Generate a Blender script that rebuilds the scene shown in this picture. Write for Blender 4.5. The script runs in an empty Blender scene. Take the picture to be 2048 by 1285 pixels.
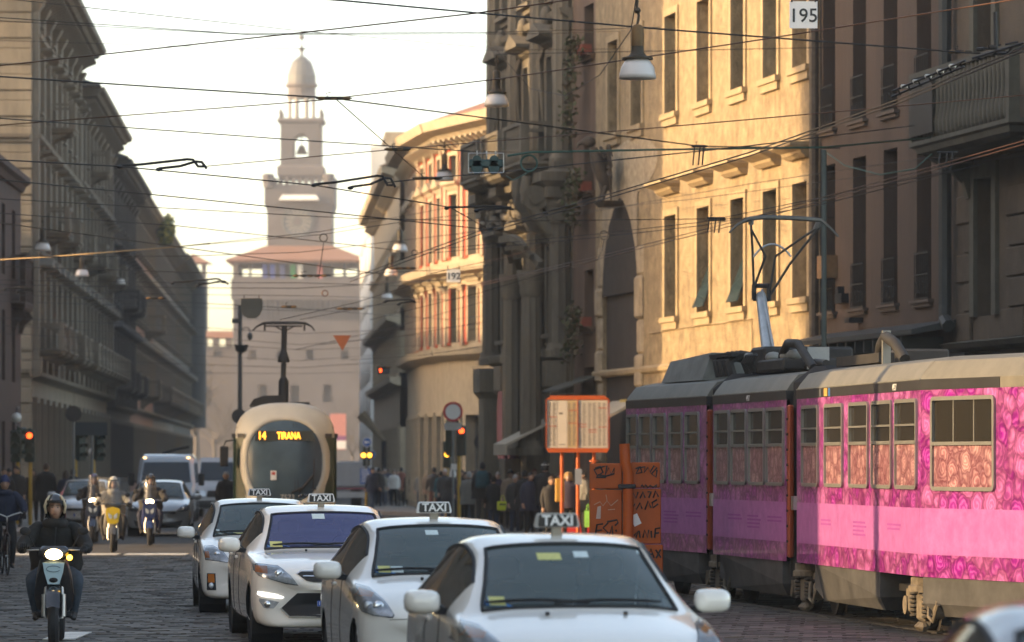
import bpy, bmesh, math, random
from mathutils import Vector, Matrix
from mathutils.bvhtree import BVHTree
R = math.radians
rnd = random.Random(7)
SC = bpy.context.scene
COL = SC.collection

# ------------------------------------------------------------------ camera
cam_d = bpy.data.cameras.new('camera'); cam = bpy.data.objects.new('camera', cam_d); COL.objects.link(cam)
cam.location = (0, 0, 2.0); cam.rotation_euler = (R(90), 0, 0)
cam_d.sensor_width = 36; cam_d.lens = 36 * 8420 / 2048; cam_d.shift_y = 282.5 / 2048
cam_d.clip_start = 0.5; cam_d.clip_end = 6000
cam_d.dof.use_dof = True; cam_d.dof.focus_distance = 50; cam_d.dof.aperture_fstop = 3.2
SC.camera = cam
# ------------------------------------------------------------------ sky, sun, exposure
SUN_AZ = (0.98, 0.199); SUN_EL = 14.0
w = bpy.data.worlds.new('World'); SC.world = w; w.use_nodes = True
nt = w.node_tree; bg = nt.nodes['Background']
sky = nt.nodes.new('ShaderNodeTexSky'); sky.sky_type = 'NISHITA'; sky.sun_disc = False
sky.sun_elevation = R(SUN_EL); sky.sun_rotation = math.atan2(-SUN_AZ[0], -SUN_AZ[1])
sky.air_density = 0.8; sky.dust_density = 2.0; sky.ozone_density = 1.0; sky.altitude = 100
tint = nt.nodes.new('ShaderNodeMixRGB'); tint.blend_type = 'MULTIPLY'; tint.inputs[0].default_value = 1; tint.inputs[2].default_value = (1.18, 1.0, .82, 1)
nt.links.new(sky.outputs[0], tint.inputs[1]); nt.links.new(tint.outputs[0], bg.inputs[0]); bg.inputs[1].default_value = 0.15
sd = bpy.data.lights.new('sun', 'SUN'); sun = bpy.data.objects.new('sun', sd); COL.objects.link(sun)
sd.energy = 2.0; sd.angle = R(0.6); sd.color = (1.0, 0.68, 0.35)
ce, se = math.cos(R(SUN_EL)), math.sin(R(SUN_EL))
sun.rotation_euler = Vector((SUN_AZ[0]*ce, SUN_AZ[1]*ce, -se)).to_track_quat('-Z', 'Y').to_euler()
vs = SC.view_settings; vs.view_transform = 'Standard'; vs.look = 'None'; vs.gamma = 1.0
vs.exposure = 2.1; vs.use_curve_mapping = False
SC.cycles.use_denoising = True; SC.cycles.max_bounces = 8; SC.cycles.volume_bounces = 0
SC.cycles.transparent_max_bounces = 16; SC.cycles.caustics_reflective = False; SC.cycles.caustics_refractive = False
SC.cycles.sample_clamp_indirect = 4.0

# ------------------------------------------------------------------ measuring the photograph
F = 8420.0
def at(u, v, Y): return Vector(((u-1024)/F*Y, Y, 2+(925-v)/F*Y))
def at_z(u, v, z):
    Y = F*(z-2)/(925-v); return Vector(((u-1024)/F*Y, Y, z))

# ------------------------------------------------------------------ materials
MATS = {}
def mat(name, col, rough=.6, metal=0., var=.12, scale=3., bump=0., bscale=25., streak=False, coat=0., spec=.5, emit=None, es=1., alpha=1., trans=0., col2=None, dirt=0.):
    if name in MATS: return MATS[name]
    m = bpy.data.materials.new(name); m.use_nodes = True; N = m.node_tree.nodes; L = m.node_tree.links
    b = N['Principled BSDF']
    b.inputs['Roughness'].default_value = rough; b.inputs['Metallic'].default_value = metal
    b.inputs['Specular IOR Level'].default_value = spec
    b.inputs['Coat Weight'].default_value = coat; b.inputs['Coat Roughness'].default_value = .06
    b.inputs['Base Color'].default_value = (*col, 1)
    if alpha < 1: b.inputs['Alpha'].default_value = alpha
    if trans: b.inputs['Transmission Weight'].default_value = trans
    if emit: b.inputs['Emission Color'].default_value = (*emit, 1); b.inputs['Emission Strength'].default_value = es
    if var or bump:
        tc = N.new('ShaderNodeTexCoord'); mp = N.new('ShaderNodeMapping'); L.new(tc.outputs['Object'], mp.inputs[0])
        if streak: mp.inputs['Scale'].default_value = (1, 1, .12)
    if var:
        nz = N.new('ShaderNodeTexNoise'); nz.inputs['Scale'].default_value = scale; nz.inputs['Detail'].default_value = 6; nz.inputs['Roughness'].default_value = .65
        L.new(mp.outputs[0], nz.inputs[0])
        cr = N.new('ShaderNodeValToRGB'); c2 = col2 or tuple(min(1, c*(1+var)) for c in col)
        cr.color_ramp.elements[0].position = .32; cr.color_ramp.elements[1].position = .7
        cr.color_ramp.elements[0].color = (*[c*(1-var) for c in col], 1); cr.color_ramp.elements[1].color = (*c2, 1)
        L.new(nz.outputs[0], cr.inputs[0]); out = cr.outputs[0]
        if dirt:
            n2 = N.new('ShaderNodeTexNoise'); n2.inputs['Scale'].default_value = scale*.37; n2.inputs['Detail'].default_value = 9; n2.inputs['Roughness'].default_value = .75
            m2 = N.new('ShaderNodeMapping'); m2.inputs['Scale'].default_value = (1, 1, .35); L.new(tc.outputs['Object'], m2.inputs[0]); L.new(m2.outputs[0], n2.inputs[0])
            r2 = N.new('ShaderNodeValToRGB'); r2.color_ramp.elements[0].position = .46; r2.color_ramp.elements[1].position = .68
            r2.color_ramp.elements[0].color = (0, 0, 0, 1); r2.color_ramp.elements[1].color = (dirt, dirt, dirt, 1); L.new(n2.outputs[0], r2.inputs[0])
            mx = N.new('ShaderNodeMixRGB'); mx.inputs[2].default_value = (*[c*.42 for c in col], 1)
            L.new(r2.outputs[0], mx.inputs[0]); L.new(out, mx.inputs[1]); out = mx.outputs[0]
        L.new(out, b.inputs['Base Color'])
    if bump:
        nb = N.new('ShaderNodeTexNoise'); nb.inputs['Scale'].default_value = bscale; nb.inputs['Detail'].default_value = 5
        L.new(tc.outputs['Object'], nb.inputs[0])
        bp = N.new('ShaderNodeBump'); bp.inputs['Strength'].default_value = bump; bp.inputs['Distance'].default_value = .03
        L.new(nb.outputs[0], bp.inputs['Height']); L.new(bp.outputs[0], b.inputs['Normal'])
    MATS[name] = m; return m
def glass(name, tint=(.5, .6, .62), clear=.45, dark=(.02, .03, .035)):
    if name in MATS: return MATS[name]
    m = bpy.data.materials.new(name); m.use_nodes = True; N = m.node_tree.nodes; L = m.node_tree.links
    for n in list(N): N.remove(n)
    o = N.new('ShaderNodeOutputMaterial'); tr = N.new('ShaderNodeBsdfTransparent'); tr.inputs[0].default_value = (*tint, 1)
    df = N.new('ShaderNodeBsdfDiffuse'); df.inputs[0].default_value = (*dark, 1)
    gl = N.new('ShaderNodeBsdfGlossy'); gl.inputs['Roughness'].default_value = .03
    m1 = N.new('ShaderNodeMixShader'); m1.inputs[0].default_value = clear; L.new(df.outputs[0], m1.inputs[1]); L.new(tr.outputs[0], m1.inputs[2])
    fr = N.new('ShaderNodeFresnel'); fr.inputs[0].default_value = 1.5
    m2 = N.new('ShaderNodeMixShader'); L.new(fr.outputs[0], m2.inputs[0]); L.new(m1.outputs[0], m2.inputs[1]); L.new(gl.outputs[0], m2.inputs[2])
    L.new(m2.outputs[0], o.inputs[0]); MATS[name] = m; return m

# ------------------------------------------------------------------ objects
class MB:
    def __init__(s): s.v = []; s.f = []; s.m = []; s.mi = 0
    def add(s, vs, fs, M=None):
        o = len(s.v)
        s.v += [tuple(M @ Vector(p)) for p in vs] if M else [tuple(p) for p in vs]
        s.f += [tuple(i+o for i in f) for f in fs]; s.m += [s.mi]*len(fs); return s
    def box(s, x0, x1, y0, y1, z0, z1, M=None):
        return s.add([(x0,y0,z0),(x1,y0,z0),(x1,y1,z0),(x0,y1,z0),(x0,y0,z1),(x1,y0,z1),(x1,y1,z1),(x0,y1,z1)],
                     [(0,3,2,1),(4,5,6,7),(0,1,5,4),(1,2,6,5),(2,3,7,6),(3,0,4,7)], M)
    def bbox(s, x0, x1, y0, y1, z0, z1, b=.02, M=None):       # box with chamfered vertical+top edges
        b = min(b, (x1-x0)*.49, (y1-y0)*.49, (z1-z0)*.49)
        def ring(i, z): return [(x0+i,y0+b,z),(x0+b,y0+i,z),(x1-b,y0+i,z),(x1-i,y0+b,z),(x1-i,y1-b,z),(x1-b,y1-i,z),(x0+b,y1-i,z),(x0+i,y1-b,z)]
        return s.loft([ring(b, z0), ring(0, z0+b), ring(0, z1-b), ring(b, z1)], True, True, M)
    def loft(s, rings, cap0=True, cap1=True, M=None, closed=True):
        n = len(rings[0]); vs = [p for r in rings for p in r]; fs = []
        for i in range(len(rings)-1):
            for j in range(n if closed else n-1):
                k = (j+1) % n; fs.append((i*n+j, i*n+k, (i+1)*n+k, (i+1)*n+j))
        if cap0: fs.append(tuple(reversed(range(n))))
        if cap1: fs.append(tuple(range((len(rings)-1)*n, len(rings)*n)))
        return s.add(vs, fs, M)
    def tube(s, path, r, n=8, cap=True, M=None):
        path = [Vector(p) for p in path]; k = len(path); rr = r if isinstance(r, (list, tuple)) else [r]*k
        rings = []; up = None
        for i, p in enumerate(path):
            t = (path[min(i+1, k-1)]-path[max(i-1, 0)]).normalized()
            a = t.orthogonal().normalized() if up is None else (up - t*up.dot(t))
            a = a.normalized() if a.length > 1e-6 else t.orthogonal().normalized()
            up = a; b = t.cross(a)
            rings.append([p+(a*math.cos(2*math.pi*j/n)+b*math.sin(2*math.pi*j/n))*rr[i] for j in range(n)])
        return s.loft(rings, cap, cap, M)
    def lathe(s, prof, n=16, M=None, cap0=True, cap1=True):   # prof: (r, z)
        return s.loft([[(r*math.cos(2*math.pi*j/n), r*math.sin(2*math.pi*j/n), z) for j in range(n)] for r, z in prof], cap0, cap1, M)
    def ell(s, c, rx, ry, rz, n=12, k=8):
        return s.loft([[(c[0]+rx*math.sin(math.pi*i/k)*math.cos(2*math.pi*j/n), c[1]+ry*math.sin(math.pi*i/k)*math.sin(2*math.pi*j/n), c[2]-rz*math.cos(math.pi*i/k)) for j in range(n)] for i in ([.15]+list(range(1, k))+[k-.15])], True, True)
    def prism(s, poly, d0, d1, axis='y', M=None):             # poly in (x,z) extruded along y, or (x,y) along z, or (y,z) along x
        def P(a, b, d): return (a, d, b) if axis == 'y' else ((a, b, d) if axis == 'z' else (d, a, b))
        n = len(poly); vs = [P(a, b, d0) for a, b in poly]+[P(a, b, d1) for a, b in poly]
        fs = [tuple(range(n)), tuple(reversed(range(n, 2*n)))]+[(i, i+n, (i+1) % n+n, (i+1) % n) for i in range(n)]
        return s.add(vs, fs, M)
    def mesh(s, name, mats, smooth=False, fix=True):
        me = bpy.data.meshes.new(name); me.from_pydata(s.v, [], s.f)
        for m in (mats if isinstance(mats, (list, tuple)) else [mats]): me.materials.append(m)
        if any(s.m): me.polygons.foreach_set('material_index', s.m)
        if fix:
            bm = bmesh.new(); bm.from_mesh(me); bmesh.ops.recalc_face_normals(bm, faces=bm.faces); bm.to_mesh(me); bm.free()
        if smooth:
            me.polygons.foreach_set('use_smooth', [True]*len(me.polygons))
            if smooth is not True: me.set_sharp_from_angle(angle=R(smooth))
        me.update(); return me
    def build(s, name, mats, parent=None, smooth=False, fix=True):
        return inst(name, s.mesh(name, mats, smooth, fix), parent)
def inst(name, me, parent=None, M=None, loc=None, rz=0):
    o = bpy.data.objects.new(name, me); COL.objects.link(o)
    if parent: o.parent = parent
    if M is not None: o.matrix_basis = M
    elif loc is not None: o.location = loc; o.rotation_euler = (0, 0, rz)
    return o
def tag(o, label=None, cat=None, group=None, kind=None):
    if label: o['label'] = label
    if cat: o['category'] = cat
    if group: o['group'] = group
    if kind: o['kind'] = kind
    return o
def thing(name, label, cat, loc=(0,0,0), rz=0, group=None):
    o = bpy.data.objects.new(name, None); COL.objects.link(o); o.location = loc; o.rotation_euler = (0,0,rz); o.empty_display_size = .2
    return tag(o, label, cat, group)
def kids(o): return [c for c in bpy.data.objects if c.parent == o]
def copy_tree(o, parent=None):
    c = o.copy(); COL.objects.link(c); c.parent = parent
    for ch in kids(o): copy_tree(ch, c)
    return c
def boxo(name, m, parent, x0, x1, y0, y1, z0, z1, b=0):
    q = MB(); q.bbox(x0, x1, y0, y1, z0, z1, b) if b else q.box(x0, x1, y0, y1, z0, z1); return q.build(name, m, parent)
def text_mesh(txt, size, m, depth=.004, bold=0., name='lettering', parent=None, M=None):
    cu = bpy.data.curves.new('t', 'FONT'); cu.body = txt; cu.size = size; cu.extrude = depth/2; cu.align_x = 'CENTER'; cu.align_y = 'CENTER'; cu.offset = bold; cu.resolution_u = 3
    o = bpy.data.objects.new('t', cu); COL.objects.link(o)
    me = bpy.data.meshes.new_from_object(o.evaluated_get(bpy.context.evaluated_depsgraph_get())); bpy.data.objects.remove(o); bpy.data.curves.remove(cu)
    me.materials.clear(); me.materials.append(m); me.name = name
    return inst(name, me, parent, M)
FRONT = Matrix.Rotation(R(90), 4, 'X')          # text lying in xy -> standing, readable from -y
def TM(x, y, z, M=FRONT): return Matrix.Translation((x, y, z)) @ M
BLACK = mat('black_rubber', (.012, .012, .013), .7, var=.2)
DARKM = mat('dark_metal', (.03, .03, .032), .45, .6, var=.2)
STEEL = mat('steel', (.45, .44, .42), .35, .9, var=.15)
CHROME = mat('chrome', (.75, .75, .75), .12, 1., var=0)
WHITEP = mat('white_paint', (.78, .78, .76), .35, var=.04, coat=.3)
# ------------------------------------------------------------------ ground, pavements, rails
def road_mat():
    m = mat('road_stone', (.045, .040, .034), .8, var=.35, scale=.9, bump=.35, bscale=9, dirt=.5); return m
ROAD = road_mat()
g = MB(); g.add([(-2500,-200,0),(2500,-200,0),(2500,4000,0),(-2500,4000,0)], [(0,1,2,3)]); ground = tag(g.build('road', ROAD), kind='structure')
slab_mats = [mat('granite_slab_%d' % i, c, r, var=.3, scale=2.5, bump=.25, bscale=30) for i, (c, r) in enumerate([((.052,.045,.037),.7),((.066,.056,.045),.62),((.040,.035,.029),.75),((.085,.070,.055),.6)])]
slab_me = []
for i in range(8):
    q = MB(); dz = [rnd.uniform(-.005, .005) for _ in range(4)]; a, b, h = .24, .115, .03
    a += rnd.uniform(-.006, .006)
    top = [(-a+.02,-b+.015,h+dz[0]),(a-.02,-b+.015,h+dz[1]),(a-.02,b-.015,h+dz[2]),(-a+.02,b-.015,h+dz[3])]
    bot = [(-a,-b,.001),(a,-b,.001),(a,b,.001),(-a,b,.001)]; mid = [(x*1.02, y*1.02, z-.012) for (x, y, z) in top]
    q.loft([bot, mid, top], False, True); slab_me.append((q, q.mesh('paving_slab', slab_mats[i % 4])))
spots = []
row = 0; yy = 43.0
while yy < 92:
    xx = -13 + (row*.37 % 1)*.49
    while xx < 6.5:
        u = 1024+F*xx/yy
        if -40 < u < 2090 and not (abs(xx+5.4+.19*(98-yy)*0) < 0): spots.append((xx, yy))
        xx += .495
    row += 1; yy += .242
rest = MB()
cnt = 0
for (x, y) in spots:
    q, me = slab_me[rnd.randrange(8)]
    u = 1024+F*x/y; v = 925+F*2/y
    vis = v > 1100 and (u < 480 or (1330 < u < 1850 and y < 58))
    if vis and cnt < 290 and y < 66:
        inst('paving_slab', me, ground, loc=(x, y, rnd.uniform(-.006, .004)), rz=R(rnd.uniform(-1, 1))); cnt += 1
    elif v > 1075:
        rest.mi = rnd.randrange(4); rest.add(q.v, q.f, Matrix.Translation((x, y, rnd.uniform(-.006, .004))))
ro = rest.build('paving_slabs', slab_mats, ground, fix=False); ro['kind'] = 'stuff'
# front line of the houses on the right runs X = 24.21 - .194 Y, on the left X = -11.2 - .048 Y
def RX(Y): return 24.21-.194*Y
def LX(Y): return -11.2-.048*Y
PAVE = mat('pavement_stone', (.13, .12, .105), .6, var=.25, scale=1.2, bump=.2, bscale=14)
KERB = mat('kerb_granite', (.22, .20, .18), .6, var=.2, scale=2)
def pavement(name, pts_out, pts_in, h=.13, kind='structure'):
    n = len(pts_out); root = thing(name, None, None); root['kind'] = kind
    q = MB(); vs = [(x, y, h) for x, y in pts_in]+[(x, y, h) for x, y in pts_out]
    q.add(vs, [(i, i+1, n+i+1, n+i) for i in range(n-1)]); q.build('paving', PAVE, root)
    for i in range(n-1):
        p, r_ = Vector((*pts_out[i], 0)), Vector((*pts_out[i+1], 0)); d = (r_-p); L_ = d.length; d.normalize(); inn = Vector((*pts_in[i], 0))-p; inn.z = 0; inn = (inn-d*inn.dot(d)).normalized()
        k = max(1, int(L_/2.0)); st = L_/k
        for j in range(k):
            a = p+d*(j*st+.008); b = p+d*((j+1)*st-.008); z = h+.012+rnd.uniform(-.004, .004)
            q = MB(); q.loft([[a+Vector((0,0,-.05)), b+Vector((0,0,-.05)), b+inn*.3+Vector((0,0,-.05)), a+inn*.3+Vector((0,0,-.05))],
                              [a+Vector((0,0,z-.02)), b+Vector((0,0,z-.02)), b+inn*.3+Vector((0,0,z-.02)), a+inn*.3+Vector((0,0,z-.02))],
                              [a+inn*.02+Vector((0,0,z)), b+inn*.02+Vector((0,0,z)), b+inn*.3+Vector((0,0,z)), a+inn*.3+Vector((0,0,z))]]); q.build('kerb_stone', KERB, root)
    return root
pavement('right_pavement', [(RX(Y)-3.2, Y) for Y in (72, 90, 108, 122)]+[(RX(126)-2.2, 129)], [(RX(Y)+.1, Y) for Y in (72, 90, 108, 122)]+[(RX(126)+1.5, 129)])
pavement('left_pavement', [(LX(Y)+3.3, Y) for Y in (108, 140, 170, 240, 320)], [(LX(Y)-.2, Y) for Y in (108, 140, 170, 240, 320)])
pavement('traffic_island', [(-6.0, 176), (-5.2, 160), (-3.4, 154), (-1.2, 152)], [(-2.5, 178), (-1.6, 170), (-.5, 165), (1.5, 164)], .16)
PNT = mat('road_paint', (.72, .70, .64), .6, var=.25, scale=5, dirt=.5)
for i, (u0, u1, lab) in enumerate(((-60, 238, 'long white stop line painted across the left lane'), (252, 374, 'short white stop line beside the furthest taxi'))):
    Yp = 89.9; a, b = (u0-1024)/F*Yp, (u1-1024)/F*Yp; q = MB(); q.box(a, b, Yp-.55, Yp+.55, .03, .044); tag(q.build('stop_line', PNT), lab, 'road marking')
q = MB(); q.box(-5.2, -4.85, 46.6, 48.6, .03, .042); tag(q.build('lane_dash', PNT), 'short worn lane dash below the front scooter', 'road marking')
RAILM = mat('worn_rail', (.16, .15, .135), .5, .7, var=.3)
# tram rails
def rails(name, label, pts):
    r_ = thing(name, label, 'rail')
    P_ = [Vector((x, y, 0)) for x, y in pts]
    for off in (-.72, .72):
        q = MB(); rings = []
        for i, p in enumerate(P_):
            t = (P_[min(i+1, len(P_)-1)]-P_[max(0, i-1)]).normalized(); nrm = Vector((t.y, -t.x, 0))
            c = p+nrm*off
            rings.append([c-nrm*.05+Vector((0,0,.0)), c+nrm*.05, c+nrm*.05+Vector((0,0,.046)), c-nrm*.05+Vector((0,0,.046))])
        q.loft(rings); q.build('rail', RAILM, r_)
rails('tram_track', 'pair of steel rails under the cream tram in the middle of the street', [(-5.62+(0 if y > 96 else ((96-y)/40)**1.6*3.6), y) for y in range(40, 200, 4)])
rails('tram_track', 'pair of steel rails under the pink rose tram on the right', [(4.64-.175*(y-47.8)+1.15, y) for y in range(38, 110, 4)])

# ------------------------------------------------------------------ houses
GLASSW = mat('window_glass_dark', (.016, .022, .026), .06, var=.3, scale=.4, spec=.6)
GLASST = mat('window_glass_teal', (.022, .042, .05), .05, var=.3, scale=.4, spec=.6)
FRAMEB = mat('window_frame_brown', (.10, .07, .045), .5)
FRAMEG = mat('window_frame_grey', (.16, .15, .13), .5)
def frame_box(q, w, h, t, y0, y1):
    q.box(-w/2, -w/2+t, y0, y1, 0, h); q.box(w/2-t, w/2, y0, y1, 0, h); q.box(-w/2+t, w/2-t, y0, y1, h-t, h); q.box(-w/2+t, w/2-t, y0, y1, 0, t)
WCACHE = {}
def window_meshes(w_, h, arch, fm, gm):
    k = (round(w_, 2), round(h, 2), arch, fm.name, gm.name)
    if k not in WCACHE:
        q = MB(); frame_box(q, w_, h, .07, 0, .08); q.box(-.035, .035, .0, .07, .07, h-.07); q.box(-w_/2+.07, -.035, .01, .06, h*.68, h*.68+.05); q.box(.035, w_/2-.07, .01, .06, h*.68, h*.68+.05)
        p = MB(); p.box(-w_/2+.03, w_/2-.03, .085, .1, .03, h-.03)
        WCACHE[k] = (q.mesh('window', fm), p.mesh('pane', gm))
    return WCACHE[k]
def add_window(root, s, z, w_, h, y, fm=FRAMEG, gm=GLASSW):
    a, b = window_meshes(w_, h, False, fm, gm)
    o = inst('window', a, root, loc=(s, y, z)); inst('pane', b, o); return o
def facade(root, L, H, ops, m, z0=0, reveal=.3, name='wall', s0=0, y=0):
    xs = sorted({s0, s0+L} | {o[0] for o in ops} | {o[1] for o in ops}); zs = sorted({z0, z0+H} | {o[2] for o in ops} | {o[3] for o in ops})
    q = MB()
    for i in range(len(xs)-1):
        for j in range(len(zs)-1):
            cx, cz = (xs[i]+xs[i+1])/2, (zs[j]+zs[j+1])/2
            if any(o[0] < cx < o[1] and o[2] < cz < o[3] for o in ops): continue
            q.add([(xs[i], y, zs[j]), (xs[i+1], y, zs[j]), (xs[i+1], y, zs[j+1]), (xs[i], y, zs[j+1])], [(0,1,2,3)])
    for a, b, c, d in ops:
        r_ = y+reveal
        q.add([(a,y,c),(b,y,c),(b,y,d),(a,y,d),(a,r_,c),(b,r_,c),(b,r_,d),(a,r_,d)], [(0,4,5,1),(1,5,6,2),(2,6,7,3),(3,7,4,0)])
    return q.build(name, m, root, fix=False)
def surround_mesh(w_, h, t, d, m, key={}):
    k = (round(w_, 2), round(h, 2), t, d, m.name)
    if k not in key:
        q = MB(); q.box(-w_/2-t, -w_/2, -d, .02, -.0, h+t); q.box(w_/2, w_/2+t, -d, .02, 0, h+t); q.box(-w_/2, w_/2, -d, .02, h, h+t); key[k] = q.mesh('window_surround', m)
    return key[k]
def sill_mesh(w_, m, d=.2, h=.14, key={}):
    k = (round(w_, 2), d, h, m.name)
    if k not in key:
        q = MB(); q.box(-w_/2-.22, w_/2+.22, -d, .02, -h*.6, 0); q.box(-w_/2-.16, w_/2+.16, -d*.6, .02, -h*1.4, -h*.6); key[k] = q.mesh('sill', m)
    return key[k]
def hood_mesh(w_, m, d=.4, tri=False, key={}):
    k = (round(w_, 2), d, tri, m.name)
    if k not in key:
        q = MB(); h = w_/2+.3
        q.loft([[(-h+.12*(1-f), -d*f, z), (h-.12*(1-f), -d*f, z), (h-.12*(1-f), .02, z), (-h+.12*(1-f), .02, z)] for f, z in ((.25, 0), (.45, .08), (.5, .14), (.9, .22), (1, .24), (1, .32))])
        if tri: q.prism([(-h, .32), (h, .32), (0, .32+.26*w_)], -d, .02)
        key[k] = q.mesh('window_hood', m)
    return key[k]
def cornice(root, L, z, m, steps=((.1,0),(.14,.12),(.3,.18),(.34,.34),(.5,.40),(.9,.46),(.95,.62)), name='cornice', s0=0, y=0):
    q = MB(); q.loft([[(s0, y-d, z+h), (s0+L, y-d, z+h), (s0+L, y+.05, z+h), (s0, y+.05, z+h)] for d, h in steps]); return q.build(name, m, root)
def dentils(root, L, z, m, pitch=.7, w_=.22, d=.55, h=.35, s0=0, y=0, name='bracket'):
    q = MB(); q.loft([[(-w_/2, -d*f, zz), (w_/2, -d*f, zz), (w_/2, .02, zz), (-w_/2, .02, zz)] for f, zz in ((.35, 0), (.6, h*.4), (1, h*.75), (1, h))]); me = q.mesh(name, m)
    n = int(L/pitch)
    for i in range(n): inst(name, me, root, loc=(s0+(i+.5)*L/n, y, z))
def balcony(root, s, z, w_, m, d=.9, h=1.0, rail=None, iron=False):
    b = MB(); b.loft([[(s-w_/2*f, -d*f, z+zz), (s+w_/2*f, -d*f, z+zz), (s+w_/2*f, .02, z+zz), (s-w_/2*f, .02, z+zz)] for f, zz in ((.8, -.3), (.92, -.22), (.95, -.12), (1, -.08), (1, 0))])
    o = b.build('balcony', m, root)
    q = MB()
    for k in (-1, 1):
        sx = s+k*(w_/2-.35); q.loft([[(sx-.11, -dd, z+zz), (sx+.11, -dd, z+zz), (sx+.11, .02, z+zz), (sx-.11, .02, z+zz)] for dd, zz in ((.12, -1.05), (.2, -.75), (.5, -.5), (.75*d, -.3))])
        q.box(s+k*(w_/2-.09)-.09, s+k*(w_/2-.09)+.09, -d+.0, -d+.2, z+.0, z+h-.1)
    q.box(s-w_/2, s+w_/2, -d, -d+.2, z+h-.1, z+h); q.box(s-w_/2, s-w_/2+.16, -d+.2, .0, z+h-.1, z+h); q.box(s+w_/2-.16, s+w_/2, -d+.2, .0, z+h-.1, z+h)
    q.build('balustrade_rail', rail or m, o)
    p = MB(); n = max(3, int(w_/(.12 if iron else .26)))
    prof = [(.012, 0), (.012, h-.1)] if iron else [(.05, .0), (.075, .1), (.09, .3), (.05, .55), (.045, .75), (.07, h-.1)]
    me = MB().lathe(prof, 6).mesh('baluster', rail or m, True)
    for i in range(n): inst('baluster', me, o, loc=(s-w_/2+.25+(w_-.5)*(i+.5)/n, -d+.1, z))
    return o
def roof_shape(root, L, depth, z, rise, m, over=.7, hip=2.0, name='roof'):
    q = MB(); q.loft([[(-over*.3, -over, z), (L+over*.3, -over, z), (L+over*.3, depth, z), (-over*.3, depth, z)], [(-over*.3, -over, z+.1), (L+over*.3, -over, z+.1), (L+over*.3, depth, z+.1), (-over*.3, depth, z+.1)],
                      [(hip, depth*.5-.2, z+rise), (L-hip, depth*.5-.2, z+rise), (L-hip, depth*.5+.2, z+rise), (hip, depth*.5+.2, z+rise)]]); return q.build(name, m, root)
TILE = mat('roof_tile', (.24, .12, .075), .8, var=.35, scale=6, bump=.4, bscale=20)
LEADR = mat('roof_slate', (.06, .065, .07), .7, var=.3, scale=4)
def stone(i, c, **k): return mat('stone_%s' % i, c, .8, var=k.pop('var', .2), scale=k.pop('scale', 1.3), bump=k.pop('bump', .3), bscale=22, streak=True, dirt=k.pop('dirt', .6), **k)

def palazzo(name, label, x, y, ang, L, floors, bay, wall, trim, depth=16, base_h=0, gm=GLASSW, roof=LEADR, rise=3, balc=(), pil=False, details=True, eave=1.0, skip=0., tri=True):
    root = thing(name, label, 'building', (x, y, 0), ang)
    n = max(1, int(round(L/bay))); bw = L/n; z = 0; ops = []; wins = []
    for fi, (fh, ww, wh, sill) in enumerate(floors):
        for i in range(n):
            c = (i+.5)*bw; ops.append((c-ww/2, c+ww/2, z+sill, z+sill+wh)); wins.append((fi, c, z+sill, ww, wh))
        z += fh
    H = z
    facade(root, L, H, ops, wall)
    q = MB(); q.box(0, L, .6, depth, 0, H-.05); q.add([(0,0,0),(0,.6,0),(0,.6,H),(0,0,H)], [(0,1,2,3)]); q.add([(L,0,0),(L,.6,0),(L,.6,H),(L,0,H)], [(0,1,2,3)]); q.build('block', wall, root)
    for fi, c, zz, ww, wh in wins:
        add_window(root, c, zz, ww, wh, .26, FRAMEG, gm)
        if details:
            inst('window_surround', surround_mesh(ww, wh, .22, .26, trim), root, loc=(c, 0, zz))
            if fi: inst('sill', sill_mesh(ww, trim, .45), root, loc=(c, 0, zz))
            if 0 < fi < len(floors)-1: inst('window_hood', hood_mesh(ww, trim, .85, tri and fi == 1), root, loc=(c, 0, zz+wh+.22))
        if (fi, int(c/bw)) in balc or (fi, -1) in balc: balcony(root, c, zz-.02, ww+1.3, trim, 1.35)
    z = 0
    for fi, f in enumerate(floors[:-1]):
        z += f[0]; cornice(root, L, z-.3, trim, ((.05,0),(.15,.06),(.45,.16),(.5,.3)), 'string_course')
    if pil:
        for i in range(n+1):
            c = min(max(i*bw, .35), L-.35)
            q = MB(); z1 = floors[0][0]; q.box(c-.3, c+.3, -.38, .02, z1, H-.9); q.box(c-.38, c+.38, -.48, .02, z1, z1+.6); q.loft([[(c-a, -b, zz), (c+a, -b, zz), (c+a, .02, zz), (c-a, .02, zz)] for a, b, zz in ((.3, .385, H-1.0), (.44, .55, H-.7), (.48, .62, H-.55))]); q.build('pilaster', trim, root)
    if details: dentils(root, L, H-.5, trim, .9, .26, .8*eave, .5)
    cornice(root, L, H, trim, tuple((d*eave, h) for d, h in ((.2,0),(.3,.1),(.85,.16),(.95,.3),(1.1,.36),(1.15,.55))))
    roof_shape(root, L, depth, H+.56, rise, roof, 1.0*eave)
    return root, H
# ------------------------------------------------------------------ the row of houses on the right
RA = math.atan2(-.9817, .1904)
def Yu(u): return 24.21/((u-1024)/F+.194)
def zr(u, v): return 2+(925-v)*Yu(u)/F
def right_house(name, label, Yfar): return thing(name, label, 'building', (RX(Yfar), Yfar, 0), RA)
def sR(u, Yfar): return (Yfar-Yu(u))/.9817
def under(root, M, fn):
    old = set(bpy.data.objects); fn()
    for o in set(bpy.data.objects)-old:
        if o.parent == root: o.matrix_basis = M @ o.matrix_basis
PL2 = mat('ochre_plaster', (.29, .22, .127), .9, var=.34, scale=3.4, bump=.9, bscale=16, dirt=.75, col2=(.40, .31, .185))
TR2 = mat('ochre_trim', (.34, .265, .16), .85, var=.2, scale=2.2, bump=.3, dirt=.4)
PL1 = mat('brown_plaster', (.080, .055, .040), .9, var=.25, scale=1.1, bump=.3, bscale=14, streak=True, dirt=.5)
TR1 = mat('brown_trim', (.10, .076, .058), .85, var=.2)
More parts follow.
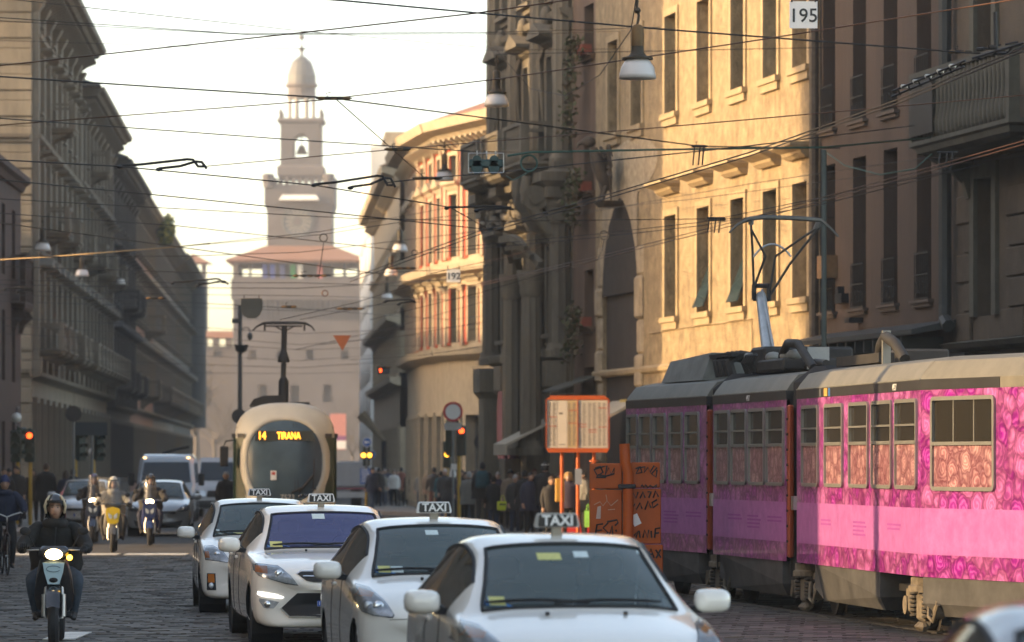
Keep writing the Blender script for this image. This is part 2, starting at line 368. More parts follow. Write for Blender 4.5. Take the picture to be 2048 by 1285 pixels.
ST0 = mat('umber_stone', (.085, .066, .046), .9, var=.25, scale=1.2, bump=.35, dirt=.5)
TR0 = mat('grey_green_stone', (.085, .082, .064), .85, var=.2, dirt=.4)
PL3 = mat('rosy_plaster', (.15, .10, .068), .9, var=.3, scale=1., bump=.3, streak=True, dirt=.7)
ST4 = mat('carved_stone', (.175, .15, .108), .85, var=.3, scale=1.8, bump=.4, bscale=12, streak=True, dirt=.7)
IRON = mat('wrought_iron', (.035, .032, .028), .6, .4)
CURT = mat('curtain_cream', (.30, .27, .22), .9)

# --- sunlit ochre house
Y2 = 113.2; H2 = 20.0
r2 = right_house('ochre_house', 'ochre plaster house with sunlit front and narrow recessed windows behind the pink tram', Y2); L2 = (Y2-90.6)/.9817
cen = [1228, 1275, 1343.5, 1409, 1477.5, 1543, 1603]
ops = []; W2 = []
for c in cen:
    s = sR(c, Y2); ops.append((s-.62, s+.62, 10.65, 13.1)); W2.append((s, 10.65, 1.24, 2.45, 'u'))
    ops.append((s-.62, s+.62, 15.6, 17.8)); W2.append((s, 15.6, 1.24, 2.2, 't'))
for c in cen[2:]:
    s = sR(c, Y2); ops.append((s-.62, s+.62, 5.6, 8.12)); W2.append((s, 5.6, 1.24, 2.52, 'l'))
sa, sb = sR(1199, Y2), sR(1284, Y2)      # portal niche
ops.append((sa+.45, sb-.45, 0.0, 7.6))
shops = [(sR(u, Y2)-1.2, sR(u, Y2)+1.2, .1, 3.3) for u in (1330, 1400, 1475, 1550)]; ops += shops
facade(r2, L2, H2, ops, PL2, reveal=.42)
q = MB(); q.box(0, L2, 1.0, 16, 0, H2); q.build('block', PL2, r2)
for s, z, ww, wh, k in W2:
    o = add_window(r2, s, z, ww, wh, .36, FRAMEB, GLASST if k != 't' else GLASSW)
    inst('window_surround', surround_mesh(ww, wh, .17, .05, TR2), r2, loc=(s, 0, z)); inst('sill', sill_mesh(ww, TR2, .14, .22), r2, loc=(s, 0, z))
    if k == 'l': inst('window_hood', hood_mesh(ww, TR2, .5), r2, loc=(s, 0, z+wh+.52))
    if k == 'l' and s in [W2[-4][0], W2[-3][0]]:        # sashes hung out at the bottom
        p = MB(); p.loft([[(-.5, -.55, .12), (.5, -.55, .12), (.5, -.5, .12), (-.5, -.5, .12)], [(-.5, .2, 2.0), (.5, .2, 2.0), (.5, .25, 2.0), (-.5, .25, 2.0)]]); p.build('tilted_sash', GLASST, o)
    if k in 'ul' and (s*7 % 3) < 1.4:
        p = MB(); p.box(-.5, -.12, .083, .0845, .1, wh-.1); p.build('curtain', CURT, o)
for a, b, c, d in shops:
    q = MB(); q.box(a, b, .4, .43, .1, 3.3); q.build('shop_window', GLASSW, r2)
cornice(r2, L2, H2, TR2); cornice(r2, L2, 4.25, TR2, ((.03,0),(.1,.05),(.12,.14),(.05,.2)), 'string_course')
# patches of rough render laid over the plaster
RGH = mat('rough_render', (.40, .335, .235), .95, var=.35, scale=5, bump=1., bscale=30, dirt=.6)
for (u0, v0, u1, v1) in ((1205, 270, 1320, 400),):
    a, b = sR(u0, Y2), sR(u1, Y2); z0, z1 = zr((u0+u1)/2, v1), zr((u0+u1)/2, v0); 
    if any(not (o_[1] < a or o_[0] > b or o_[3] < z0 or o_[2] > z1) for o_ in ops): continue
    q = MB(); n = 14; pts = [(a+(b-a)*(.5+.5*math.cos(t)*rnd.uniform(.75, 1)), z0+(z1-z0)*(.5+.5*math.sin(t)*rnd.uniform(.75, 1))) for t in [2*math.pi*i/n for i in range(n)]]
    q.prism(pts, -.014, .0); q.build('render_patch', RGH, r2)
# portal niche: shallow recess coloured dark for deep shade, pointed arch head, weathered blocks, carved beast above
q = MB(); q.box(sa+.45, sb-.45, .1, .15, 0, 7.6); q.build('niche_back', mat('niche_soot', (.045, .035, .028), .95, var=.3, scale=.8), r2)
NST = mat('niche_block', (.37, .30, .205), .9, var=.3, scale=2.5, bump=.6, dirt=.7)
for k, (s0, s1) in enumerate(((sa-.1, sa+.45), (sb-.45, sb+.2))):
    z = 0.2; i = 0
    while z < 7.2:
        h = rnd.uniform(.75, 1.15); pr = .05 if i % 2 else .1
        q = MB(); q.bbox(s0-(.1 if i % 2 == 0 else 0), s1, -pr, .05, z, z+h-.03, .06); q.build('niche_block', NST, r2); z += h; i += 1
q = MB(); mid = (sa+sb)/2; hw = (sb-sa)/2-.45
for sg in (-1, 1):
    q.add([(mid+sg*hw, -.02, 6.4), (mid+sg*hw, -.02, 9.1), (mid, -.02, 9.1), (mid, -.02, 8.95), (mid+sg*hw*.3, -.02, 8.72), (mid+sg*hw*.62, -.02, 8.25), (mid+sg*hw*.85, -.02, 7.6), (mid+sg*hw*.96, -.02, 7.0)], [(0,1,2,3,4,5,6,7)])
q.build('pointed_arch', NST, r2, fix=False)
q = MB(); q.box(mid-hw, mid+hw, -.015, -.012, 6.4, 8.9); q.build('arch_tympanum', mat('niche_soot2', (.028, .022, .018), .95, var=.3), r2)  # dark sheet on the wall stands in for the shade under the arch
BST = mat('soot_carving', (.06, .048, .037), .8, var=.4, bump=.5, bscale=9)
zb = 9.1
q = MB(); q.loft([[(mid+.22*f*math.cos(t), -.32-.1*k+.2*f*math.sin(t), zb+.28*k) for t in [2*math.pi*i/10 for i in range(10)]] for k, f in ((0, .5), (1, 1.0), (2, 1.15), (3, .9), (4, .55))])
q.ell((mid-.12, -.82, zb+1.28), .16, .2, .15, 10, 6); q.tube([(mid-.14, -.95, zb+1.28), (mid-.16, -1.1, zb+1.22), (mid-.16, -1.14, zb+1.1)], [.08, .05, .015], 6)
for sx in (-1, 1):
    for k in range(5): q.tube([(mid+sx*.2, -.35, zb+.95-.12*k), (mid+sx*(.45+.06*k), -.42, zb+1.15-.2*k), (mid+sx*(.62-.05*k), -.34, zb+.85-.28*k)], [.07, .06, .02], 5)
    q.tube([(mid+sx*.1, -.4, zb+.1), (mid+sx*.16, -.5, zb-.18), (mid+sx*.12, -.58, zb-.3)], [.08, .06, .04], 6)
q.loft([[(mid-.4, -.5, zb-.42), (mid+.4, -.5, zb-.42), (mid+.4, .02, zb-.42), (mid-.4, .02, zb-.42)], [(mid-.5, -.62, zb-.28), (mid+.5, -.62, zb-.28), (mid+.5, .02, zb-.28), (mid-.5, .02, zb-.28)]])
q.build('carved_eagle', BST, r2, 50)
boxo('fascia_sign', mat('gold_sign', (.5, .38, .12), .5), r2, sR(1262, Y2), sR(1292, Y2)+1, -.3, -.1, 3.4, 3.62)
# sun-bleached cable clipped along the wall
q = MB(); q.tube([(sR(u, Y2), -.03, zr(u, v)) for u, v in ((1300, 667), (1345, 660), (1380, 654), (1430, 648), (1470, 643), (1506, 638), (1507, 700))], .018, 5); q.build('wall_cable', TR2, r2)

# --- brown house with tall grilled windows
Y1 = 90.6; r1 = right_house('brown_house', 'dark brown plaster house with tall grilled windows and rusty drainpipe', Y1); L1 = (Y1-81)/.9817
ops = []; W1 = []
for c in (1658, 1719, 1781, 1848):
    s = sR(c, Y1)
    for z0, z1 in ((5.2, 8.35), (9.1, 12.5), (13.6, 16.6)):
        ops.append((s-.5, s+.5, z0, z1)); W1.append((s, z0, z1-z0))
ops = [(max(.05, a), b, c, d) for a, b, c, d in ops]
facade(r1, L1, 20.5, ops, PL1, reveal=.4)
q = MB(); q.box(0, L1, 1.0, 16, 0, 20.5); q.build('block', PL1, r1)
AMB = mat('amber_frame', (.17, .11, .04), .5)
grl = MB()
for i in range(8): grl.tube([(-.46+.92*i/7, -.06, 0), (-.46+.92*i/7, -.06, .95)], .012, 4)
for zz in (.03, .5, .92): grl.tube([(-.48, -.06, zz), (.48, -.06, zz)], .016, 4)
for i in range(4): grl.tube([(-.34+.23*i+.09*math.cos(t), -.06, .25+.12*math.sin(t)) for t in [k*math.pi/4 for k in range(9)]], .01, 4)
grl = grl.mesh('window_grille', IRON)
for s, z, wh in W1:
    s = max(s, .55); add_window(r1, s, z, 1.0, wh, .32, AMB, GLASSW); inst('window_grille', grl, r1, loc=(s, 0, z)); inst('sill', sill_mesh(.9, TR1, .12, .1), r1, loc=(s, 0, z))
q = MB(); q.tube([(.0, -.14, 2), (.0, -.14, 20)], .11, 8); q.build('drainpipe', mat('rusty_pipe', (.07, .055, .04), .7, var=.4, scale=6), r1)
s9 = sR(1668, Y1); boxo('junction_box', mat('rust_box', (.20, .115, .05), .7, var=.3), r1, s9-.28, s9+.28, -.3, .0, zr(1668, 557), zr(1668, 512))
s9 = sR(1690, Y1); boxo('cable_bracket', DARKM, r1, s9-.25, s9+.3, -.16, .0, zr(1690, 607), zr(1690, 588)); boxo('cable_bracket', DARKM, r1, s9-.25, s9-.05, -.14, .0, zr(1690, 588)+.003, zr(1690, 573))
boxo('flush_lamp', DARKM, r1, 3.0, 3.4, -.3, 0, 4.9, 5.0)
q = MB(); q.loft([[(.3, -.9, 4.45), (L1+.2, -.9, 4.45), (L1+.2, .0, 4.6), (.3, 0, 4.6)], [(.3, -.9, 4.55), (L1+.2, -.9, 4.55), (L1+.2, 0, 4.75), (.3, 0, 4.75)]]); can = q.build('shop_canopy', mat('canopy_metal', (.05, .055, .055), .5, .3), r1)
fin = MB().box(-.03, .03, -.85, .0, .1, .34).mesh('canopy_fin', MATS['canopy_metal'])
for i in range(14): inst('canopy_fin', fin, can, loc=(.5+i*.66, 0, 4.1))
boxo('shop_front', GLASSW, r1, .4, L1-.4, -.02, .05, .2, 3.6)

# --- umber stone house with balcony at the right edge
Y0 = 81.0; r0 = right_house('umber_stone_house', 'umber stone house with coursed blocks and a grey balcony at the right edge', Y0); L0 = (Y0-66)/.9817
sw = sR(1972, Y0); ops = [(sw-.55, sw+.55, 4.75, 7.35), (sw-.55, sw+.55, 8.2, 11.2), (sw+3.2, sw+4.3, 4.75, 7.35), (sw+3.2, sw+4.3, 8.2, 11.2)]
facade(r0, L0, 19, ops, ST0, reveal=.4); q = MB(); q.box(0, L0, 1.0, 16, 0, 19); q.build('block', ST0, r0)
for a, b, c, d in ops:
    add_window(r0, (a+b)/2, c, b-a, d-c, .3, FRAMEG, GLASST); inst('window_surround', surround_mesh(b-a, d-c, .26, .08, TR0), r0, loc=((a+b)/2, 0, c))
z = 4.3; k = 0
while z < 8.6:                                  # coursed blocks, each a slab of its own
    x = .35 + (.5 if k % 2 else 0)
    while x < 9:
        e = min(x+rnd.uniform(1.3, 1.6), 9)
        if not any(o_[0]-.28 < e and o_[1]+.28 > x and o_[2]-.1 < z+.5 and o_[3]+.3 > z for o_ in ops): boxo('stone_block', ST0, r0, x+.012, e-.012, -.07, 0, z, z+.53, .02)
        elif x < ops[0][0]-.6: boxo('stone_block', ST0, r0, x+.012, ops[0][0]-.28, -.07, 0, z, z+.53, .02)
        x = e
    z += .56; k += 1
cornice(r0, L0, 4.1, TR0, ((.05,0),(.2,.06),(.28,.16),(.1,.2)), 'string_course')
b0 = balcony(r0, sw+1.9, 8.05, 6.2, TR0, 1.15, 1.3)
boxo('balcony_panel', mat('bronze_panel', (.045, .04, .033), .5, .3), b0, sw-1.1, sw+.4, -1.17, -1.155, 8.15, 9.2)
q = MB(); q.tube([(.1, -.2, 5.0), (.1, -.2, 20)], .13, 8); q.tube([(.1, -.2, 5.0), (.15, -.22, 4.75), (.5, -.25, 4.6)], .13, 8); q.build('drainpipe', mat('dark_pipe', (.03, .035, .035), .6), r0)
for i, (a, h) in enumerate(((1.0, .25), (2.9, .3))):
    q = MB(); q.prism([(a, 4.0), (a+1.1, 4.0), (a+.9, 3.75), (a+.1, 3.8)], -1.0, -.1); q.build('folded_awning', BLACK, r0)
cornice(r0, L0, 19, TR0)

# --- rosy house with planters
Y3 = 116.1; r3 = right_house('rosy_house', 'narrow rosy stained house with hanging planters between carved palace and ochre house', Y3); L3 = (Y3-113.2)/.9817
ops = []; s3 = sR(1178, Y3)
for v0, v1 in ((10, 112), (280, 385), (540, 655), (735, 790)):
    ops.append((s3-.62, s3+.62, zr(1178, v1), zr(1178, v0)))
facade(r3, L3, 21, ops, PL3, reveal=.4); q = MB(); q.box(0, L3, 1, 16, 0, 21); q.build('block', PL3, r3)
PLANT = mat('dry_vine', (.10, .075, .04), .8, var=.5, scale=9); PLANT2 = mat('vine_leaf', (.06, .07, .025), .8, var=.5, scale=9); POT = mat('terracotta_pot', (.26, .07, .04), .8)
for k, (a, b, c, d) in enumerate(ops):
    add_window(r3, (a+b)/2, c, b-a, d-c, .34, FRAMEG, GLASST); inst('sill', sill_mesh(b-a, PL3, .2, .1), r3, loc=((a+b)/2, 0, c))
    if k < 3:
        o = boxo('planter', POT, r3, s3-.55, s3+.55, -.32, -.04, c+.01, c+.26)
        q = MB(); r_ = random.Random(k+3)
        for i in range(420):
            dn = r_.random()**1.5*(2.6 if k == 0 else 1.3); x = s3-1.0*dn/2.6+r_.gauss(0, .45); p = Vector((x, -.3-r_.random()*.25, c+.45-dn+r_.gauss(0, .08)))
            d1 = Vector((r_.gauss(0, 1), r_.gauss(0, 1), r_.gauss(0, 1))).normalized()*r_.uniform(.04, .1); d2 = d1.orthogonal().normalized()*r_.uniform(.03, .06)
            q.mi = r_.randrange(2); q.add([p-d1, p+d2, p+d1, p-d2], [(0,1,2,3)])
        for i in range(14):
            x = s3+r_.gauss(-.2, .4); q.mi = 0; q.tube([(x, -.2, c+.3), (x-.1, -.42, c+.1), (x-.3+r_.gauss(0,.1), -.45, c-r_.uniform(.5, 2.0))], .012, 4)
        q.build('trailing_plant', [PLANT, PLANT2], o, fix=False)
q = MB(); q.loft([[(s3-1.0, -1.1, 3.9), (s3+1.2, -1.1, 3.9), (s3+1.2, 0, 4.3), (s3-1.0, 0, 4.3)], [(s3-1.0, -1.1, 3.95), (s3+1.2, -1.1, 3.95), (s3+1.2, 0, 4.35), (s3-1.0, 0, 4.35)]]); q.build('door_hood', TR0, r3)

# --- carved palace
Y4 = 126.6; L4 = (Y4-116.1)/.9817
r4 = right_house('carved_palace', 'carved stone palace with heavy balconies, scrolled pediments and fluted pilasters', Y4)
bays = [2.0, 5.3, 8.7]; ops = []
for s in bays:
    for z0, z1 in ((.3, 4.2), (5.6, 8.2), (10.6, 13.4), (15.2, 17.6)): ops.append((s-.65, s+.65, z0, z1))
facade(r4, L4, 22, ops, ST4, reveal=.45); q = MB(); q.box(0, L4, 1, 16, 0, 22); q.add([(0,0,0),(0,1,0),(0,1,22),(0,0,22)], [(0,1,2,3)]); q.build('block', ST4, r4)
for a, b, c, d in ops:
    s = (a+b)/2; add_window(r4, s, c, b-a, d-c, .36, FRAMEG, GLASSW); inst('window_surround', surround_mesh(b-a, d-c, .24, .22, ST4), r4, loc=(s, 0, c))
    if c > 5: inst('window_hood', hood_mesh(b-a, ST4, .75, True), r4, loc=(s, 0, d+.25)); inst('sill', sill_mesh(b-a, ST4, .4, .2), r4, loc=(s, 0, c))
def fluted(name, s, z0, z1, r_=.3, y=-.25):
    q = MB(); n = 20; prof = lambda k: (r_ if k % 2 else r_*.86)
    q.loft([[(s+prof(k)*f*math.cos(2*math.pi*k/n), y+prof(k)*f*math.sin(2*math.pi*k/n), z) for k in range(n)] for f, z in ((1, z0+.4), (1, z0+(z1-z0)*.4), (.86, z1-.7))])
    q.lathe([(r_*1.35, z0), (r_*1.35, z0+.2), (r_*1.2, z0+.25), (r_*1.15, z0+.4)], 12, Matrix.Translation((s, y, 0))); q.lathe([(r_*.9, z1-.72), (r_*1.05, z1-.6), (r_*1.0, z1-.45), (r_*1.18, z1-.3), (r_*1.1, z1-.28), (r_*1.3, z1-.12), (r_*1.3, z1)], 12, Matrix.Translation((s, y, 0)))
    return q.build(name, ST4, r4, 40)
for s in (.35, 3.65, 7.0, 10.3):
    fluted('column', s, 4.9, 9.3, .32, -.3); fluted('column', s-.0, 10.2, 18.5, .3, -.2)
    q = MB(); q.loft([[(s-a, -b, z), (s+a, -b, z), (s+a, .02, z), (s-a, .02, z)] for a, b, z in ((.5,.75,0),(.5,.75,1.0),(.42,.65,1.1),(.42,.65,3.9),(.55,.8,4.1),(.55,.8,4.8))]); q.build('pedestal', ST4, r4)
    q = MB(); q.loft([[(s-a, -b, z), (s+a, -b, z), (s+a, .02, z), (s-a, .02, z)] for a, b, z in ((.45,.75,9.3),(.45,.75,9.6),(.6,.95,9.75),(.6,.95,10.0),(.4,.55,10.1),(.4,.55,10.3))]); q.build('entablature_block', ST4, r4)
for s in (1.9, 5.3, 8.7):                           # scrolled pediments over the first floor, garlands, bearded heads
    for sg in (-1, 1):
        q = MB(); q.tube([(s+sg*1.4, -.55, 8.75), (s+sg*1.3, -.68, 9.0), (s+sg*.95, -.7, 9.12), (s+sg*.6, -.68, 9.05), (s+sg*.3, -.66, 9.16), (s+sg*.22, -.66, 9.34), (s+sg*.36, -.66, 9.42), (s+sg*.44, -.66, 9.28)], [.07, .1, .11, .1, .1, .09, .07, .05], 8); q.build('scroll', ST4, r4, 60)
        q = MB(); q.tube([(s+sg*.98, -.22, 13.7), (s+sg*1.02, -.34, 13.35), (s+sg*.98, -.3, 12.6), (s+sg*1.0, -.24, 11.6)], [.11, .1, .08, .04], 6); q.build('garland', ST4, r4, 60)
        for z0 in (10.9, 15.3): q = MB(); q.box(s+sg*1.12-.1, s+sg*1.12+.1, -.16, .0, z0, z0+2.6); q.build('window_pilaster', ST4, r4)
    q = MB(); q.ell((s, -.5, 9.3), .18, .16, .27, 10, 8); q.build('bearded_head', ST4, r4, True); q = MB(); q.ell((s, -.34, 14.5), .2, .18, .3, 10, 8); q.build('bearded_head', ST4, r4, True)
    q = MB(); q.tube([(s-.8, -.3, 14.2), (s-.4, -.36, 14.0), (s, -.4, 13.93), (s+.4, -.36, 14.0), (s+.8, -.3, 14.2)], [.04, .08, .1, .08, .04], 6); q.build('swag', ST4, r4, 60)
for s in (2.0, 5.3, 8.7):
    balcony(r4, s, 10.35, 2.7, ST4, 1.35, 1.1)
q = MB()
for k in range(2):                                   # great consoles and volutes under the near balcony
    s = 9.1+k*1.1; q.tube([(s, -.1, 8.0), (s, -.5, 8.3), (s, -.95, 8.9), (s, -1.25, 9.5), (s, -1.2, 9.9)], [.14, .18, .2, .18, .14], 8)
    q.lathe([(.36, -.18), (.36, .18)], 14, Matrix.Translation((s, -1.0, 9.3)) @ Matrix.Rotation(R(90), 4, 'Y')); q.lathe([(.18, -.24), (.18, .24)], 12, Matrix.Translation((s, -1.0, 9.3)) @ Matrix.Rotation(R(90), 4, 'Y'))
q.build('balcony_console', ST4, r4, 50)
q = MB(); arc = [(7.4+2.9*t, -1.25-.35*math.sin(math.pi*t), 7.7+.75*math.sin(math.pi*t)+.22*math.cos(2*math.pi*t)) for t in [i/12 for i in range(13)]]
q.tube(arc, [.09+.05*math.sin(math.pi*i/12) for i in range(13)], 4); q.tube([(x, y+.15, z-.24) for x, y, z in arc], .10, 4); q.tube([(x, y+.4, z-.45) for x, y, z in arc], .12, 4); q.build('door_hood', ST4, r4, 50)
for s in (7.6, 10.2): fluted('porch_column', s, 2.2, 7.3, .3, -1.1)
cornice(r4, L4, 4.75, ST4, ((.1,0),(.2,.1),(.5,.2),(.55,.4)), 'string_course'); cornice(r4, L4, 14.2, ST4, ((.1,0),(.15,.1),(.35,.2),(.4,.35)), 'string_course')
cornice(r4, L4, 9.6, ST4, ((.1,0),(.3,.12),(.7,.2),(.75,.38)), 'string_course'); dentils(r4, L4, 9.3, ST4, .55, .2, .6, .3); cornice(r4, L4, 22, ST4)
PUR = mat('purple_banner', (.03, .008, .028), .9)
for k in range(2):
    q = MB(); s = 5.2+k*1.5; q.loft([[(s+.45*math.cos(t)*f, -.9-.12*math.sin(t*3), z) for t in [math.pi*2*i/12 for i in range(12)]] for f, z in ((.6, 2.1), (1, 2.6), (1, 3.6), (.5, 4.05))]); q.build('shop_banner', PUR, r4, True)
AWN = mat('awning_canvas', (.42, .37, .28), .85, var=.1)
q = MB(); q.loft([[(s_, -.2, 3.35), (s_, -1.9, 2.5), (s_, -1.9, 2.2), (s_, -1.86, 2.2), (s_, -1.86, 2.45), (s_, -.2, 3.28)] for s_ in (8.9, 9.8, 10.7)]); q.build('shop_awning', AWN, r4)
0 and None; q = MB(); q.loft([[(s_, -.2, 3.6), (s_, -1.5, 2.9), (s_, -1.5, 2.7), (s_, -1.46, 2.7), (s_, -1.46, 2.85), (s_, -.2, 3.52)] for s_ in (sR(1240, Y2), sR(1240, Y2)+3.0)]); q.build('shop_awning', AWN, r2)

# ------------------------------------------------------------------ houses across the square, right of the tower
RED = mat('red_panel', (.52, .095, .05), .8, var=.15, dirt=.3); CRM = mat('cream_plaster', (.40, .335, .235), .85, var=.12, dirt=.4)
def seg_house(root, p0, p1, floors, H, red):
    p0, p1 = Vector((*p0, 0)), Vector((*p1, 0)); d = p1-p0; L = d.length
    M = Matrix.Translation(p0) @ Matrix.Rotation(math.atan2(d.y, d.x), 4, 'Z')
    def fn():
        n = max(1, int(round(L/2.3))); bw = L/n; ops = []; W = []
        for z0, wh, ww in floors:
            for i in range(n): c = (i+.5)*bw; ops.append((c-ww/2, c+ww/2, z0, z0+wh)); W.append((c, z0, ww, wh))
        facade(root, L, H, ops, CRM, reveal=.35); boxo('block', CRM, root, 0, L, .8, 9, 0, H-.01)
        for c, z0, ww, wh in W:
            add_window(root, c, z0, ww, wh, .28, FRAMEG, GLASST); inst('window_surround', surround_mesh(ww, wh, .14, .1, CRM), root, loc=(c, 0, z0))
            if 5 < z0 < 12: inst('window_hood', hood_mesh(ww, CRM, .3, True), root, loc=(c, 0, z0+wh+.16))
        if red:
            for i in range(n+1):
                for z0, z1 in ((6.5, 8.8), (9.8, 14.2)):
                    c = min(max(i*bw, .3), L-.3); q = MB(); q.box(c-.42, c+.42, -.06, .0, z0, z1); q.build('red_panel', RED, root)
                    q = MB(); q.box(c-.14, c+.14, -.14, -.06, z0, z1-.3); q.loft([[(c-a, -b, z1+zz), (c+a, -b, z1+zz), (c+a, .0, z1+zz), (c-a, 0, z1+zz)] for a, b, zz in ((.14, .14, -.3), (.3, .25, 0))]); q.build('pilaster', CRM, root)
        cornice(root, L, 9.0, CRM, ((.1,0),(.2,.1),(.7,.25),(.75,.55)), 'balcony_ledge'); cornice(root, L, 5.9, CRM, ((.1,0),(.5,.2),(.55,.45)), 'string_course')
        cornice(root, L, H, CRM, ((.2,0),(.4,.2),(.9,.35),(1.0,.7))); dentils(root, L, H-.35, CRM, .6, .2, .6, .35)
        q = MB(); q.loft([[(-.2, -.9, H+.7), (L+.2, -.9, H+.7), (L+.2, 9, H+.7), (-.2, 9, H+.7)], [(0, 4.5, H+2.6), (L, 4.5, H+2.6), (L, 5, H+2.6), (0, 5, H+2.6)]]); q.build('roof', TILE, root)
    under(root, M, fn)
r5 = thing('red_panelled_palace', 'cream palace with red wall panels and tiled roof across the square', 'building')
FL5 = [(.4, 3.4, 1.5), (6.6, 2.1, 1.0), (9.9, 2.4, 1.0), (12.8, 1.0, .9)]
for a, b in (((-4.49, 181.3), (-3.71, 170.1)), ((-3.71, 170.1), (-2.59, 163.0)), ((-2.59, 163.0), (2.06, 150.2))): seg_house(r5, a, b, FL5, 14.4, True)
0 and boxo('attic_wall', mat('attic_grey', (.22, .2, .17), .9), r5, -2.2, 3.8, 165.4, 166.4, 14.9, 18.4)
r6 = thing('cream_corner_house', 'pale cream house with tiled roof left of the red panelled palace', 'building')
seg_house(r6, (-8.6, 262), (-5.7, 214), FL5, 16.4, False)
NET = mat('scaffold_net', (.62, .62, .58), .85, var=.12, scale=.6)
r7 = thing('netted_house', 'house wrapped in white scaffold netting at the end of the street', 'building', (-12.2, 340, 0), math.atan2(-60, 3.2))
facade(r7, 60, 24, [(2+6*i, 5.5+6*i, 17.5, 20) for i in range(9)]+[(2+6*i, 5.5+6*i, 3, 8) for i in range(9)], NET, reveal=.5); boxo('block', CRM, r7, 0, 60, .55, 16, 0, 24)
net = MB()
for i in range(13):
    for j in range(9): net.bbox(i*4.6, i*4.6+4.5, -.1-.05*math.sin(i*2.1+j), .0, j*2.6+.05, j*2.6+2.55, .04)
net.build('net_panels', NET, r7, True); boxo('end_net', NET, r7, 60.02, 60.3, -.4, 10, 0, 23)

# ------------------------------------------------------------------ the row of houses on the left
LA = math.atan2(1, -.048)
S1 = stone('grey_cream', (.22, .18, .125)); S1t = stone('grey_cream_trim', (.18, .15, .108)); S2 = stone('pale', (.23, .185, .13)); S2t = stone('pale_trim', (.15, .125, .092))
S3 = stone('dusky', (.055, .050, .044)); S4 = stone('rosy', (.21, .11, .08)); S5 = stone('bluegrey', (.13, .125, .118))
LF = [(5.6, 1.5, 3.6, .8), (4.9, 1.2, 2.8, 1.0), (4.6, 1.2, 2.5, 1.0), (4.0, 1.1, 2.0, 1.0)]
def left_house(name, label, Ya, Yb, *a, **k): return palazzo(name, label, LX(Ya), Ya, LA, (Yb-Ya)*1.001-.05, *a, **k)
l1, HL1 = left_house('corner_palace', 'grey cream corner palace with quoins, balconies and deep cornice at the left', 168, 200, LF+[(1.9, .8, .9, .5)], 4.0, S1, S1t, balc={(1, 0), (1, 1), (1, 2), (1, 4), (1, 5), (2, 1), (2, 3), (2, 6), (1, 7), (3, 2)}, pil=True, eave=1.35, rise=2)
LQ = stone('quoin_cream', (.24, .20, .14))
def l1_end():
    D = 16; ops = [(c-.6, c+.6, z, z+h) for c in (2.5, 6.0, 9.5) for z, h in ((6.6, 2.8), (11.5, 2.5), (16.1, 2.0))]
    facade(l1, D, HL1, ops, LQ, name='end_wall', y=-.02)
    for a, b, c, d in ops: add_window(l1, (a+b)/2, c, b-a, d-c, .22)
    z = .2
    while z < HL1-.8:                                # corner quoins
        boxo('quoin', LQ, l1, D-2.6, D+.12, -.16, 0, z, z+.62, .03); boxo('quoin', LQ, l1, D-1.7, D+.1, -.11, 0, z+.64, z+1.0, .02); z += 1.04
    for zz in (5.4, 10.2, 14.8): cornice(l1, D, zz, S1t, ((.05,0),(.12,.06),(.3,.16),(.32,.3)), 'string_course')
    cornice(l1, D+1.3, HL1, S1t, ((.2,0),(.3,.1),(.9,.16),(1.0,.3),(1.2,.36),(1.25,.55)))
under(l1, Matrix.Translation((0, 16, 0)) @ Matrix.Rotation(R(-90), 4, 'Z'), l1_end)
l2, _ = left_house('pale_palace', 'pale stone palace with stacked balconies second along the left row', 200.2, 232, [(5.6, 1.5, 3.6, .8), (5, 1.2, 2.8, 1.0), (4.8, 1.2, 2.6, 1.0), (3.9, 1.1, 2.0, 1.0)], 3.6, S2, S2t, balc={(1, -1), (2, 1), (2, 4), (2, 7), (3, 2)}, pil=True, eave=1.25, rise=3)
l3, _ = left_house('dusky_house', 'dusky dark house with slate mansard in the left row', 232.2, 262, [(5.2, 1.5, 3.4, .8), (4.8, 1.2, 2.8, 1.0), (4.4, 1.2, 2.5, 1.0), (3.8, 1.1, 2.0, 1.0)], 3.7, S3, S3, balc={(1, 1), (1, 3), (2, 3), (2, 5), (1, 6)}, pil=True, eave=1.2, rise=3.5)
l4, _ = left_house('rosy_palace', 'rosy plaster house far along the left row', 262.2, 300, [(5.4, 1.5, 3.4, .8), (4.6, 1.2, 2.6, 1.0), (4.4, 1.2, 2.4, 1.0), (3.9, 1.1, 2.0, 1.0)], 3.8, S4, S2t, balc={(1, 4), (2, 6)}, rise=3)
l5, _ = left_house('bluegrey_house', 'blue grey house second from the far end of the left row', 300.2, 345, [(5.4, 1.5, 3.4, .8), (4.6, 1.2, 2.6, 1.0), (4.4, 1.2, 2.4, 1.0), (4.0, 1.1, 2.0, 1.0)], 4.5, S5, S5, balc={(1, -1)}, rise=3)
l6, _ = left_house('end_house', 'dark house with rounded bay at the far end of the left row', 345.2, 396, [(5.4, 1.5, 3.4, .8), (4.6, 1.2, 2.6, 1.0), (4.4, 1.2, 2.4, 1.0), (4.0, 1.1, 2.0, 1.0)], 5., S3, S2t, balc={(1, -1), (2, 11)}, rise=4, eave=1.3)
q = MB(); q.loft([[(48+1.5*math.cos(t), -1.5*math.sin(t), z) for t in [math.pi*i/10 for i in range(11)]] for z in (5.2, 5.6, 17.8, 18.4)]); q.build('rounded_bay', S3, l6, 40)
for i, (y, s) in enumerate(((186, 5), (214, 8), (222, 5), (246, 6), (275, 7), (330, 9))):        # chimneys, roof greenery
    own = (l1, l2, l2, l3, l4, l5)[i]; boxo('chimney', S4, own, s, s+1.1, 2.2, 3.4, 19.5, 24.2)
RG = mat('roof_shrub_leaf', (.06, .08, .02), .8, var=.5, scale=2); RG2 = mat('roof_shrub_leaf_yellow', (.22, .19, .03), .8, var=.4, scale=2)
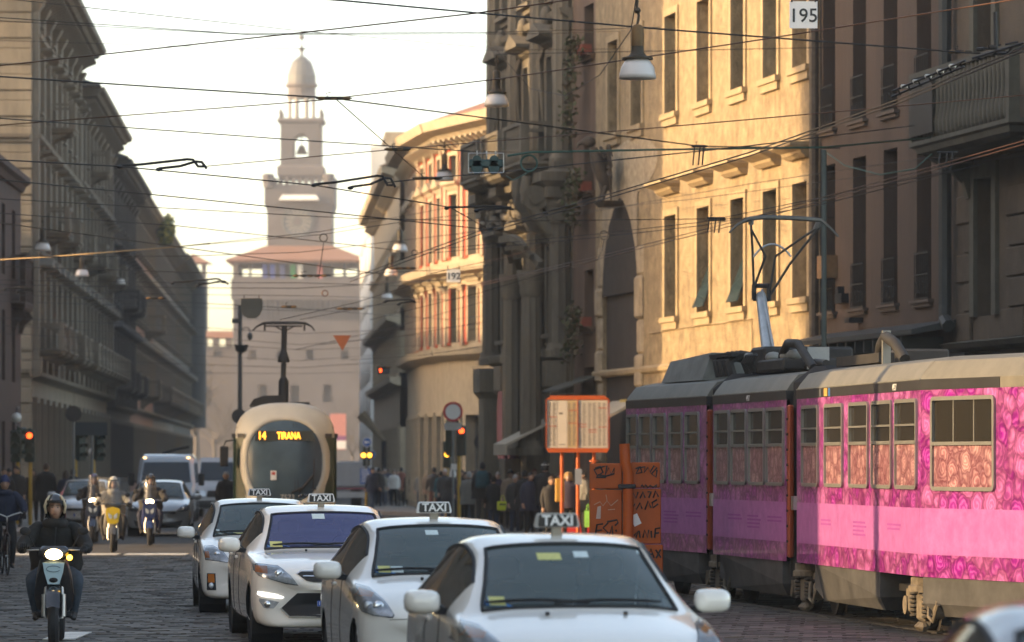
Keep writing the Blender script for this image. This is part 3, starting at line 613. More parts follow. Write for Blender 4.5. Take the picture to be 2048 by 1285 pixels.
def shrub(name, label, c, rx, ry, rz, n, seed, sz=.12):
    r_ = random.Random(seed); root = thing(name, label, 'shrub', c); q = MB()
    for i in range(n):
        d = Vector((r_.gauss(0,1), r_.gauss(0,1), r_.gauss(0,1))).normalized()*(r_.random()**.4); p = Vector((d.x*rx, d.y*ry, d.z*rz+rz))
        a = Vector((r_.gauss(0,1), r_.gauss(0,1), r_.gauss(0,1))).normalized()*sz*r_.uniform(.6, 1.4); b = a.orthogonal().normalized()*sz*.6
        q.mi = 1 if r_.random() < .35 else 0; q.add([p-a, p+b, p+a, p-b], [(0,1,2,3)])
    q.build('foliage', [RG, RG2], root, fix=False)
    q = MB()
    for i in range(4): q.tube([(0, 0, 0), (r_.gauss(0, rx*.2), r_.gauss(0, ry*.2), rz*.7), (r_.gauss(0, rx*.5), r_.gauss(0, ry*.5), rz*1.5)], [.06, .04, .015], 5)
    q.build('stem', mat('bark', (.08, .06, .04), .9), root)
shrub('roof_shrub', 'yellow green shrub growing on the roof edge of the far left row', at(332, 492, 292), .6, 1.2, 1.1, 360, 4, .22)
shrub('roof_shrub', 'pale green shrub above the cornice of the corner palace top left', at(112, 40, 185), .9, 1.2, 1.3, 400, 5, .2)

# dark red brick wing at the left edge
WING = mat('dark_red_brick', (.045, .026, .019), .85, var=.3, scale=2, bump=.3)
lw = thing('brick_wing', 'dark red brick wing with corbelled balcony at the left edge', 'building', (-17.05, 136, 0), math.atan2(14, -.45))
facade(lw, 14, 11.6, [(c-.6, c+.6, z, z+2.4) for c in (3, 7, 11) for z in (1, 4.8, 8.4)], WING); boxo('block', WING, lw, 0, 14, .5, 12, 0, 11.55)
for c in (3, 7, 11):
    for z in (1, 4.8, 8.4): add_window(lw, c, z, 1.2, 2.4, .24)
balcony(lw, 11.8, 7.6, 3.6, WING, .5, 1.6); cornice(lw, 14, 11.6, WING, ((.1,0),(.2,.2),(.35,.3),(.35,.5)))

# unseen house blocks added outside the frame, sheared and spaced to shape the sun shafts
HS = stone('offside', (.30, .26, .21)); mslope = SUN_AZ[1]/SUN_AZ[0]
def sun_blocker(name, label, Ya, Yb, H, back=24, xoff=0):
    q = MB(); xa, xb = LX(Ya)+xoff, LX(Yb)+xoff; root = thing(name, label, 'building', (xa, Ya, 0))
    poly = [(0, 0), (xb-xa, Yb-Ya), (xb-xa-back, Yb-Ya-back*mslope), (-back, -back*mslope)]
    q.prism(poly, 0, H, 'z'); q.build('wall', HS, root)
    q = MB(); cx = sum(p[0] for p in poly)/4; cy = sum(p[1] for p in poly)/4
    q.loft([[(cx+(x-cx)*1.02, cy+(y-cy)*1.02, H) for x, y in poly], [(cx+(x-cx)*.5, cy+(y-cy)*.5, H+1.6) for x, y in poly]]); q.build('roof', TILE, root)
sun_blocker('stone_house', 'tall stone house beside the camera on the left pavement', 4, 40.3, 19)
sun_blocker('low_shop', 'single storey shop between two tall houses on the left pavement', 40.4, 49.7, 4.6)  # added low, so its shade covers the taxis and misses the tram
sun_blocker('stone_house', 'tall stone house on the near side of the sunlit side street', 49.8, 87.4, 20)
sun_blocker('stone_house', 'tall stone house on the far side of the sunlit side street', 101.4, 116.5, 21)
sun_blocker('stone_house', 'tall stone house before the brick wing', 118.5, 135.5, 21, xoff=-.6)  # set back along the sun, leaving a slit that lights one strip
sun_blocker('stone_house', 'tall stone house at the back of the left square', 128, 166, 17.0, 22, -24)  # added out of view to keep the red panelled palace shaded low down
# ------------------------------------------------------------------ the castle at the end of the street, 670 m away
BR = mat('castle_brick', (.10, .09, .092), .9, var=.15, scale=.2); BR2 = mat('castle_brick_dark', (.08, .075, .08), .9, var=.15, scale=.2)
CST = mat('castle_stone', (.34, .30, .25), .9, var=.1, scale=.3); DOME = mat('dome_lead', (.09, .10, .105), .6, var=.15, scale=.3); HOLE = mat('opening_shadow', (.02, .02, .022), .9, var=0)
YC = 670; K = YC/F
def X_(u): return (u-1024)*K
def Z_(v): return 2+(925-v)*K
ct = thing('castle_tower', 'tall stepped brick clock tower with domed lantern at the end of the street', 'tower', (X_(597), YC, 0))
cx = X_(597)
def xs(u): return X_(u)-cx
def quadbox(q, u0, u1, v0, v1, dy=None, y0=0): 
    hw = (xs(u1)-xs(u0))/2; d = dy or 2*hw; q.box(xs(u0), xs(u1), y0, y0+d, Z_(v1), Z_(v0))
# base block with loggia openings right through
W = xs(727)-xs(466); ops = [(a-.9, a+.9, Z_(553), Z_(528)) for a in [xs(487), xs(513), xs(540), xs(566), xs(592), xs(618), xs(648), xs(675), xs(703)]]
facade(ct, W, Z_(525), [(a, b, c, d) for a, b, c, d in ops]+[(x-.7, x+.7, Z_(805), Z_(770)) for x in (xs(525), xs(590), xs(655))]+[(x-.6, x+.6, Z_(720), Z_(700)) for x in (xs(505), xs(560), xs(620), xs(690))]+[(xs(575), xs(620), 0, 9)], BR, s0=xs(466), reveal=1.2, name='wall')
q = MB(); q.box(xs(466), xs(727), 1.3, W, 0, Z_(556)); q.box(xs(466), xs(468.5), 1.3, W, Z_(556), Z_(525)); q.box(xs(724.5), xs(727), 1.3, W, Z_(556), Z_(525)); q.box(xs(530), xs(660), 5, 15, Z_(556), Z_(525)); q.build('base_block', BR, ct)
mc = MB()                                              # machicolation under the loggia
for i in range(26): x = xs(466)+(i+.5)*W/26; mc.loft([[(x-.22, -b, z), (x+.22, -b, z), (x+.22, .02, z), (x-.22, .02, z)] for b, z in ((.1, Z_(640)), (.5, Z_(615)), (.8, Z_(600)))])
mc.build('corbel_table', BR2, ct); boxo('parapet', BR, ct, xs(463), xs(730), -.8, .0, Z_(600), Z_(558))
q = MB(); q.loft([[(xs(455), -2.2, Z_(526)), (xs(735), -2.2, Z_(526)), (xs(735), W+2, Z_(526)), (xs(455), W+2, Z_(526))], [(xs(453), -2.4, Z_(521)), (xs(737), -2.4, Z_(521)), (xs(737), W+2, Z_(521)), (xs(453), W+2, Z_(521))], [(xs(528), 5, Z_(489)), (xs(663), 5, Z_(489)), (xs(663), 15.4, Z_(489)), (xs(528), 15.4, Z_(489))]]); q.build('skirt_roof', TILE, ct)
q = MB(); quadbox(q, 531, 660, 400, 489, y0=5); q.build('clock_stage', BR, ct)
q = MB(); q.loft([[(xs(531)-a, 5-a, z), (xs(660)+a, 5-a, z), (xs(660)+a, 15.4+a, z), (xs(531)-a, 15.4+a, z)] for a, z in ((.02, Z_(420)), (.45, Z_(405)), (.45, Z_(365)))]); q.build('gallery', BR2, ct)
for u in (533, 655):
    for yy in (4.6, 15): q = MB(); q.lathe([(.75, Z_(372)), (.95, Z_(355)), (.95, Z_(346)), (.6, Z_(344))], 8, Matrix.Translation((xs(u), yy, 0))); q.build('corner_turret', BR2, ct)
q = MB()
for i in range(9): x = xs(545)+i*(xs(648)-xs(545))/8; q.box(x-.35, x+.35, 4.4, 5.0, Z_(365), Z_(352))
q.build('battlement', BR2, ct)
q = MB(); q.lathe([(2.6, 0), (2.6, .2), (2.3, .25), (2.3, .1)], 28, Matrix.Translation((xs(592), 5.0, Z_(440))) @ Matrix.Rotation(R(90), 4, 'X')); q.build('clock_ring', DOME, ct)
q = MB(); q.lathe([(2.25, 0), (2.25, .06)], 28, Matrix.Translation((xs(592), 4.98, Z_(440))) @ Matrix.Rotation(R(90), 4, 'X')); q.lathe([(.6, 0), (.6, .12)], 12, Matrix.Translation((xs(592), 4.98, Z_(440))) @ Matrix.Rotation(R(90), 4, 'X')); q.build('clock_face', BR, ct)
q = MB()
for t in range(16): q.box(-.06, .06, -.1, .0, .9, 2.1, Matrix.Translation((xs(592), 4.95, Z_(440))) @ Matrix.Rotation(t*math.pi/8, 4, 'Y'))
q.build('clock_rays', CST, ct)
q = MB(); q.loft([[(xs(556), 2.6, Z_(398)), (xs(636), 2.6, Z_(398)), (xs(636), 5, Z_(398)), (xs(556), 5, Z_(398))], [(xs(562), 3.2, Z_(388)), (xs(630), 3.2, Z_(388)), (xs(630), 5, Z_(386)), (xs(562), 5, Z_(386))]]); q.build('white_canopy', mat('canopy_white', (.7, .69, .65), .7), ct)
# belfry stage: open arch front and back
hw = (xs(638)-xs(556))/2; c0 = xs(597); y0 = 7
q = MB(); a0, a1 = xs(582), xs(612); zt, zbm = Z_(275), Z_(308)
for yy in (y0, y0+2*hw-.8):
    q.box(c0-hw, a0, yy, yy+.8, Z_(345), Z_(235)); q.box(a1, c0+hw, yy, yy+.8, Z_(345), Z_(235)); q.box(a0, a1, yy, yy+.8, Z_(345), zbm)
    n = 10; arc = [(a0+(a1-a0)*(.5-.5*math.cos(math.pi*i/n)), zt+(a1-a0)*.5*math.sin(math.pi*i/n)*.9) for i in range(n+1)]
    q.prism([(a0, Z_(235)), (a0, zt)]+arc[1:-1]+[(a1, zt), (a1, Z_(235))], yy, yy+.8)
for x in (c0-hw, c0+hw-.8): q.box(x, x+.8, y0+.8, y0+2*hw-.8, Z_(345), Z_(235))
q.build('belfry_stage', BR2, ct)
q = MB(); q.lathe([(.95, 0), (.85, .3), (.6, .9), (.5, 1.3), (.15, 1.5)], 14, Matrix.Translation((c0, y0+hw, Z_(300)))); q.tube([(c0, y0+hw, Z_(300)+1.5), (c0, y0+hw, Z_(262))], .1, 5); q.build('bell', DARKM, ct, 40)
q = MB()
for d, v in ((.15, 345), (.15, 340)): pass
q.loft([[(c0-hw-d, y0-d, z), (c0+hw+d, y0-d, z), (c0+hw+d, y0+2*hw+d, z), (c0-hw-d, y0+2*hw+d, z)] for d, z in ((0, Z_(240)), (.5, Z_(236)), (.5, Z_(231)), (.1, Z_(229)))]); q.build('stage_cornice', BR, ct); q = MB()
q.loft([[(c0-hw-d, y0-d, z), (c0+hw+d, y0-d, z), (c0+hw+d, y0+2*hw+d, z), (c0-hw-d, y0+2*hw+d, z)] for d, z in ((.1, Z_(352)), (.5, Z_(345)), (.5, Z_(328)), (.05, Z_(324)))]); q.build('stage_cornice', BR, ct)
for dx in (-1, 1):
    for dy in (0, 2*hw): q = MB(); q.lathe([(.25, Z_(229)), (.18, Z_(220)), (.3, Z_(218)), (.02, Z_(208))], 6, Matrix.Translation((c0+dx*hw, y0+dy, 0))); q.build('pinnacle', BR2, ct)
# lantern: eight columns, drum, dome, finial
cy = y0+hw; rr = (xs(624)-xs(568))/2-.15
for i in range(8):
    t = math.pi/8+i*math.pi/4; q = MB(); q.lathe([(.3, Z_(230)), (.25, Z_(226)), (.24, Z_(190)), (.32, Z_(186))], 8, Matrix.Translation((c0+rr*math.cos(t), cy+rr*math.sin(t), 0))); q.build('lantern_column', CST, ct)
q = MB(); q.lathe([(rr+.25, Z_(187)), (rr+.3, Z_(182)), (rr+.15, Z_(178)), (rr+.15, Z_(165)), (rr+.55, Z_(162)), (rr+.5, Z_(157))], 16, Matrix.Translation((c0, cy, 0))); q.build('drum', BR, ct)
q = MB(); q.lathe([(rr+.25, Z_(158)), (rr+.2, Z_(140)), (rr*.93, Z_(125)), (rr*.75, Z_(112)), (rr*.4, Z_(104)), (.3, Z_(100))], 16, Matrix.Translation((c0, cy, 0))); q.build('dome', DOME, ct)
q = MB(); q.lathe([(.3, Z_(101)), (.2, Z_(93)), (.5, Z_(88)), (.45, Z_(84)), (.12, Z_(80)), (.1, Z_(68)), (.5, Z_(64)), (.45, Z_(60)), (.06, Z_(55)), (.04, Z_(30))], 10, Matrix.Translation((c0, cy, 0))); q.build('finial', DOME, ct, 40)
for u, c in ((530, (.03, .05, .22)), (545, (.05, .08, .3)), (586, (.02, .2, .06)), (600, (.6, .6, .55)), (640, (.4, .12, .12)), (565, (.06, .08, .2))):
    q = MB(); q.loft([[(xs(u)-.35, -1.6+.5*k, Z_(530)-k), (xs(u)+.45, -1.5+.4*k, Z_(530)-k*1.1), (xs(u)+.45, -1.45+.4*k, Z_(530)-k*1.1), (xs(u)-.35, -1.55+.5*k, Z_(530)-k)] for k in (0, .8, 1.7, 2.6)]); q.build('flag', mat('flag_%d' % u, c, .8), ct)
# curtain wall
cw = thing('castle_wall', 'long low brick castle wall with a tiled wall walk beside the tower', 'wall', (0, 676, 0))
zt = Z_(672); seg = [(X_(180), X_(466)), (X_(727), X_(1080))]
for a, b in seg:
    n = int((b-a)/5); ops = [(a+(i+.5)*(b-a)/n-.7, a+(i+.5)*(b-a)/n+.7, Z_(712), Z_(700)) for i in range(n)]+[(a+(i+.25)*(b-a)/n-.4, a+(i+.25)*(b-a)/n+.4, Z_(812), Z_(772)) for i in range(n)]
    facade(cw, b-a, zt-1.5, ops, BR, s0=a, reveal=.8); boxo('block', BR2, cw, a, b, .9, 6, 0, zt-1.6)
    m_ = MB(); k = int((b-a)/1.9)
    for i in range(k): x = a+(i+.5)*(b-a)/k; m_.box(x-.55, x+.55, -.5, .3, zt-1.49, zt-.2)
    m_.build('merlons', BR, cw); q = MB(); q.loft([[(a, -.8, zt-.2), (b, -.8, zt-.2), (b, 5, zt-.2), (a, 5, zt-.2)], [(a, 2, zt+1.0), (b, 2, zt+1.0), (b, 2.4, zt+1.0), (a, 2.4, zt+1.0)]]); q.build('wall_roof', TILE, cw)
st = thing('castle_turret', 'small square turret with tiled cap beside the far left row', 'tower', (X_(376), 690, 0))
q = MB(); q.box(-3, 1.4, 0, 4.4, 0, Z_(548)); 
for x in (-3, .7): q.box(x, x+.7, 0, .7, Z_(548), Z_(515))
for x in (-1.3,): q.box(x, x+.9, 0, .7, Z_(548), Z_(515))
q.build('shaft', BR2, st); q = MB(); q.loft([[(-3.8, -.8, Z_(515)), (2.2, -.8, Z_(515)), (2.2, 5.2, Z_(515)), (-3.8, 5.2, Z_(515))], [(-.9, 2, Z_(495)), (-.7, 2, Z_(495)), (-.7, 2.4, Z_(495)), (-.9, 2.4, Z_(495))]]); q.build('cap', TILE, st)
# bare winter trees before the castle
BARK = mat('winter_bark', (.09, .075, .06), .9, var=.3)
def bare_tree(label, x, y, h, seed):
    r_ = random.Random(seed); root = thing('bare_tree', label, 'tree', (x, y, 0), 0, 'bare trees before the castle'); q = MB(); t = MB()
    t.tube([(0,0,0), (.1,0,h*.2), (0,.1,h*.4)], [h*.03, h*.024, h*.018], 7); t.build('trunk', BARK, root)
    def br(p, d, L, r0, k):
        e = p+d*L*.5+Vector((r_.gauss(0,.06), r_.gauss(0,.06), .05))*L; f = e+(d+Vector((r_.gauss(0,.2), r_.gauss(0,.2), .1))).normalized()*L*.5
        q.tube([p, e, f], [r0, r0*.75, r0*.5], 4)
        if k: 
            for i in range(3 if k > 1 else 4): br(e if i == 0 else f, (d+Vector((r_.gauss(0,.55), r_.gauss(0,.55), r_.gauss(.15,.3)))).normalized(), L*r_.uniform(.55, .8), r0*.55, k-1)
    for i in range(5): br(Vector((0,0,h*.32)), Vector((r_.gauss(0,.6), r_.gauss(0,.6), .9)).normalized(), h*.28, h*.014, 3)
    q.build('crown', BARK, root)
for i, (u, y, h) in enumerate(((392, 560, 17), (428, 590, 13), (345, 540, 15), (455, 600, 11), (705, 560, 9), (722, 600, 11))):
    bare_tree(['leafless tree with wide limbs just right of the left row', 'leafless tree left of the tall lamp pole', 'leafless tree half hidden by the far left houses', 'small leafless tree behind the cream tram', 'small leafless tree right of the cream tram', 'leafless tree beside the netted house'][i], (u-1024)/F*y, y, h, 40+i)
# ------------------------------------------------------------------ cars
def pchip(xs, ys):
    n = len(xs); h = [xs[i+1]-xs[i] for i in range(n-1)]; d = [(ys[i+1]-ys[i])/h[i] for i in range(n-1)]; m = [0]*n
    m[0], m[-1] = d[0], d[-1]
    for i in range(1, n-1): m[i] = 0 if d[i-1]*d[i] <= 0 else 2*d[i-1]*d[i]/(d[i-1]+d[i])
    def f(x):
        i = 0
        while i < n-2 and x > xs[i+1]: i += 1
        t = (x-xs[i])/h[i]; t2 = t*t; t3 = t2*t
        return (2*t3-3*t2+1)*ys[i]+(t3-2*t2+t)*h[i]*m[i]+(-2*t3+3*t2)*ys[i+1]+(t3-t2)*h[i]*m[i+1]
    return f
def crom(P, c):
    n = len(P)-1; i = min(int(c), n-1); t = c-i
    p0, p1, p2, p3 = P[max(i-1, 0)], P[i], P[i+1], P[min(i+2, n)]
    if i == 0: p0 = (-P[1][0], P[1][1])
    if i == n-1: p3 = (-P[n-1][0], P[n-1][1])
    def g(a, b, c_, d): return .5*((2*b)+(-a+c_)*t*.9+(2*a-5*b+4*c_-d)*t*t*.9+(-a+3*b-3*c_+d)*t*t*t*.9) if False else b+.5*.86*t*(c_-a)+t*t*(3*(c_-b)-.86*(c_-a)-.5*.86*(d-b))+t*t*t*(2*(b-c_)+.5*.86*(c_-a)+.5*.86*(d-b))
    return g(p0[0], p1[0], p2[0], p3[0]), g(p0[1], p1[1], p2[1], p3[1])
class CarSurf:
    def __init__(s, T):
        ys = [t[0] for t in T]; s.f = [pchip(ys, [t[k] for t in T]) for k in range(1, 9)]; s.L = ys[-1]
    def pt(s, y, c):
        sg = 1; 
        if c > 9: c = 18-c; sg = -1
        bow, zb, w_, zs, ws, zt, wt, ze = [f(y) for f in s.f]
        P = [(0, zb), (.8*w_, zb), (.965*w_, zb+.07), (w_, zb+.42*(zs-zb)), (w_*.988, zs-.2*(zs-zb)), (ws, zs), (wt+(ws-wt)*.52+.02, zs+(ze-zs)*.5), (wt, ze), (wt*.62, zt-(zt-ze)*.22), (0, zt)]
        x, z = crom(P, c); x = max(x, 0)
        return Vector((sg*x, y+bow*(min(1, x/max(.05, w_)))**2.2, z))
CARPAINT = {}
def paint(name, col, rough=.22, metal=0.):
    return mat('paint_'+name, col, rough, metal, var=.03, scale=2, coat=1.)
TYRE = mat('tyre', (.02, .02, .021), .8, var=.2); RIM = mat('alloy', (.42, .42, .43), .3, .9)
WSGLASS = glass('windscreen_glass', (.55, .66, .68), .5, (.11, .15, .145)); WSBLUE = glass('windscreen_glass_blue', (.4, .44, .62), .42, (.075, .085, .24)); SIDEGL = glass('side_glass', (.3, .3, .28), .35, (.015, .013, .011))
INTER = mat('interior_cloth', (.035, .037, .04), .9); DASH = mat('dashboard', (.02, .021, .023), .7)
LENS = glass('headlamp_lens', (.92, .94, .96), .96, (.5, .5, .5)); REFL = mat('headlamp_reflector', (.60, .62, .64), .22, .45, var=.35, scale=16); AMBERL = mat('amber_lens', (.55, .17, .03), .25, var=.1); LAMPD = mat('headlamp_dark', (.10, .11, .13), .2, .7, var=.5, scale=12)
def decal(name, poly, bvh, off, m, parent, cuts=3, y0=-3., dirv=(0, 1, 0), smooth=True):
    bm = bmesh.new(); vs_ = [bm.verts.new((x, 0, z)) for x, z in poly]; bm.faces.new(vs_)
    bmesh.ops.triangulate(bm, faces=bm.faces)
    for _ in range(cuts): bmesh.ops.subdivide_edges(bm, edges=[e for e in bm.edges if e.calc_length() > .035], cuts=1, use_grid_fill=True); bmesh.ops.triangulate(bm, faces=[f for f in bm.faces if len(f.verts) > 3])
    d = Vector(dirv); ly = None
    for v in bm.verts:
        hit, nrm, _, _ = bvh.ray_cast(Vector((v.co.x, y0, v.co.z)), d)
        if hit is None: hit, nrm, _, _ = bvh.find_nearest(Vector((v.co.x, .3, v.co.z)))
        if nrm.y > 0: nrm = -nrm
        v.co = hit + nrm*off*.5 + Vector((0, -off*.5, 0))
    bmesh.ops.recalc_face_normals(bm, faces=bm.faces)
    me = bpy.data.meshes.new(name); bm.to_mesh(me); bm.free(); me.materials.append(m)
    if smooth: me.polygons.foreach_set('use_smooth', [True]*len(me.polygons))
    return inst(name, me, parent)
def mirror_poly(p): return [(-x, z) for x, z in reversed(p)]
def rim_mesh(r_, w_, key={}):
    k = (r_, w_)
    if k not in key:
        M = Matrix.Rotation(R(90), 4, 'Y')
        t = MB(); t.lathe([(r_*.66, -w_/2), (r_*.93, -w_/2), (r_*.985, -w_*.36), (r_, -w_*.2), (r_, w_*.2), (r_*.985, w_*.36), (r_*.93, w_/2), (r_*.66, w_/2)], 28, M)
        q = MB(); q.lathe([(r_*.66, -w_*.46), (r_*.62, -w_*.1), (r_*.62, w_*.1), (r_*.66, w_*.46)], 28, M, False, False); q.lathe([(.06, -w_*.4), (.06, w_*.4)], 12, M)
        for i in range(7):
            q.box(-w_*.4, w_*.4, -.035, .035, .05, r_*.64, Matrix.Rotation(i*2*math.pi/7, 4, 'X'))
        key[k] = (t.mesh('tyre', TYRE, 40), q.mesh('rim', RIM, 40))
    return key[k]
def add_wheel(root, x, y, r_=.315, w_=.2):
    a, b = rim_mesh(r_, w_); o = inst('wheel', a, root, loc=(x, y, r_)); inst('rim', b, o); return o
SIGNB = mat('sign_black', (.012, .013, .016), .3, var=0); SIGNW = mat('sign_white', (.8, .79, .76), .35, var=.03); SIGNP = mat('sign_post', (.30, .26, .2), .6)
def taxi_sign(root, y, z, shade=SIGNW):
    q = MB(); a, b, h = .15, .045, .118
    def ring(f, zz): return [(x*f, yy, zz) for x, yy in ((-a, -b), (a, -b), (a, b), (-a, b))]
    q.loft([[(-a, -b, .02), (a, -b, .02), (a, b, .02), (-a, b, .02)], [(-a-.004, -b-.004, .04), (a+.004, -b-.004, .04), (a+.004, b+.004, .04), (-a-.004, b+.004, .04)], [(-a*.94, -b*.8, .1), (a*.94, -b*.8, .1), (a*.94, b*.8, .1), (-a*.94, b*.8, .1)], [(-a*.88, -b*.6, h), (a*.88, -b*.6, h), (a*.88, b*.6, h), (-a*.88, b*.6, h)]])
    M = Matrix.Translation((0, y, z+.03)); me = q.mesh('taxi_sign', shade, 50); o = inst('taxi_sign', me, root, M)
    p = MB(); p.box(-.035, .035, -.03, .03, -.04, .02); p.build('post', SIGNP, o)
    p = MB(); pr = [(-.137, .034), (-.128, .025), (.128, .025), (.137, .034), (.130, .102), (.121, .109), (-.121, .109), (-.130, .102)]
    p.prism(pr, -b-.009, -b+.004); p.build('sign_panel', SIGNB, o)
    text_mesh('TAXI', .098, SIGNW, .004, .0025, 'lettering', o, TM(0, -b-.0115, .066))
    return o
def make_car(name, label, cat, group, P, loc, yaw):
    root = thing(name, label, cat, (loc[0], loc[1], 0.03), yaw, group)
    S_ = CarSurf(P['T']); ya, yb, yc, yd = P['ws']; sa_, sb_ = P['side']
    yl = sorted(set([round(.012*i, 3) for i in range(6)]+[round(.08+.03*i, 3) for i in range(14)]+[round(.5+.06*i, 3) for i in range(int((S_.L-.5)/.06)+1)]+[ya, yb, yc, yd, sa_, sb_, S_.L]))
    cl = sorted(set([round(i/4, 3) for i in range(37)]+[7.25, 5.15, 6.8])); cl = cl+[round(18-c, 3) for c in reversed(cl[:-1])]
    V = [[S_.pt(y, c) for c in cl] for y in yl]
    groups = {'body': MB(), 'windscreen': MB(), 'rear_window': MB(), 'side_window': MB(), 'side_window2': MB()}; wh = P['wheels']; ra = P['arch']
    idx = {}
    def vid(g, i, j):
        k = (g, i, j)
        if k not in idx:
            p = V[i][j].copy()
            if g == 'body' and abs(p.x) > .5:
                for wy in wh:
                    d = Vector((p.y-wy, p.z-P['wr'])); 
                    if abs(d.length-ra) < .045 and p.z > .1: d = d.normalized()*ra; p.y, p.z = wy+d.x, P['wr']+d.y
            groups[g].v.append(tuple(p)); idx[k] = len(groups[g].v)-1
        return idx[k]
    for i in range(len(yl)-1):
        for j in range(len(cl)-1):
            y = (yl[i]+yl[i+1])/2; c = (cl[j]+cl[j+1])/2; cc = c if c <= 9 else 18-c
            ctr = (V[i][j]+V[i+1][j+1])/2; g = 'body'
            if ya < y < yb and cc > 7.25: g = 'windscreen'
            elif yc < y < yd and cc > 7.25: g = 'rear_window'
            elif sa_ < y < sb_ and 5.15 < cc < 6.8: g = 'side_window' if c < 9 else 'side_window2'
            if g == 'body' and abs(ctr.x) > .55 and any((ctr.y-wy)**2+(ctr.z-P['wr'])**2 < (ra-.005)**2 for wy in wh) and cc > 1.2: continue
            groups[g].f.append((vid(g, i, j), vid(g, i+1, j), vid(g, i+1, j+1), vid(g, i, j+1))); groups[g].m.append(0)
    b = groups['body']; b.f.append(tuple(vid('body', 0, j) for j in range(len(cl)-1))); b.m.append(0); n = len(yl)-1; b.f.append(tuple(reversed([vid('body', n, j) for j in range(len(cl)-1)]))); b.m.append(0)
    body = b.build('body', P['paint'], root, 42)
    bvh = BVHTree.FromPolygons(b.v, b.f)
    # wheel housings and underside
    q = MB()
    for wy in wh:
        for sg in (-1, 1): q = MB(); q.lathe([(ra+.01, 0), (ra+.012, .34)], 20, Matrix.Translation((sg*(P['w']-.36), wy, P['wr'])) @ Matrix.Rotation(R(90*sg), 4, 'Y'), True, False); q.build('wheel_housing', BLACK, root)
    for wy in wh:
        for sg in (-1, 1): add_wheel(root, sg*(P['w']-.145), wy, P['wr'], .205)
    groups['windscreen'].build('windscreen', P.get('glass', WSGLASS), root, True); groups['rear_window'].build('rear_window', WSGLASS, root, True)
    for k in ('side_window', 'side_window2'): groups[k].build('side_window', SIDEGL, root, True)
    # black rubber edge round the windscreen
    j0 = cl.index(7.25); j1 = len(cl)-1-j0; i0, i1 = yl.index(ya), yl.index(yb)
    loop = [V[i0][j] for j in range(j0, j1+1)]+[V[i][j1] for i in range(i0+1, i1+1)]+[V[i1][j] for j in range(j1-1, j0-1, -1)]+[V[i][j0] for i in range(i1-1, i0-1, -1)]
    q = MB(); q.tube([p+Vector((0, -.004, .002)) for p in loop], .014, 6); q.build('windscreen_seal', BLACK, root)
    for sx in (-1, 1):
        q = MB(); i0, i1 = yl.index(sa_), yl.index(sb_); ja = cl.index(5.15) if sx > 0 else len(cl)-1-cl.index(5.15); jb = cl.index(6.8) if sx > 0 else len(cl)-1-cl.index(6.8)
        q.tube([V[i][ja] for i in range(i0, i1+1)], .012, 4); q.tube([V[i][jb] for i in range(i0, i1+1)], .016, 4); q.build('window_trim', BLACK, root)
    # cabin
    zc = P['cowl']; w_ = P['w']
    q = MB(); q.loft([[(-w_*.8, y, z0), (w_*.8, y, z0), (w_*.8, y, z1), (-w_*.8, y, z1)] for y, z0, z1 in ((ya+.2, zc-.3, zc-.06), (ya+.5, zc-.3, zc-.03), (ya+.75, zc-.3, zc-.1))]); q.build('dashboard', DASH, root)
    for sx in (-1, 1):
        q = MB(); yy = yb+.25
        q.loft([[(sx*.36-a, yy+d, z), (sx*.36+a, yy+d, z), (sx*.36+a, yy+d+.14, z), (sx*.36-a, yy+d+.14, z)] for a, d, z in ((.24, 0, .5), (.25, .03, .8), (.21, .1, 1.08), (.17, .12, 1.13))]); q.bbox(sx*.36-.12, sx*.36+.12, yy+.13, yy+.23, 1.16, 1.33, .04); q.tube([(sx*.36-.05, yy+.18, 1.1), (sx*.36-.05, yy+.18, 1.2)], .01, 4); q.build('seat', INTER, root, 50)
    q = MB(); q.bbox(-.6, .6, yb+1.15, yb+1.3, .5, 1.05, .05); 
    for x in (-.4, .4): q.bbox(x-.12, x+.12, yb+1.2, yb+1.3, 1.07, 1.2, .03)
    q.build('rear_seat', INTER, root); q = MB(); q.lathe([(.185, -.012), (.2, 0), (.185, .012), (.17, 0), (.185, -.012)], 20, Matrix.Translation((.36, yb-.25, 1.0)) @ Matrix.Rotation(R(65), 4, 'X'), False, False); q.build('steering_wheel', DASH, root)
    q = MB(); q.bbox(-.11, .11, yb-.1, yb-.06, S_.pt(yb, 9).z-.14, S_.pt(yb, 9).z-.07, .015); q.build('rear_view_mirror', DASH, root)
    gb = BVHTree.FromPolygons(groups['windscreen'].v, groups['windscreen'].f)
    for (x, z, a, h, col) in P.get('stickers', ()):
        decal('sticker', [(x, z), (x+a, z), (x+a, z+h), (x, z+h)], gb, .004, mat('sticker_%s' % col, {'b': (.05, .2, .5), 'y': (.6, .58, .2), 'w': (.6, .68, .66), 'g': (.45, .6, .35)}[col], .6, var=.1, scale=40), root, 1)
    for sx, x1 in ((-1, .05), (-.3, .55)):
        pts = []
        for t in range(8):
            x = (sx*.62)+(x1-sx*.62)*t/7; h_, nn, _, _ = gb.ray_cast(Vector((x, -2, zc+.045+.018*math.sin(t/7*math.pi))), Vector((0, 1, 0)))
            if h_ is not None: pts.append(h_+Vector((0, -.02, .012)))
        if len(pts) > 2: q = MB(); q.tube(pts, [.008]+[.011]*(len(pts)-2)+[.007], 5); q.build('wiper', BLACK, root)
    # door mirrors
    mz, my = P['mirror']
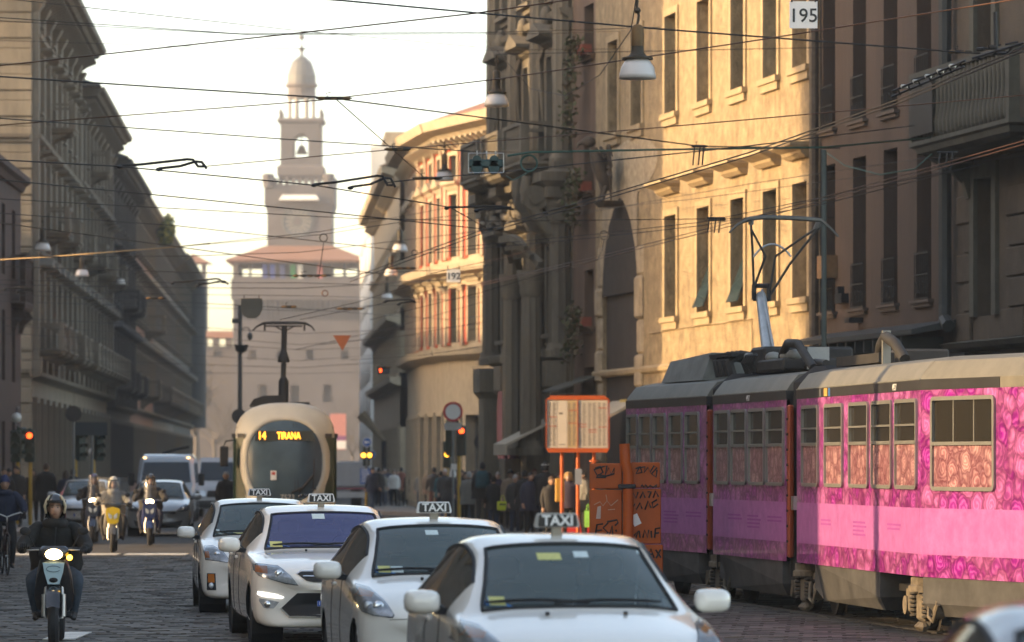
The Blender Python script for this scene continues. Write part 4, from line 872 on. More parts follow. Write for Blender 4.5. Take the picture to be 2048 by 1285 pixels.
    for sx in (-1, 1):
        q = MB(); c = Vector((sx*(w_+.13), my, mz)); 
        q.loft([[c+Vector((sx*.125*math.copysign(abs(math.cos(t))**.6, math.cos(t))*f, yy, .082*math.copysign(abs(math.sin(t))**.6, math.sin(t))*f)) for t in [2*math.pi*k/16 for k in range(16)]] for f, yy in ((.35, -.075), (.75, -.06), (.95, -.02), (1, .03), (.93, .07))])
        o = q.build('door_mirror', P.get('mirror_paint', P['paint']), root, 60); q = MB(); q.loft([[Vector((sx*(w_-.1), my+.05, mz-.1+dz)) for dz in (0, .05)]+[Vector((sx*(w_-.1), my+.12, mz-.1+dz)) for dz in (.05, 0)], [c+Vector((-sx*.08, a, dz)) for a, dz in ((-.02, -.08), (-.02, -.03), (.05, -.03), (.05, -.08))]]); q.build('mirror_arm', BLACK, o)
    # door seams, handles, side skirt
    q = MB()
    for yy in P.get('seams', ()):
        for sx in (1, -1): q.tube([S_.pt(yy, c if sx > 0 else 18-c)+Vector((sx*.0, 0, 0)) for c in [2+3.1*k/10 for k in range(11)]], .006, 4)
    q.build('door_seam', BLACK, root)
    for sx in (1, -1):
        for yy in P.get('handles', ()):
            p = S_.pt(yy, 4.3 if sx > 0 else 13.7); q = MB(); q.bbox(p.x-.02, p.x+.025, p.y-.1, p.y+.1, p.z-.018, p.z+.018, .012); q.build('door_handle', P['paint'], root)
    # face
    for nm, poly, off, m, both in P.get('decals', ()):
        o = decal(nm, poly, bvh, off, m, root)
        if both: decal(nm, mirror_poly(poly), bvh, off, m, root)
    if 'bulbs' in P:
        for x, z, r_, m in P['bulbs']:
            for sx in (-1, 1):
                h_, nn, _, _ = bvh.ray_cast(Vector((sx*x, -3, z)), Vector((0, 1, 0)))
                if h_ is not None: q = MB(); q.ell((h_.x, h_.y-.004, h_.z), r_, .018, r_, 12, 6); q.build('lamp_bulb', m, root, True)
    if 'plate' in P:
        x, z, txt = P['plate']; h_, _, _, _ = bvh.ray_cast(Vector((x, -3, z)), Vector((0, 1, 0))); y = h_.y-.045
        o = boxo('number_plate', mat('plate_white', (.7, .7, .68), .4, var=.03), root, x-.26, x+.26, y, y+.012, z-.055, z+.055); boxo('plate_band', mat('plate_blue', (.02, .09, .42), .4, var=.03), o, x-.258, x-.215, y-.003, y, z-.053, z+.053)
        text_mesh(txt, .105, SIGNB, .003, 0, 'lettering', o, TM(x+.02, y-.003, z)); text_mesh('I', .05, SIGNW, .003, 0, 'lettering', o, TM(x-.236, y-.0045, z-.025))
    if P.get('sign'): taxi_sign(root, P['sign'], S_.pt(P['sign'], 9).z, P.get('sign_mat', SIGNW))
    if 'nozzles' in P:
        for x in P['nozzles']: p = S_.pt(ya-.16, 9); boxo('washer_nozzle', BLACK, root, x-.012, x+.012, p.y-.01, p.y+.02, p.z-.01, p.z+.018)
    return root, bvh, S_
TWHITE = paint('taxi_white', (.86, .82, .745)); 
HL2 = [(-.845, .80), (-.835, .88), (-.80, .925), (-.72, .90), (-.64, .80), (-.585, .70), (-.60, .675), (-.74, .69), (-.82, .72)]
def inset(p, f): 
    cx = sum(a for a, b in p)/len(p); cz = sum(b for a, b in p)/len(p); return [(cx+(a-cx)*f, cz+(b-cz)*f) for a, b in p]
def shiftp(p, dx, dz, sx=1, sz=1):
    cx = sum(a for a, b in p)/len(p); cz = sum(b for a, b in p)/len(p); return [(cx+(a-cx)*sx+dx, cz+(b-cz)*sz+dz) for a, b in p]
PRIUS2 = dict(T=[(0,.16,.34,.44,.50,.42,.54,.32,.53),(.03,.19,.26,.64,.58,.60,.62,.47,.61),(.09,.20,.21,.765,.67,.71,.70,.56,.69),(.20,.19,.19,.825,.745,.78,.775,.61,.765),(.45,.16,.19,.855,.82,.815,.865,.645,.845),(.80,.18,.19,.8625,.88,.825,.945,.67,.915),(1.02,.24,.19,.8625,.915,.83,.99,.70,.955),(1.07,.24,.19,.8625,.92,.83,1.005,.70,.968),(1.5,.25,.19,.8625,.95,.832,1.222,.63,1.175),(1.94,.25,.19,.8625,.975,.832,1.418,.575,1.36),(2.02,.24,.19,.8625,.98,.832,1.438,.575,1.38),(2.45,.05,.19,.8625,.995,.83,1.485,.59,1.43),(3.2,0,.19,.8625,1.01,.82,1.45,.58,1.39),(3.9,-.05,.22,.85,1.03,.79,1.27,.55,1.22),(4.3,-.15,.3,.80,1.0,.72,1.06,.5,1.04),(4.45,-.25,.4,.66,.85,.58,.9,.4,.89)],
    ws=(1.09, 1.93, 3.3, 4.1), side=(1.5, 3.6), wheels=(.84, 3.54), arch=.338, wr=.312, w=.8625, cowl=.985, paint=TWHITE, mirror=(1.03, 1.72), seams=(1.75, 2.75), handles=(2.6, 3.5), nozzles=(-.26, .26), sign=2.25,
    stickers=((-.66, 1.02, .06, .055, 'b'), (-.595, 1.02, .1, .055, 'y'), (-.49, 1.022, .1, .05, 'w'), (-.13, 1.335, .11, .04, 'w')),
    decals=[('headlamp_housing', shiftp(HL2, 0, 0, 1.05, 1.07), .004, LAMPD, True), ('headlamp', HL2, .008, REFL, True), ('headlamp_indicator', [(-.84, .835), (-.80, .90), (-.70, .865), (-.735, .83)], .012, AMBERL, True), ('headlamp_lens', shiftp(HL2, 0, 0, 1.02, 1.03), .028, LENS, True),
            ('upper_grille', [(-.40, .60), (-.36, .645), (.36, .645), (.40, .60), (.33, .575), (-.33, .575)], .004, BLACK, False), ('lower_grille', [(-.45, .30), (-.42, .43), (.42, .43), (.45, .30)], .004, BLACK, False), ('fog_lamp', [(-.72, .34), (-.70, .44), (-.58, .44), (-.56, .34)], .006, LAMPD, True), ('bonnet_seam', [(-.62, .655), (-.30, .672), (.30, .672), (.62, .655), (.62, .650), (.30, .666), (-.30, .666), (-.62, .650)], .003, BLACK, False)],
    bulbs=[(.70, .76, .05, CHROME), (.775, .765, .042, REFL)], plate=(0, .50, 'DX 482 KM'))
GREYSIGN = mat('sign_grey', (.42, .40, .36), .5, var=.05)
P_near = dict(PRIUS2); P_near['sign_mat'] = GREYSIGN; P_near['stickers'] = ((-.66, 1.02, .06, .055, 'b'), (-.595, 1.02, .1, .055, 'y'), (-.21, 1.31, .16, .045, 'y'), (.04, 1.325, .1, .04, 'w'), (.50, 1.345, .06, .02, 'w'))
make_car('taxi', 'white taxi nearest the camera with a grey roof sign, blurred in the foreground', 'taxi', 'white taxis in the queue', P_near, (.62, 26.75), R(8))
make_car('taxi', 'white taxi second nearest, its bumper behind the nearest one, black TAXI roof sign', 'taxi', 'white taxis in the queue', PRIUS2, (-.38, 35.05), R(8))
HL3 = [(-.80, .80), (-.79, .86), (-.68, .87), (-.56, .80), (-.46, .66), (-.60, .68), (-.78, .70)]
PRIUS3 = dict(PRIUS2); PRIUS3.update(dict(w=.873, sign=2.2, decals=[('headlamp_housing', shiftp(HL3, 0, 0, 1.06, 1.1), .004, LAMPD, True), ('headlamp', HL3, .008, REFL, True), ('headlamp_indicator', [(-.79, .72), (-.79, .80), (-.74, .80), (-.73, .72)], .012, AMBERL, True), ('headlamp_lens', HL3, .028, LENS, True),
    ('upper_grille', [(-.40, .615), (-.36, .645), (.36, .645), (.40, .615), (.33, .59), (-.33, .59)], .004, BLACK, False), ('lower_grille', [(-.42, .29), (-.36, .42), (.36, .42), (.42, .29)], .004, BLACK, False), ('fog_lamp_housing', [(-.77, .30), (-.77, .52), (-.66, .52), (-.65, .30)], .005, LAMPD, True), ('fog_lamp_indicator', [(-.755, .40), (-.755, .51), (-.675, .51), (-.67, .40)], .009, AMBERL, True)],
    bulbs=[(.63, .765, .045, CHROME), (.71, .36, .04, REFL)], plate=(0, .50, 'EB 175 LZ'), stickers=((-.66, 1.02, .09, .055, 'w'), (-.4, 1.005, .45, .03, 'y'), (.12, 1.335, .1, .04, 'w'))))
make_car('taxi', 'white taxi furthest back in the queue, directly before the cream tram', 'taxi', 'white taxis in the queue', PRIUS3, (-3.19, 54.8), R(6))
HLF = [(-.90, .80), (-.895, .865), (-.80, .86), (-.66, .845), (-.55, .75), (-.475, .655), (-.60, .67), (-.86, .745)]
FORDBLUE = mat('badge_blue', (.01, .03, .22), .2, coat=1.); LED = mat('daytime_lamp', (.8, .8, .8), .3, emit=(1, .98, .95), es=.9)
MONDEO = dict(T=[(0,.18,.34,.48,.56,.46,.60,.36,.59),(.03,.21,.25,.70,.64,.64,.67,.50,.66),(.09,.22,.20,.84,.72,.77,.75,.61,.74),(.20,.21,.19,.90,.78,.85,.82,.67,.81),(.50,.18,.19,.935,.86,.89,.90,.72,.885),(.95,.22,.19,.943,.91,.905,.965,.75,.945),(1.30,.30,.19,.943,.94,.91,1.005,.76,.98),(1.36,.30,.19,.943,.945,.91,1.02,.76,.99),(1.75,.30,.19,.943,.965,.905,1.21,.69,1.17),(2.16,.28,.19,.943,.985,.90,1.41,.63,1.365),(2.24,.26,.19,.943,.99,.90,1.43,.63,1.385),(2.7,.05,.19,.943,1.0,.895,1.49,.64,1.44),(3.5,0,.19,.943,1.01,.88,1.46,.62,1.40),(4.2,-.05,.22,.93,1.03,.85,1.18,.56,1.14),(4.65,-.15,.3,.88,1.0,.76,1.05,.5,1.04),(4.78,-.25,.4,.7,.85,.62,.9,.4,.89)],
    ws=(1.38, 2.15, 3.6, 4.15), side=(1.8, 3.9), wheels=(.95, 3.80), arch=.352, wr=.325, w=.943, cowl=1.0, paint=TWHITE, glass=WSBLUE, mirror=(1.05, 1.95), seams=(2.05, 3.1), handles=(2.95, 3.9), nozzles=(-.28, .28), sign=2.45,
    stickers=((-.72, 1.03, .07, .06, 'b'), (-.645, 1.03, .13, .06, 'y'), (-.14, 1.335, .14, .055, 'w')),
    decals=[('headlamp_housing', shiftp(HLF, 0, 0, 1.05, 1.1), .004, LAMPD, True), ('headlamp', HLF, .008, REFL, True), ('headlamp_indicator', [(-.895, .785), (-.89, .85), (-.77, .845), (-.78, .765)], .012, AMBERL, True), ('headlamp_lens', HLF, .028, LENS, True),
            ('upper_grille', [(-.47, .765), (-.43, .79), (.43, .79), (.47, .765), (.38, .695), (.30, .68), (-.30, .68), (-.38, .695)], .012, BLACK, False), ('grille_frame', [(-.485, .768), (-.435, .80), (.435, .80), (.485, .768), (.47, .765), (.43, .79), (-.43, .79), (-.47, .765)], .016, CHROME, False), ('grille_bar', [(-.41, .738), (-.41, .748), (.41, .748), (.41, .738)], .02, CHROME, False),
            ('lower_grille', [(-.64, .40), (-.47, .565), (.47, .565), (.64, .40), (.55, .31), (-.55, .31)], .02, BLACK, False), ('lower_grille_trim', [(-.655, .40), (-.56, .30), (.56, .30), (.655, .40), (.635, .40), (.55, .313), (-.55, .313), (-.635, .40)], .026, CHROME, False),
            ('daytime_lamp', [(-.885, .545), (-.88, .575), (-.70, .545), (-.61, .515), (-.64, .505), (-.83, .525)], .010, LED, True), ('fog_lamp', [(-.87, .475), (-.865, .505), (-.66, .465), (-.72, .395), (-.82, .40)], .006, REFL, True)],
    bulbs=[(.66, .765, .052, CHROME), (.78, .44, .04, CHROME)], plate=(0, .475, 'EF 731 PB'))
ford, fb, _ = make_car('taxi', 'white taxi saloon with chrome grille, blue badge and blue tinted windscreen', 'taxi', 'white taxis in the queue', MONDEO, (-1.82, 45.2), R(8))
el = [(.062*math.cos(t), .737+.03*math.sin(t)) for t in [2*math.pi*k/24 for k in range(24)]]
decal('badge_rim', [(x*1.15, .737+(z-.737)*1.2) for x, z in el], fb, .028, CHROME, ford, 2); decal('badge', el, fb, .034, FORDBLUE, ford, 2)
text_mesh('Ford', .042, SIGNW, .003, 0, 'lettering', ford, TM(0, fb.ray_cast(Vector((0, -3, .737)), Vector((0, 1, 0)))[0].y-.039, .737))
# silver hatchback, a second silver car, the dark car in the corner
SILVER = paint('silver', (.34, .34, .335), .28, .5); DARKC = paint('graphite', (.03, .032, .036), .25, .3); WHITEC = paint('van_white', (.38, .39, .40), .35)
HLR = [(-.82, .72), (-.83, .80), (-.74, .84), (-.60, .76), (-.48, .64), (-.62, .63), (-.78, .66)]
HATCH = dict(PRIUS2); HATCH.update(dict(paint=SILVER, mirror_paint=SILVER, sign=None, decals=[('headlamp', HLR, .006, LAMPD, True), ('headlamp_lens', HLR, .02, LENS, True), ('upper_grille', [(-.5, .60), (-.45, .65), (.45, .65), (.5, .60), (.42, .57), (-.42, .57)], .004, BLACK, False), ('lower_grille', [(-.6, .25), (-.66, .40), (-.4, .36), (.4, .36), (.66, .40), (.6, .25), (.3, .22), (-.3, .22)], .004, BLACK, False)], bulbs=[(.67, .73, .045, CHROME)], plate=(0, .45, 'CK 904 RS'), stickers=()))
make_car('silver_hatchback', 'silver hatchback driving behind the blue scooter on the left', 'car', None, HATCH, (-9.55, 113.5), R(2.5))
HB2 = dict(HATCH); HB2['paint'] = HB2['mirror_paint'] = paint('pearl', (.45, .46, .47), .28, .3)
make_car('pale_car', 'pale silver car half hidden behind the scooters at the left pavement', 'car', None, HB2, (-12.35, 121.0), R(2.5))
GREYC = paint('pale_grey', (.17, .185, .20), .25, .3)
DK = dict(PRIUS2); DK.update(dict(paint=GREYC, mirror_paint=BLACK, sign=None, decals=[], stickers=(), mirror=(.93, 1.72))); del DK['plate'], DK['bulbs']
dk, _, SD = make_car('grey_car', 'grey car cut off at the bottom right corner, only roof and pillar showing', 'car', None, DK, (2.27, 12.5), R(0))
q = MB(); q.bbox(-.35, .5, 2.25, 2.6, 1.49, 1.54, .02); q.build('roof_bar', BLACK, dk)
# vans
def van(name, label, loc, yaw, col, w_=1.0, H=2.25, L=5.4, lit=True):
    root = thing(name, label, 'van', (loc[0], loc[1], .02), yaw); P_ = paint(col[0], col[1], .35)
    q = MB(); rows = []
    for y, zb, zt, f in ((0, .45, .75, .86), (.05, .3, .95, .95), (.25, .28, 1.15, .985), (.55, .28, 1.28, 1), (1.0, .28, 1.95, .985), (1.25, .28, 2.15, .97), (1.7, .28, H, .96), (L-.1, .28, H, .96), (L, .4, H-.1, .93)):
        ww = w_*f; tt = .9 if zt > 1.4 else 1; rows.append([(-ww*.9, y, zb), (ww*.9, y, zb), (ww, y, zb+.15), (ww, y, min(zt, 1.25)-.12), (ww*(.97 if tt == 1 else .93), y, zt-.14), (ww*tt*.88, y, zt), (-ww*tt*.88, y, zt), (-ww*(.97 if tt == 1 else .93), y, zt-.14), (-ww, y, min(zt, 1.25)-.12), (-ww, y, zb+.15)])
    q.loft(rows); q.build('body', P_, root, 35); bv = BVHTree.FromPolygons(q.v, q.f)
    decal('windscreen', [(-w_*.82, 1.32), (w_*.82, 1.32), (w_*.74, 1.98), (-w_*.74, 1.98)], bv, .012, GLASSW, root)
    decal('grille', [(-w_*.5, .72), (w_*.5, .72), (w_*.46, .95), (-w_*.46, .95)], bv, .01, BLACK, root); decal('bumper', [(-w_*.88, .34), (w_*.88, .34), (w_*.88, .6), (-w_*.88, .6)], bv, .02, mat('bumper_grey', (.05, .05, .052), .7), root)
    HLAMP = mat('headlamp_lit', (.9, .85, .7), .3, emit=(1, .82, .5), es=5.) if lit else REFL
    for sx in (-1, 1):
        decal('headlamp', [(sx*w_*.55, .74), (sx*w_*.86, .78), (sx*w_*.86, .98), (sx*w_*.55, .93)], bv, .015, REFL, root)
        if lit:
            for zz in (.82,): h_ = bv.ray_cast(Vector((sx*w_*.72, -3, zz)), Vector((0, 1, 0)))[0]; q = MB(); q.ell((h_.x, h_.y-.02, h_.z), .075, .02, .075, 12, 6); q.build('lit_bulb', HLAMP, root, True)
            q = MB(); q.bbox(sx*w_*.72-.06, sx*w_*.72+.06, 1.2, 1.26, 2.07, 2.15, .02); q.build('marker_lamp', mat('marker_lit', (.8, .4, .1), .3, emit=(1, .55, .2), es=2.), root)
        q = MB(); q.bbox(sx*(w_+.16)-.1, sx*(w_+.16)+.1, .95, 1.03, 1.2, 1.62, .03); o = q.build('door_mirror', BLACK, root); q = MB(); q.tube([(sx*(w_-.05), 1.0, 1.3), (sx*(w_+.1), .99, 1.35)], .025, 6); q.build('mirror_arm', BLACK, o)
        for yy in (.95, L-1.1): add_wheel(root, sx*(w_-.14), yy, .34, .22)
    boxo('number_plate', mat('plate_white', (.7, .7, .68), .4), root, -.26, .26, -.035, -.02, .42, .53)
    return root
v1 = van('white_van', 'white van with lit headlamps behind the silver hatchback', (-11.45, 139), R(2.5), ('van_white', (.38, .39, .40)))
q = MB(); q.tube([(-.2, 2.6, 2.27), (.3, 2.5, 2.42), (.7, 2.4, 2.5)], .05, 6); q.build('roof_load', BLACK, v1)
van('white_van', 'small white van seen between the first van and the cream tram', (-10.6, 152), R(3), ('van_white', (.38, .39, .40)), .85, 1.9, 4.2, False)
# box lorry right of the tram
bl = thing('box_lorry', 'pale box lorry standing behind the right side of the cream tram', 'lorry', (-7.4, 178, 0), R(4))
boxo('cargo_box', mat('lorry_box', (.45, .46, .47), .6, var=.08), bl, -1.2, 1.25, 0, 6, .95, 2.05, .05); boxo('tail_board', mat('lorry_tail', (.6, .6, .58), .5), bl, -1.2, 1.2, -.08, -.02, .5, .75); boxo('stripe', mat('lorry_stripe', (.3, .08, .1), .5), bl, -1.2, 1.25, -.03, -.01, .85, .93)
for x in (-.9, .9):
    for y in (1, 4.8): add_wheel(bl, x, y, .42, .3)
# ------------------------------------------------------------------ pink rose tram
def rose_mat(name, cols, scale=4.1):
    m = bpy.data.materials.new(name); m.use_nodes = True; N = m.node_tree.nodes; L = m.node_tree.links; b = N['Principled BSDF']; b.inputs['Roughness'].default_value = .35; b.inputs['Coat Weight'].default_value = .3
    tc = N.new('ShaderNodeTexCoord'); nz = N.new('ShaderNodeTexNoise'); nz.inputs['Scale'].default_value = 9; L.new(tc.outputs['Object'], nz.inputs[0])
    ad = N.new('ShaderNodeVectorMath'); ad.operation = 'MULTIPLY_ADD'; ad.inputs[1].default_value = (.11, .11, .11); L.new(nz.outputs['Color'], ad.inputs[0]); L.new(tc.outputs['Object'], ad.inputs[2])
    fl = N.new('ShaderNodeVectorMath'); fl.operation = 'MULTIPLY'; fl.inputs[1].default_value = (1, 0, 1); L.new(ad.outputs[0], fl.inputs[0])
    vo = N.new('ShaderNodeTexVoronoi'); vo.inputs['Scale'].default_value = scale; L.new(fl.outputs[0], vo.inputs['Vector'])
    # petals: rings of the cell distance, spun by the angle round the cell centre
    sb = N.new('ShaderNodeVectorMath'); sb.operation = 'SUBTRACT'; L.new(fl.outputs[0], sb.inputs[0])
    L.new(vo.outputs['Position'], sb.inputs[1]); sp = N.new('ShaderNodeSeparateXYZ'); L.new(sb.outputs[0], sp.inputs[0])
    at2 = N.new('ShaderNodeMath'); at2.operation = 'ARCTAN2'; L.new(sp.outputs[2], at2.inputs[0]); L.new(sp.outputs[0], at2.inputs[1])
    ma = N.new('ShaderNodeMath'); ma.operation = 'MULTIPLY_ADD'; ma.inputs[1].default_value = 30; L.new(vo.outputs['Distance'], ma.inputs[0]); a2 = N.new('ShaderNodeMath'); a2.operation = 'MULTIPLY'; a2.inputs[1].default_value = 1.; L.new(at2.outputs[0], a2.inputs[0]); L.new(a2.outputs[0], ma.inputs[2])
    sn = N.new('ShaderNodeMath'); sn.operation = 'SINE'; L.new(ma.outputs[0], sn.inputs[0]); mr = N.new('ShaderNodeMapRange'); mr.inputs[1].default_value = -1; mr.inputs[2].default_value = 1; L.new(sn.outputs[0], mr.inputs[0])
    cr = N.new('ShaderNodeValToRGB'); e = cr.color_ramp.elements; e[0].position = 0; e[0].color = (*cols[0], 1); e[1].position = 1; e[1].color = (*cols[2], 1); x = e.new(.5); x.color = (*cols[1], 1); L.new(mr.outputs[0], cr.inputs[0])
    sv = N.new('ShaderNodeSeparateColor'); L.new(vo.outputs['Color'], sv.inputs[0])
    c2 = N.new('ShaderNodeValToRGB'); e = c2.color_ramp.elements; e[0].position = .25; e[0].color = (*cols[1], 1); e[1].position = .8; e[1].color = (*cols[3], 1); L.new(sv.outputs[0], c2.inputs[0])
    mx = N.new('ShaderNodeMixRGB'); mx.inputs[0].default_value = .45; L.new(cr.outputs[0], mx.inputs[1]); L.new(c2.outputs[0], mx.inputs[2])
    dk = N.new('ShaderNodeValToRGB'); e = dk.color_ramp.elements; e[0].position = .0; e[0].color = (.28, .12, .2, 1); e[1].position = .28; e[1].color = (1, 1, 1, 1)
    v2 = N.new('ShaderNodeTexVoronoi'); v2.feature = 'DISTANCE_TO_EDGE'; v2.inputs['Scale'].default_value = scale; L.new(fl.outputs[0], v2.inputs['Vector']); L.new(v2.outputs['Distance'], dk.inputs[0])
    m3 = N.new('ShaderNodeMixRGB'); m3.blend_type = 'MULTIPLY'; m3.inputs[0].default_value = .8; L.new(mx.outputs[0], m3.inputs[1]); L.new(dk.outputs[0], m3.inputs[2]); L.new(m3.outputs[0], b.inputs['Base Color'])
    MATS[name] = m; return m
ROSE = rose_mat('rose_wrap', ((.17, .003, .15), (.36, .014, .34), (.60, .17, .47), (.62, .24, .48)))
ROSEP = rose_mat('rose_wrap_window', ((.22, .07, .09), (.38, .18, .20), (.58, .40, .40), (.54, .34, .33)), 5.2)
BANDP = mat('plain_pink_wrap', (.42, .12, .40), .4, var=.2, scale=5, col2=(.50, .17, .45)); PRINT = mat('faint_print', (.34, .075, .34), .5)
TROOF = mat('tram_roof', (.16, .152, .125), .6, var=.15, scale=2, dirt=.4); TBAND = mat('tram_black_band', (.03, .03, .031), .4, var=.2); SKIRT = mat('tram_skirt', (.085, .085, .085), .55, .2, var=.35, scale=2.5, dirt=.3)
WFRAME = mat('tram_window_frame', (.27, .27, .25), .4, .5, var=.1); WGL = glass('tram_window_glass', (.45, .42, .36), .5, (.05, .045, .035)); BELLOWS = mat('bellows', (.018, .018, .02), .7, var=.3); ORG = mat('tram_orange', (.26, .038, .006), .5, var=.15)
DUST = mat('bogie_dust', (.15, .125, .09), .85, var=.45, scale=6); DUSTD = mat('bogie_dark', (.05, .045, .038), .85, var=.4, scale=6); YEL = mat('bogie_box', (.42, .33, .2), .7)
pt = thing('pink_tram', 'articulated tram wrapped in pink roses along the right side of the street', 'tram', (3.70, 54.7, 0))
O = Vector((3.70, 54.7, 0))
def sec(p_far, p_near):
    a, b = Vector((*p_far, 0)), Vector((*p_near, 0)); d = b-a
    return Matrix.Translation(a-O) @ Matrix.Rotation(math.atan2(d.y, d.x), 4, 'Z'), d.length, a, d.normalized()
def s_of(u, a, d): k = (u-1024)/F; return (k*a.y-a.x)/(d.x-k*d.y)
def rounded(x0, x1, z0, z1, r_, n=4):
    pts = []
    for cx, cz, t0 in ((x1-r_, z1-r_, 0), (x0+r_, z1-r_, 90), (x0+r_, z0+r_, 180), (x1-r_, z0+r_, 270)):
        pts += [(cx+r_*math.cos(R(t0+90*i/n)), cz+r_*math.sin(R(t0+90*i/n))) for i in range(n+1)]
    return pts
def ring_frame(q, x0, x1, z0, z1, t, y0, y1, r_=.07):
    a, b = rounded(x0, x1, z0, z1, r_), rounded(x0+t, x1-t, z0+t, z1-t, max(.01, r_-t)); n = len(a)
    q.loft([[(x, y0, z) for x, z in a], [(x, y0-.0, z) for x, z in b], [(x, y1, z) for x, z in b], [(x, y1, z) for x, z in a], [(x, y0, z) for x, z in a]], False, False)
def tram_window(x0, x1, z0=1.71, z1=2.71, mid=.52, bar=True):
    q = MB(); ring_frame(q, x0-.02, x1+.02, z0-.02, z1+.02, .045, -.03, .05); zm = z0+(z1-z0)*mid
    q.box(x0+.02, x1-.02, -.035, .03, zm-.02, zm+.02)
    if bar: q.box(x0+.02, x1-.02, -.03, .0, z0+(z1-z0)*.72-.012, z0+(z1-z0)*.72+.012)
    o = q.build('window', WFRAME, pt); p = MB(); p.box(x0, x1, .005, .012, zm, z1); p.build('pane', WGL, o)
    p = MB(); p.box(x0, x1, -.004, .006, z0, zm); p.build('wrapped_pane', ROSEP, o); return o
def section(p_far, p_near, us, nskirt, roof_rise=.0, plain=True, cap=True, zt=2.82):
    M, L, a, d = sec(p_far, p_near)
    def fn():
        W = [(s_of(u0, a, d), s_of(u1, a, d)) for u0, u1 in us]
        facade(pt, L, zt-.70, [(x0, x1, 1.71, 2.71) for x0, x1 in W], ROSE, z0=.70, reveal=.05, name='side_panel')
        for x0, x1 in W: tram_window(x0, x1)
        boxo('pink_band', BANDP, pt, .02, L-.0, -.004, .0, .955, 1.48)
        pr = MB(); r_ = random.Random(int(L*100))
        for k in range(3):
            x = L*(.22+.27*k)
            for j in range(4 if k == 1 else 2): pr.box(x, x+r_.uniform(.5, .9), -.0065, -.0045, 1.26-.05*j, 1.285-.05*j)
        pr.build('faint_lettering', PRINT, pt)
        boxo('black_band', TBAND, pt, 0, L, -.006, .1, zt, zt+.12)
        rings = []
        for s in (0.0, L):
            rings.append([(s, y, z) for y, z in ((.0, zt+.12), (.05, zt+.2), (.16, zt+.33), (.45, zt+.39), (1.9, zt+.39), (2.19, zt+.33), (2.3, zt+.2), (2.35, zt+.12))])
        q = MB(); q.loft(rings); q.build('roof', TROOF, pt, 30); boxo('gutter', WFRAME, pt, 0, L, -.012, .02, zt+.115, zt+.13)
        q = MB(); q.box(0, .02, .05, 2.3, .5, zt+.1); q.box(L-.02, L, .05, 2.3, .5, zt+.1); q.box(.02, L-.02, 2.3, 2.35, .4, zt+.1); q.box(.02, L-.02, .25, 2.3, .48, .56); q.build('shell', TBAND, pt)
        sx0, sx1 = s_of(nskirt[0], a, d), s_of(nskirt[1], a, d)
        q = MB(); q.loft([[(sx0, .02, .70), (sx1, .02, .70), (sx1-.0, .02, .40), (sx1-.12, .12, .24), (sx0+.12, .12, .24), (sx0, .02, .40)], [(sx0, .4, .70), (sx1, .4, .70), (sx1, .4, .40), (sx1-.12, .4, .24), (sx0+.12, .4, .24), (sx0, .4, .40)]]); q.build('skirt', SKIRT, pt)
        for k in range(int(L/1.2)):
            q = MB(); x = .6+k*1.2; q.box(x, x+.55, .55, .62, 1.5, 2.15); q.build('seat', mat('tram_seat', (.12, .08, .04), .7), pt)
        boxo('interior_wall', mat('tram_inside', (.20, .18, .13), .7), pt, .05, L-.05, 2.2, 2.24, .8, 2.78); boxo('blind', mat('tram_blind', (.24, .23, .21), .8), pt, .1, L-.1, .02, .03, 2.58, 2.74)
    under(pt, M, fn); return M, L, a, d
MA, LA_, aA, dA = section((3.70, 54.7), (4.64, 47.8), [(1606, 1638), (1652, 1687), (1701, 1738), (1746, 1785), (1793, 1835)], (1627, 1757))
MBm, LB_, aB, dB = section((2.85, 59.7), (3.60, 55.2), [(1432, 1459.5), (1465, 1493.7), (1499.7, 1530), (1535, 1569)], (1437, 1562))
MC, LC_, aC, dC = section((1.75, 64.6), (2.78, 60.15), [(1256, 1276), (1281, 1304), (1309, 1332), (1340.6, 1365.7), (1373, 1399)], (1290, 1395))
# tapered end
Mt, Lt, at_, dt = sec((4.64, 47.8), (6.15, 44.1))
def taper():
    x0, x1 = s_of(1866, at_, dt), s_of(1990, at_, dt)
    facade(pt, Lt, 2.12, [(x0, x1, 1.70, 2.72)], ROSE, z0=.70, reveal=.05, name='side_panel'); tram_window(x0, x1, 1.70, 2.72, .50, False)
    for f in (.33, .66): boxo('window_post', WFRAME, pt, x0+(x1-x0)*f-.01, x0+(x1-x0)*f+.01, .0, .01, 2.23, 2.7)
    boxo('pink_band', BANDP, pt, .0, Lt, -.004, .0, .955, 1.48); boxo('black_band', TBAND, pt, 0, s_of(2000, at_, dt), -.006, .1, 2.82, 2.94); boxo('pale_corner', TROOF, pt, s_of(2001, at_, dt), Lt, -.006, .1, 2.82, 2.94)
    q = MB(); q.loft([[(s, y, z) for y, z in ((.0, 2.94), (.05, 3.02), (.16, 3.15), (.45, 3.21), (1.9-k, 3.21), (2.1-k, 2.94))] for s, k in ((-.02, 0), (Lt, .9))]); q.build('roof', TROOF, pt, 30)
    q = MB(); q.loft([[(.02, .02, .70), (Lt, .02, .70), (Lt, .02, .40), (Lt, .1, .26), (.02, .1, .26), (.02, .02, .40)], [(.02, .4, .70), (Lt, .4, .70), (Lt, .4, .40), (Lt, .4, .26), (.02, .4, .26), (.02, .4, .40)]]); q.build('skirt', SKIRT, pt)
    boxo('shell', mat('tram_inside', (.20, .18, .13), .7), pt, .1, Lt, 1.2, 1.25, .6, 2.8); boxo('floor', TBAND, pt, .05, Lt, .42, 1.2, .5, .56)
under(pt, Mt, taper)
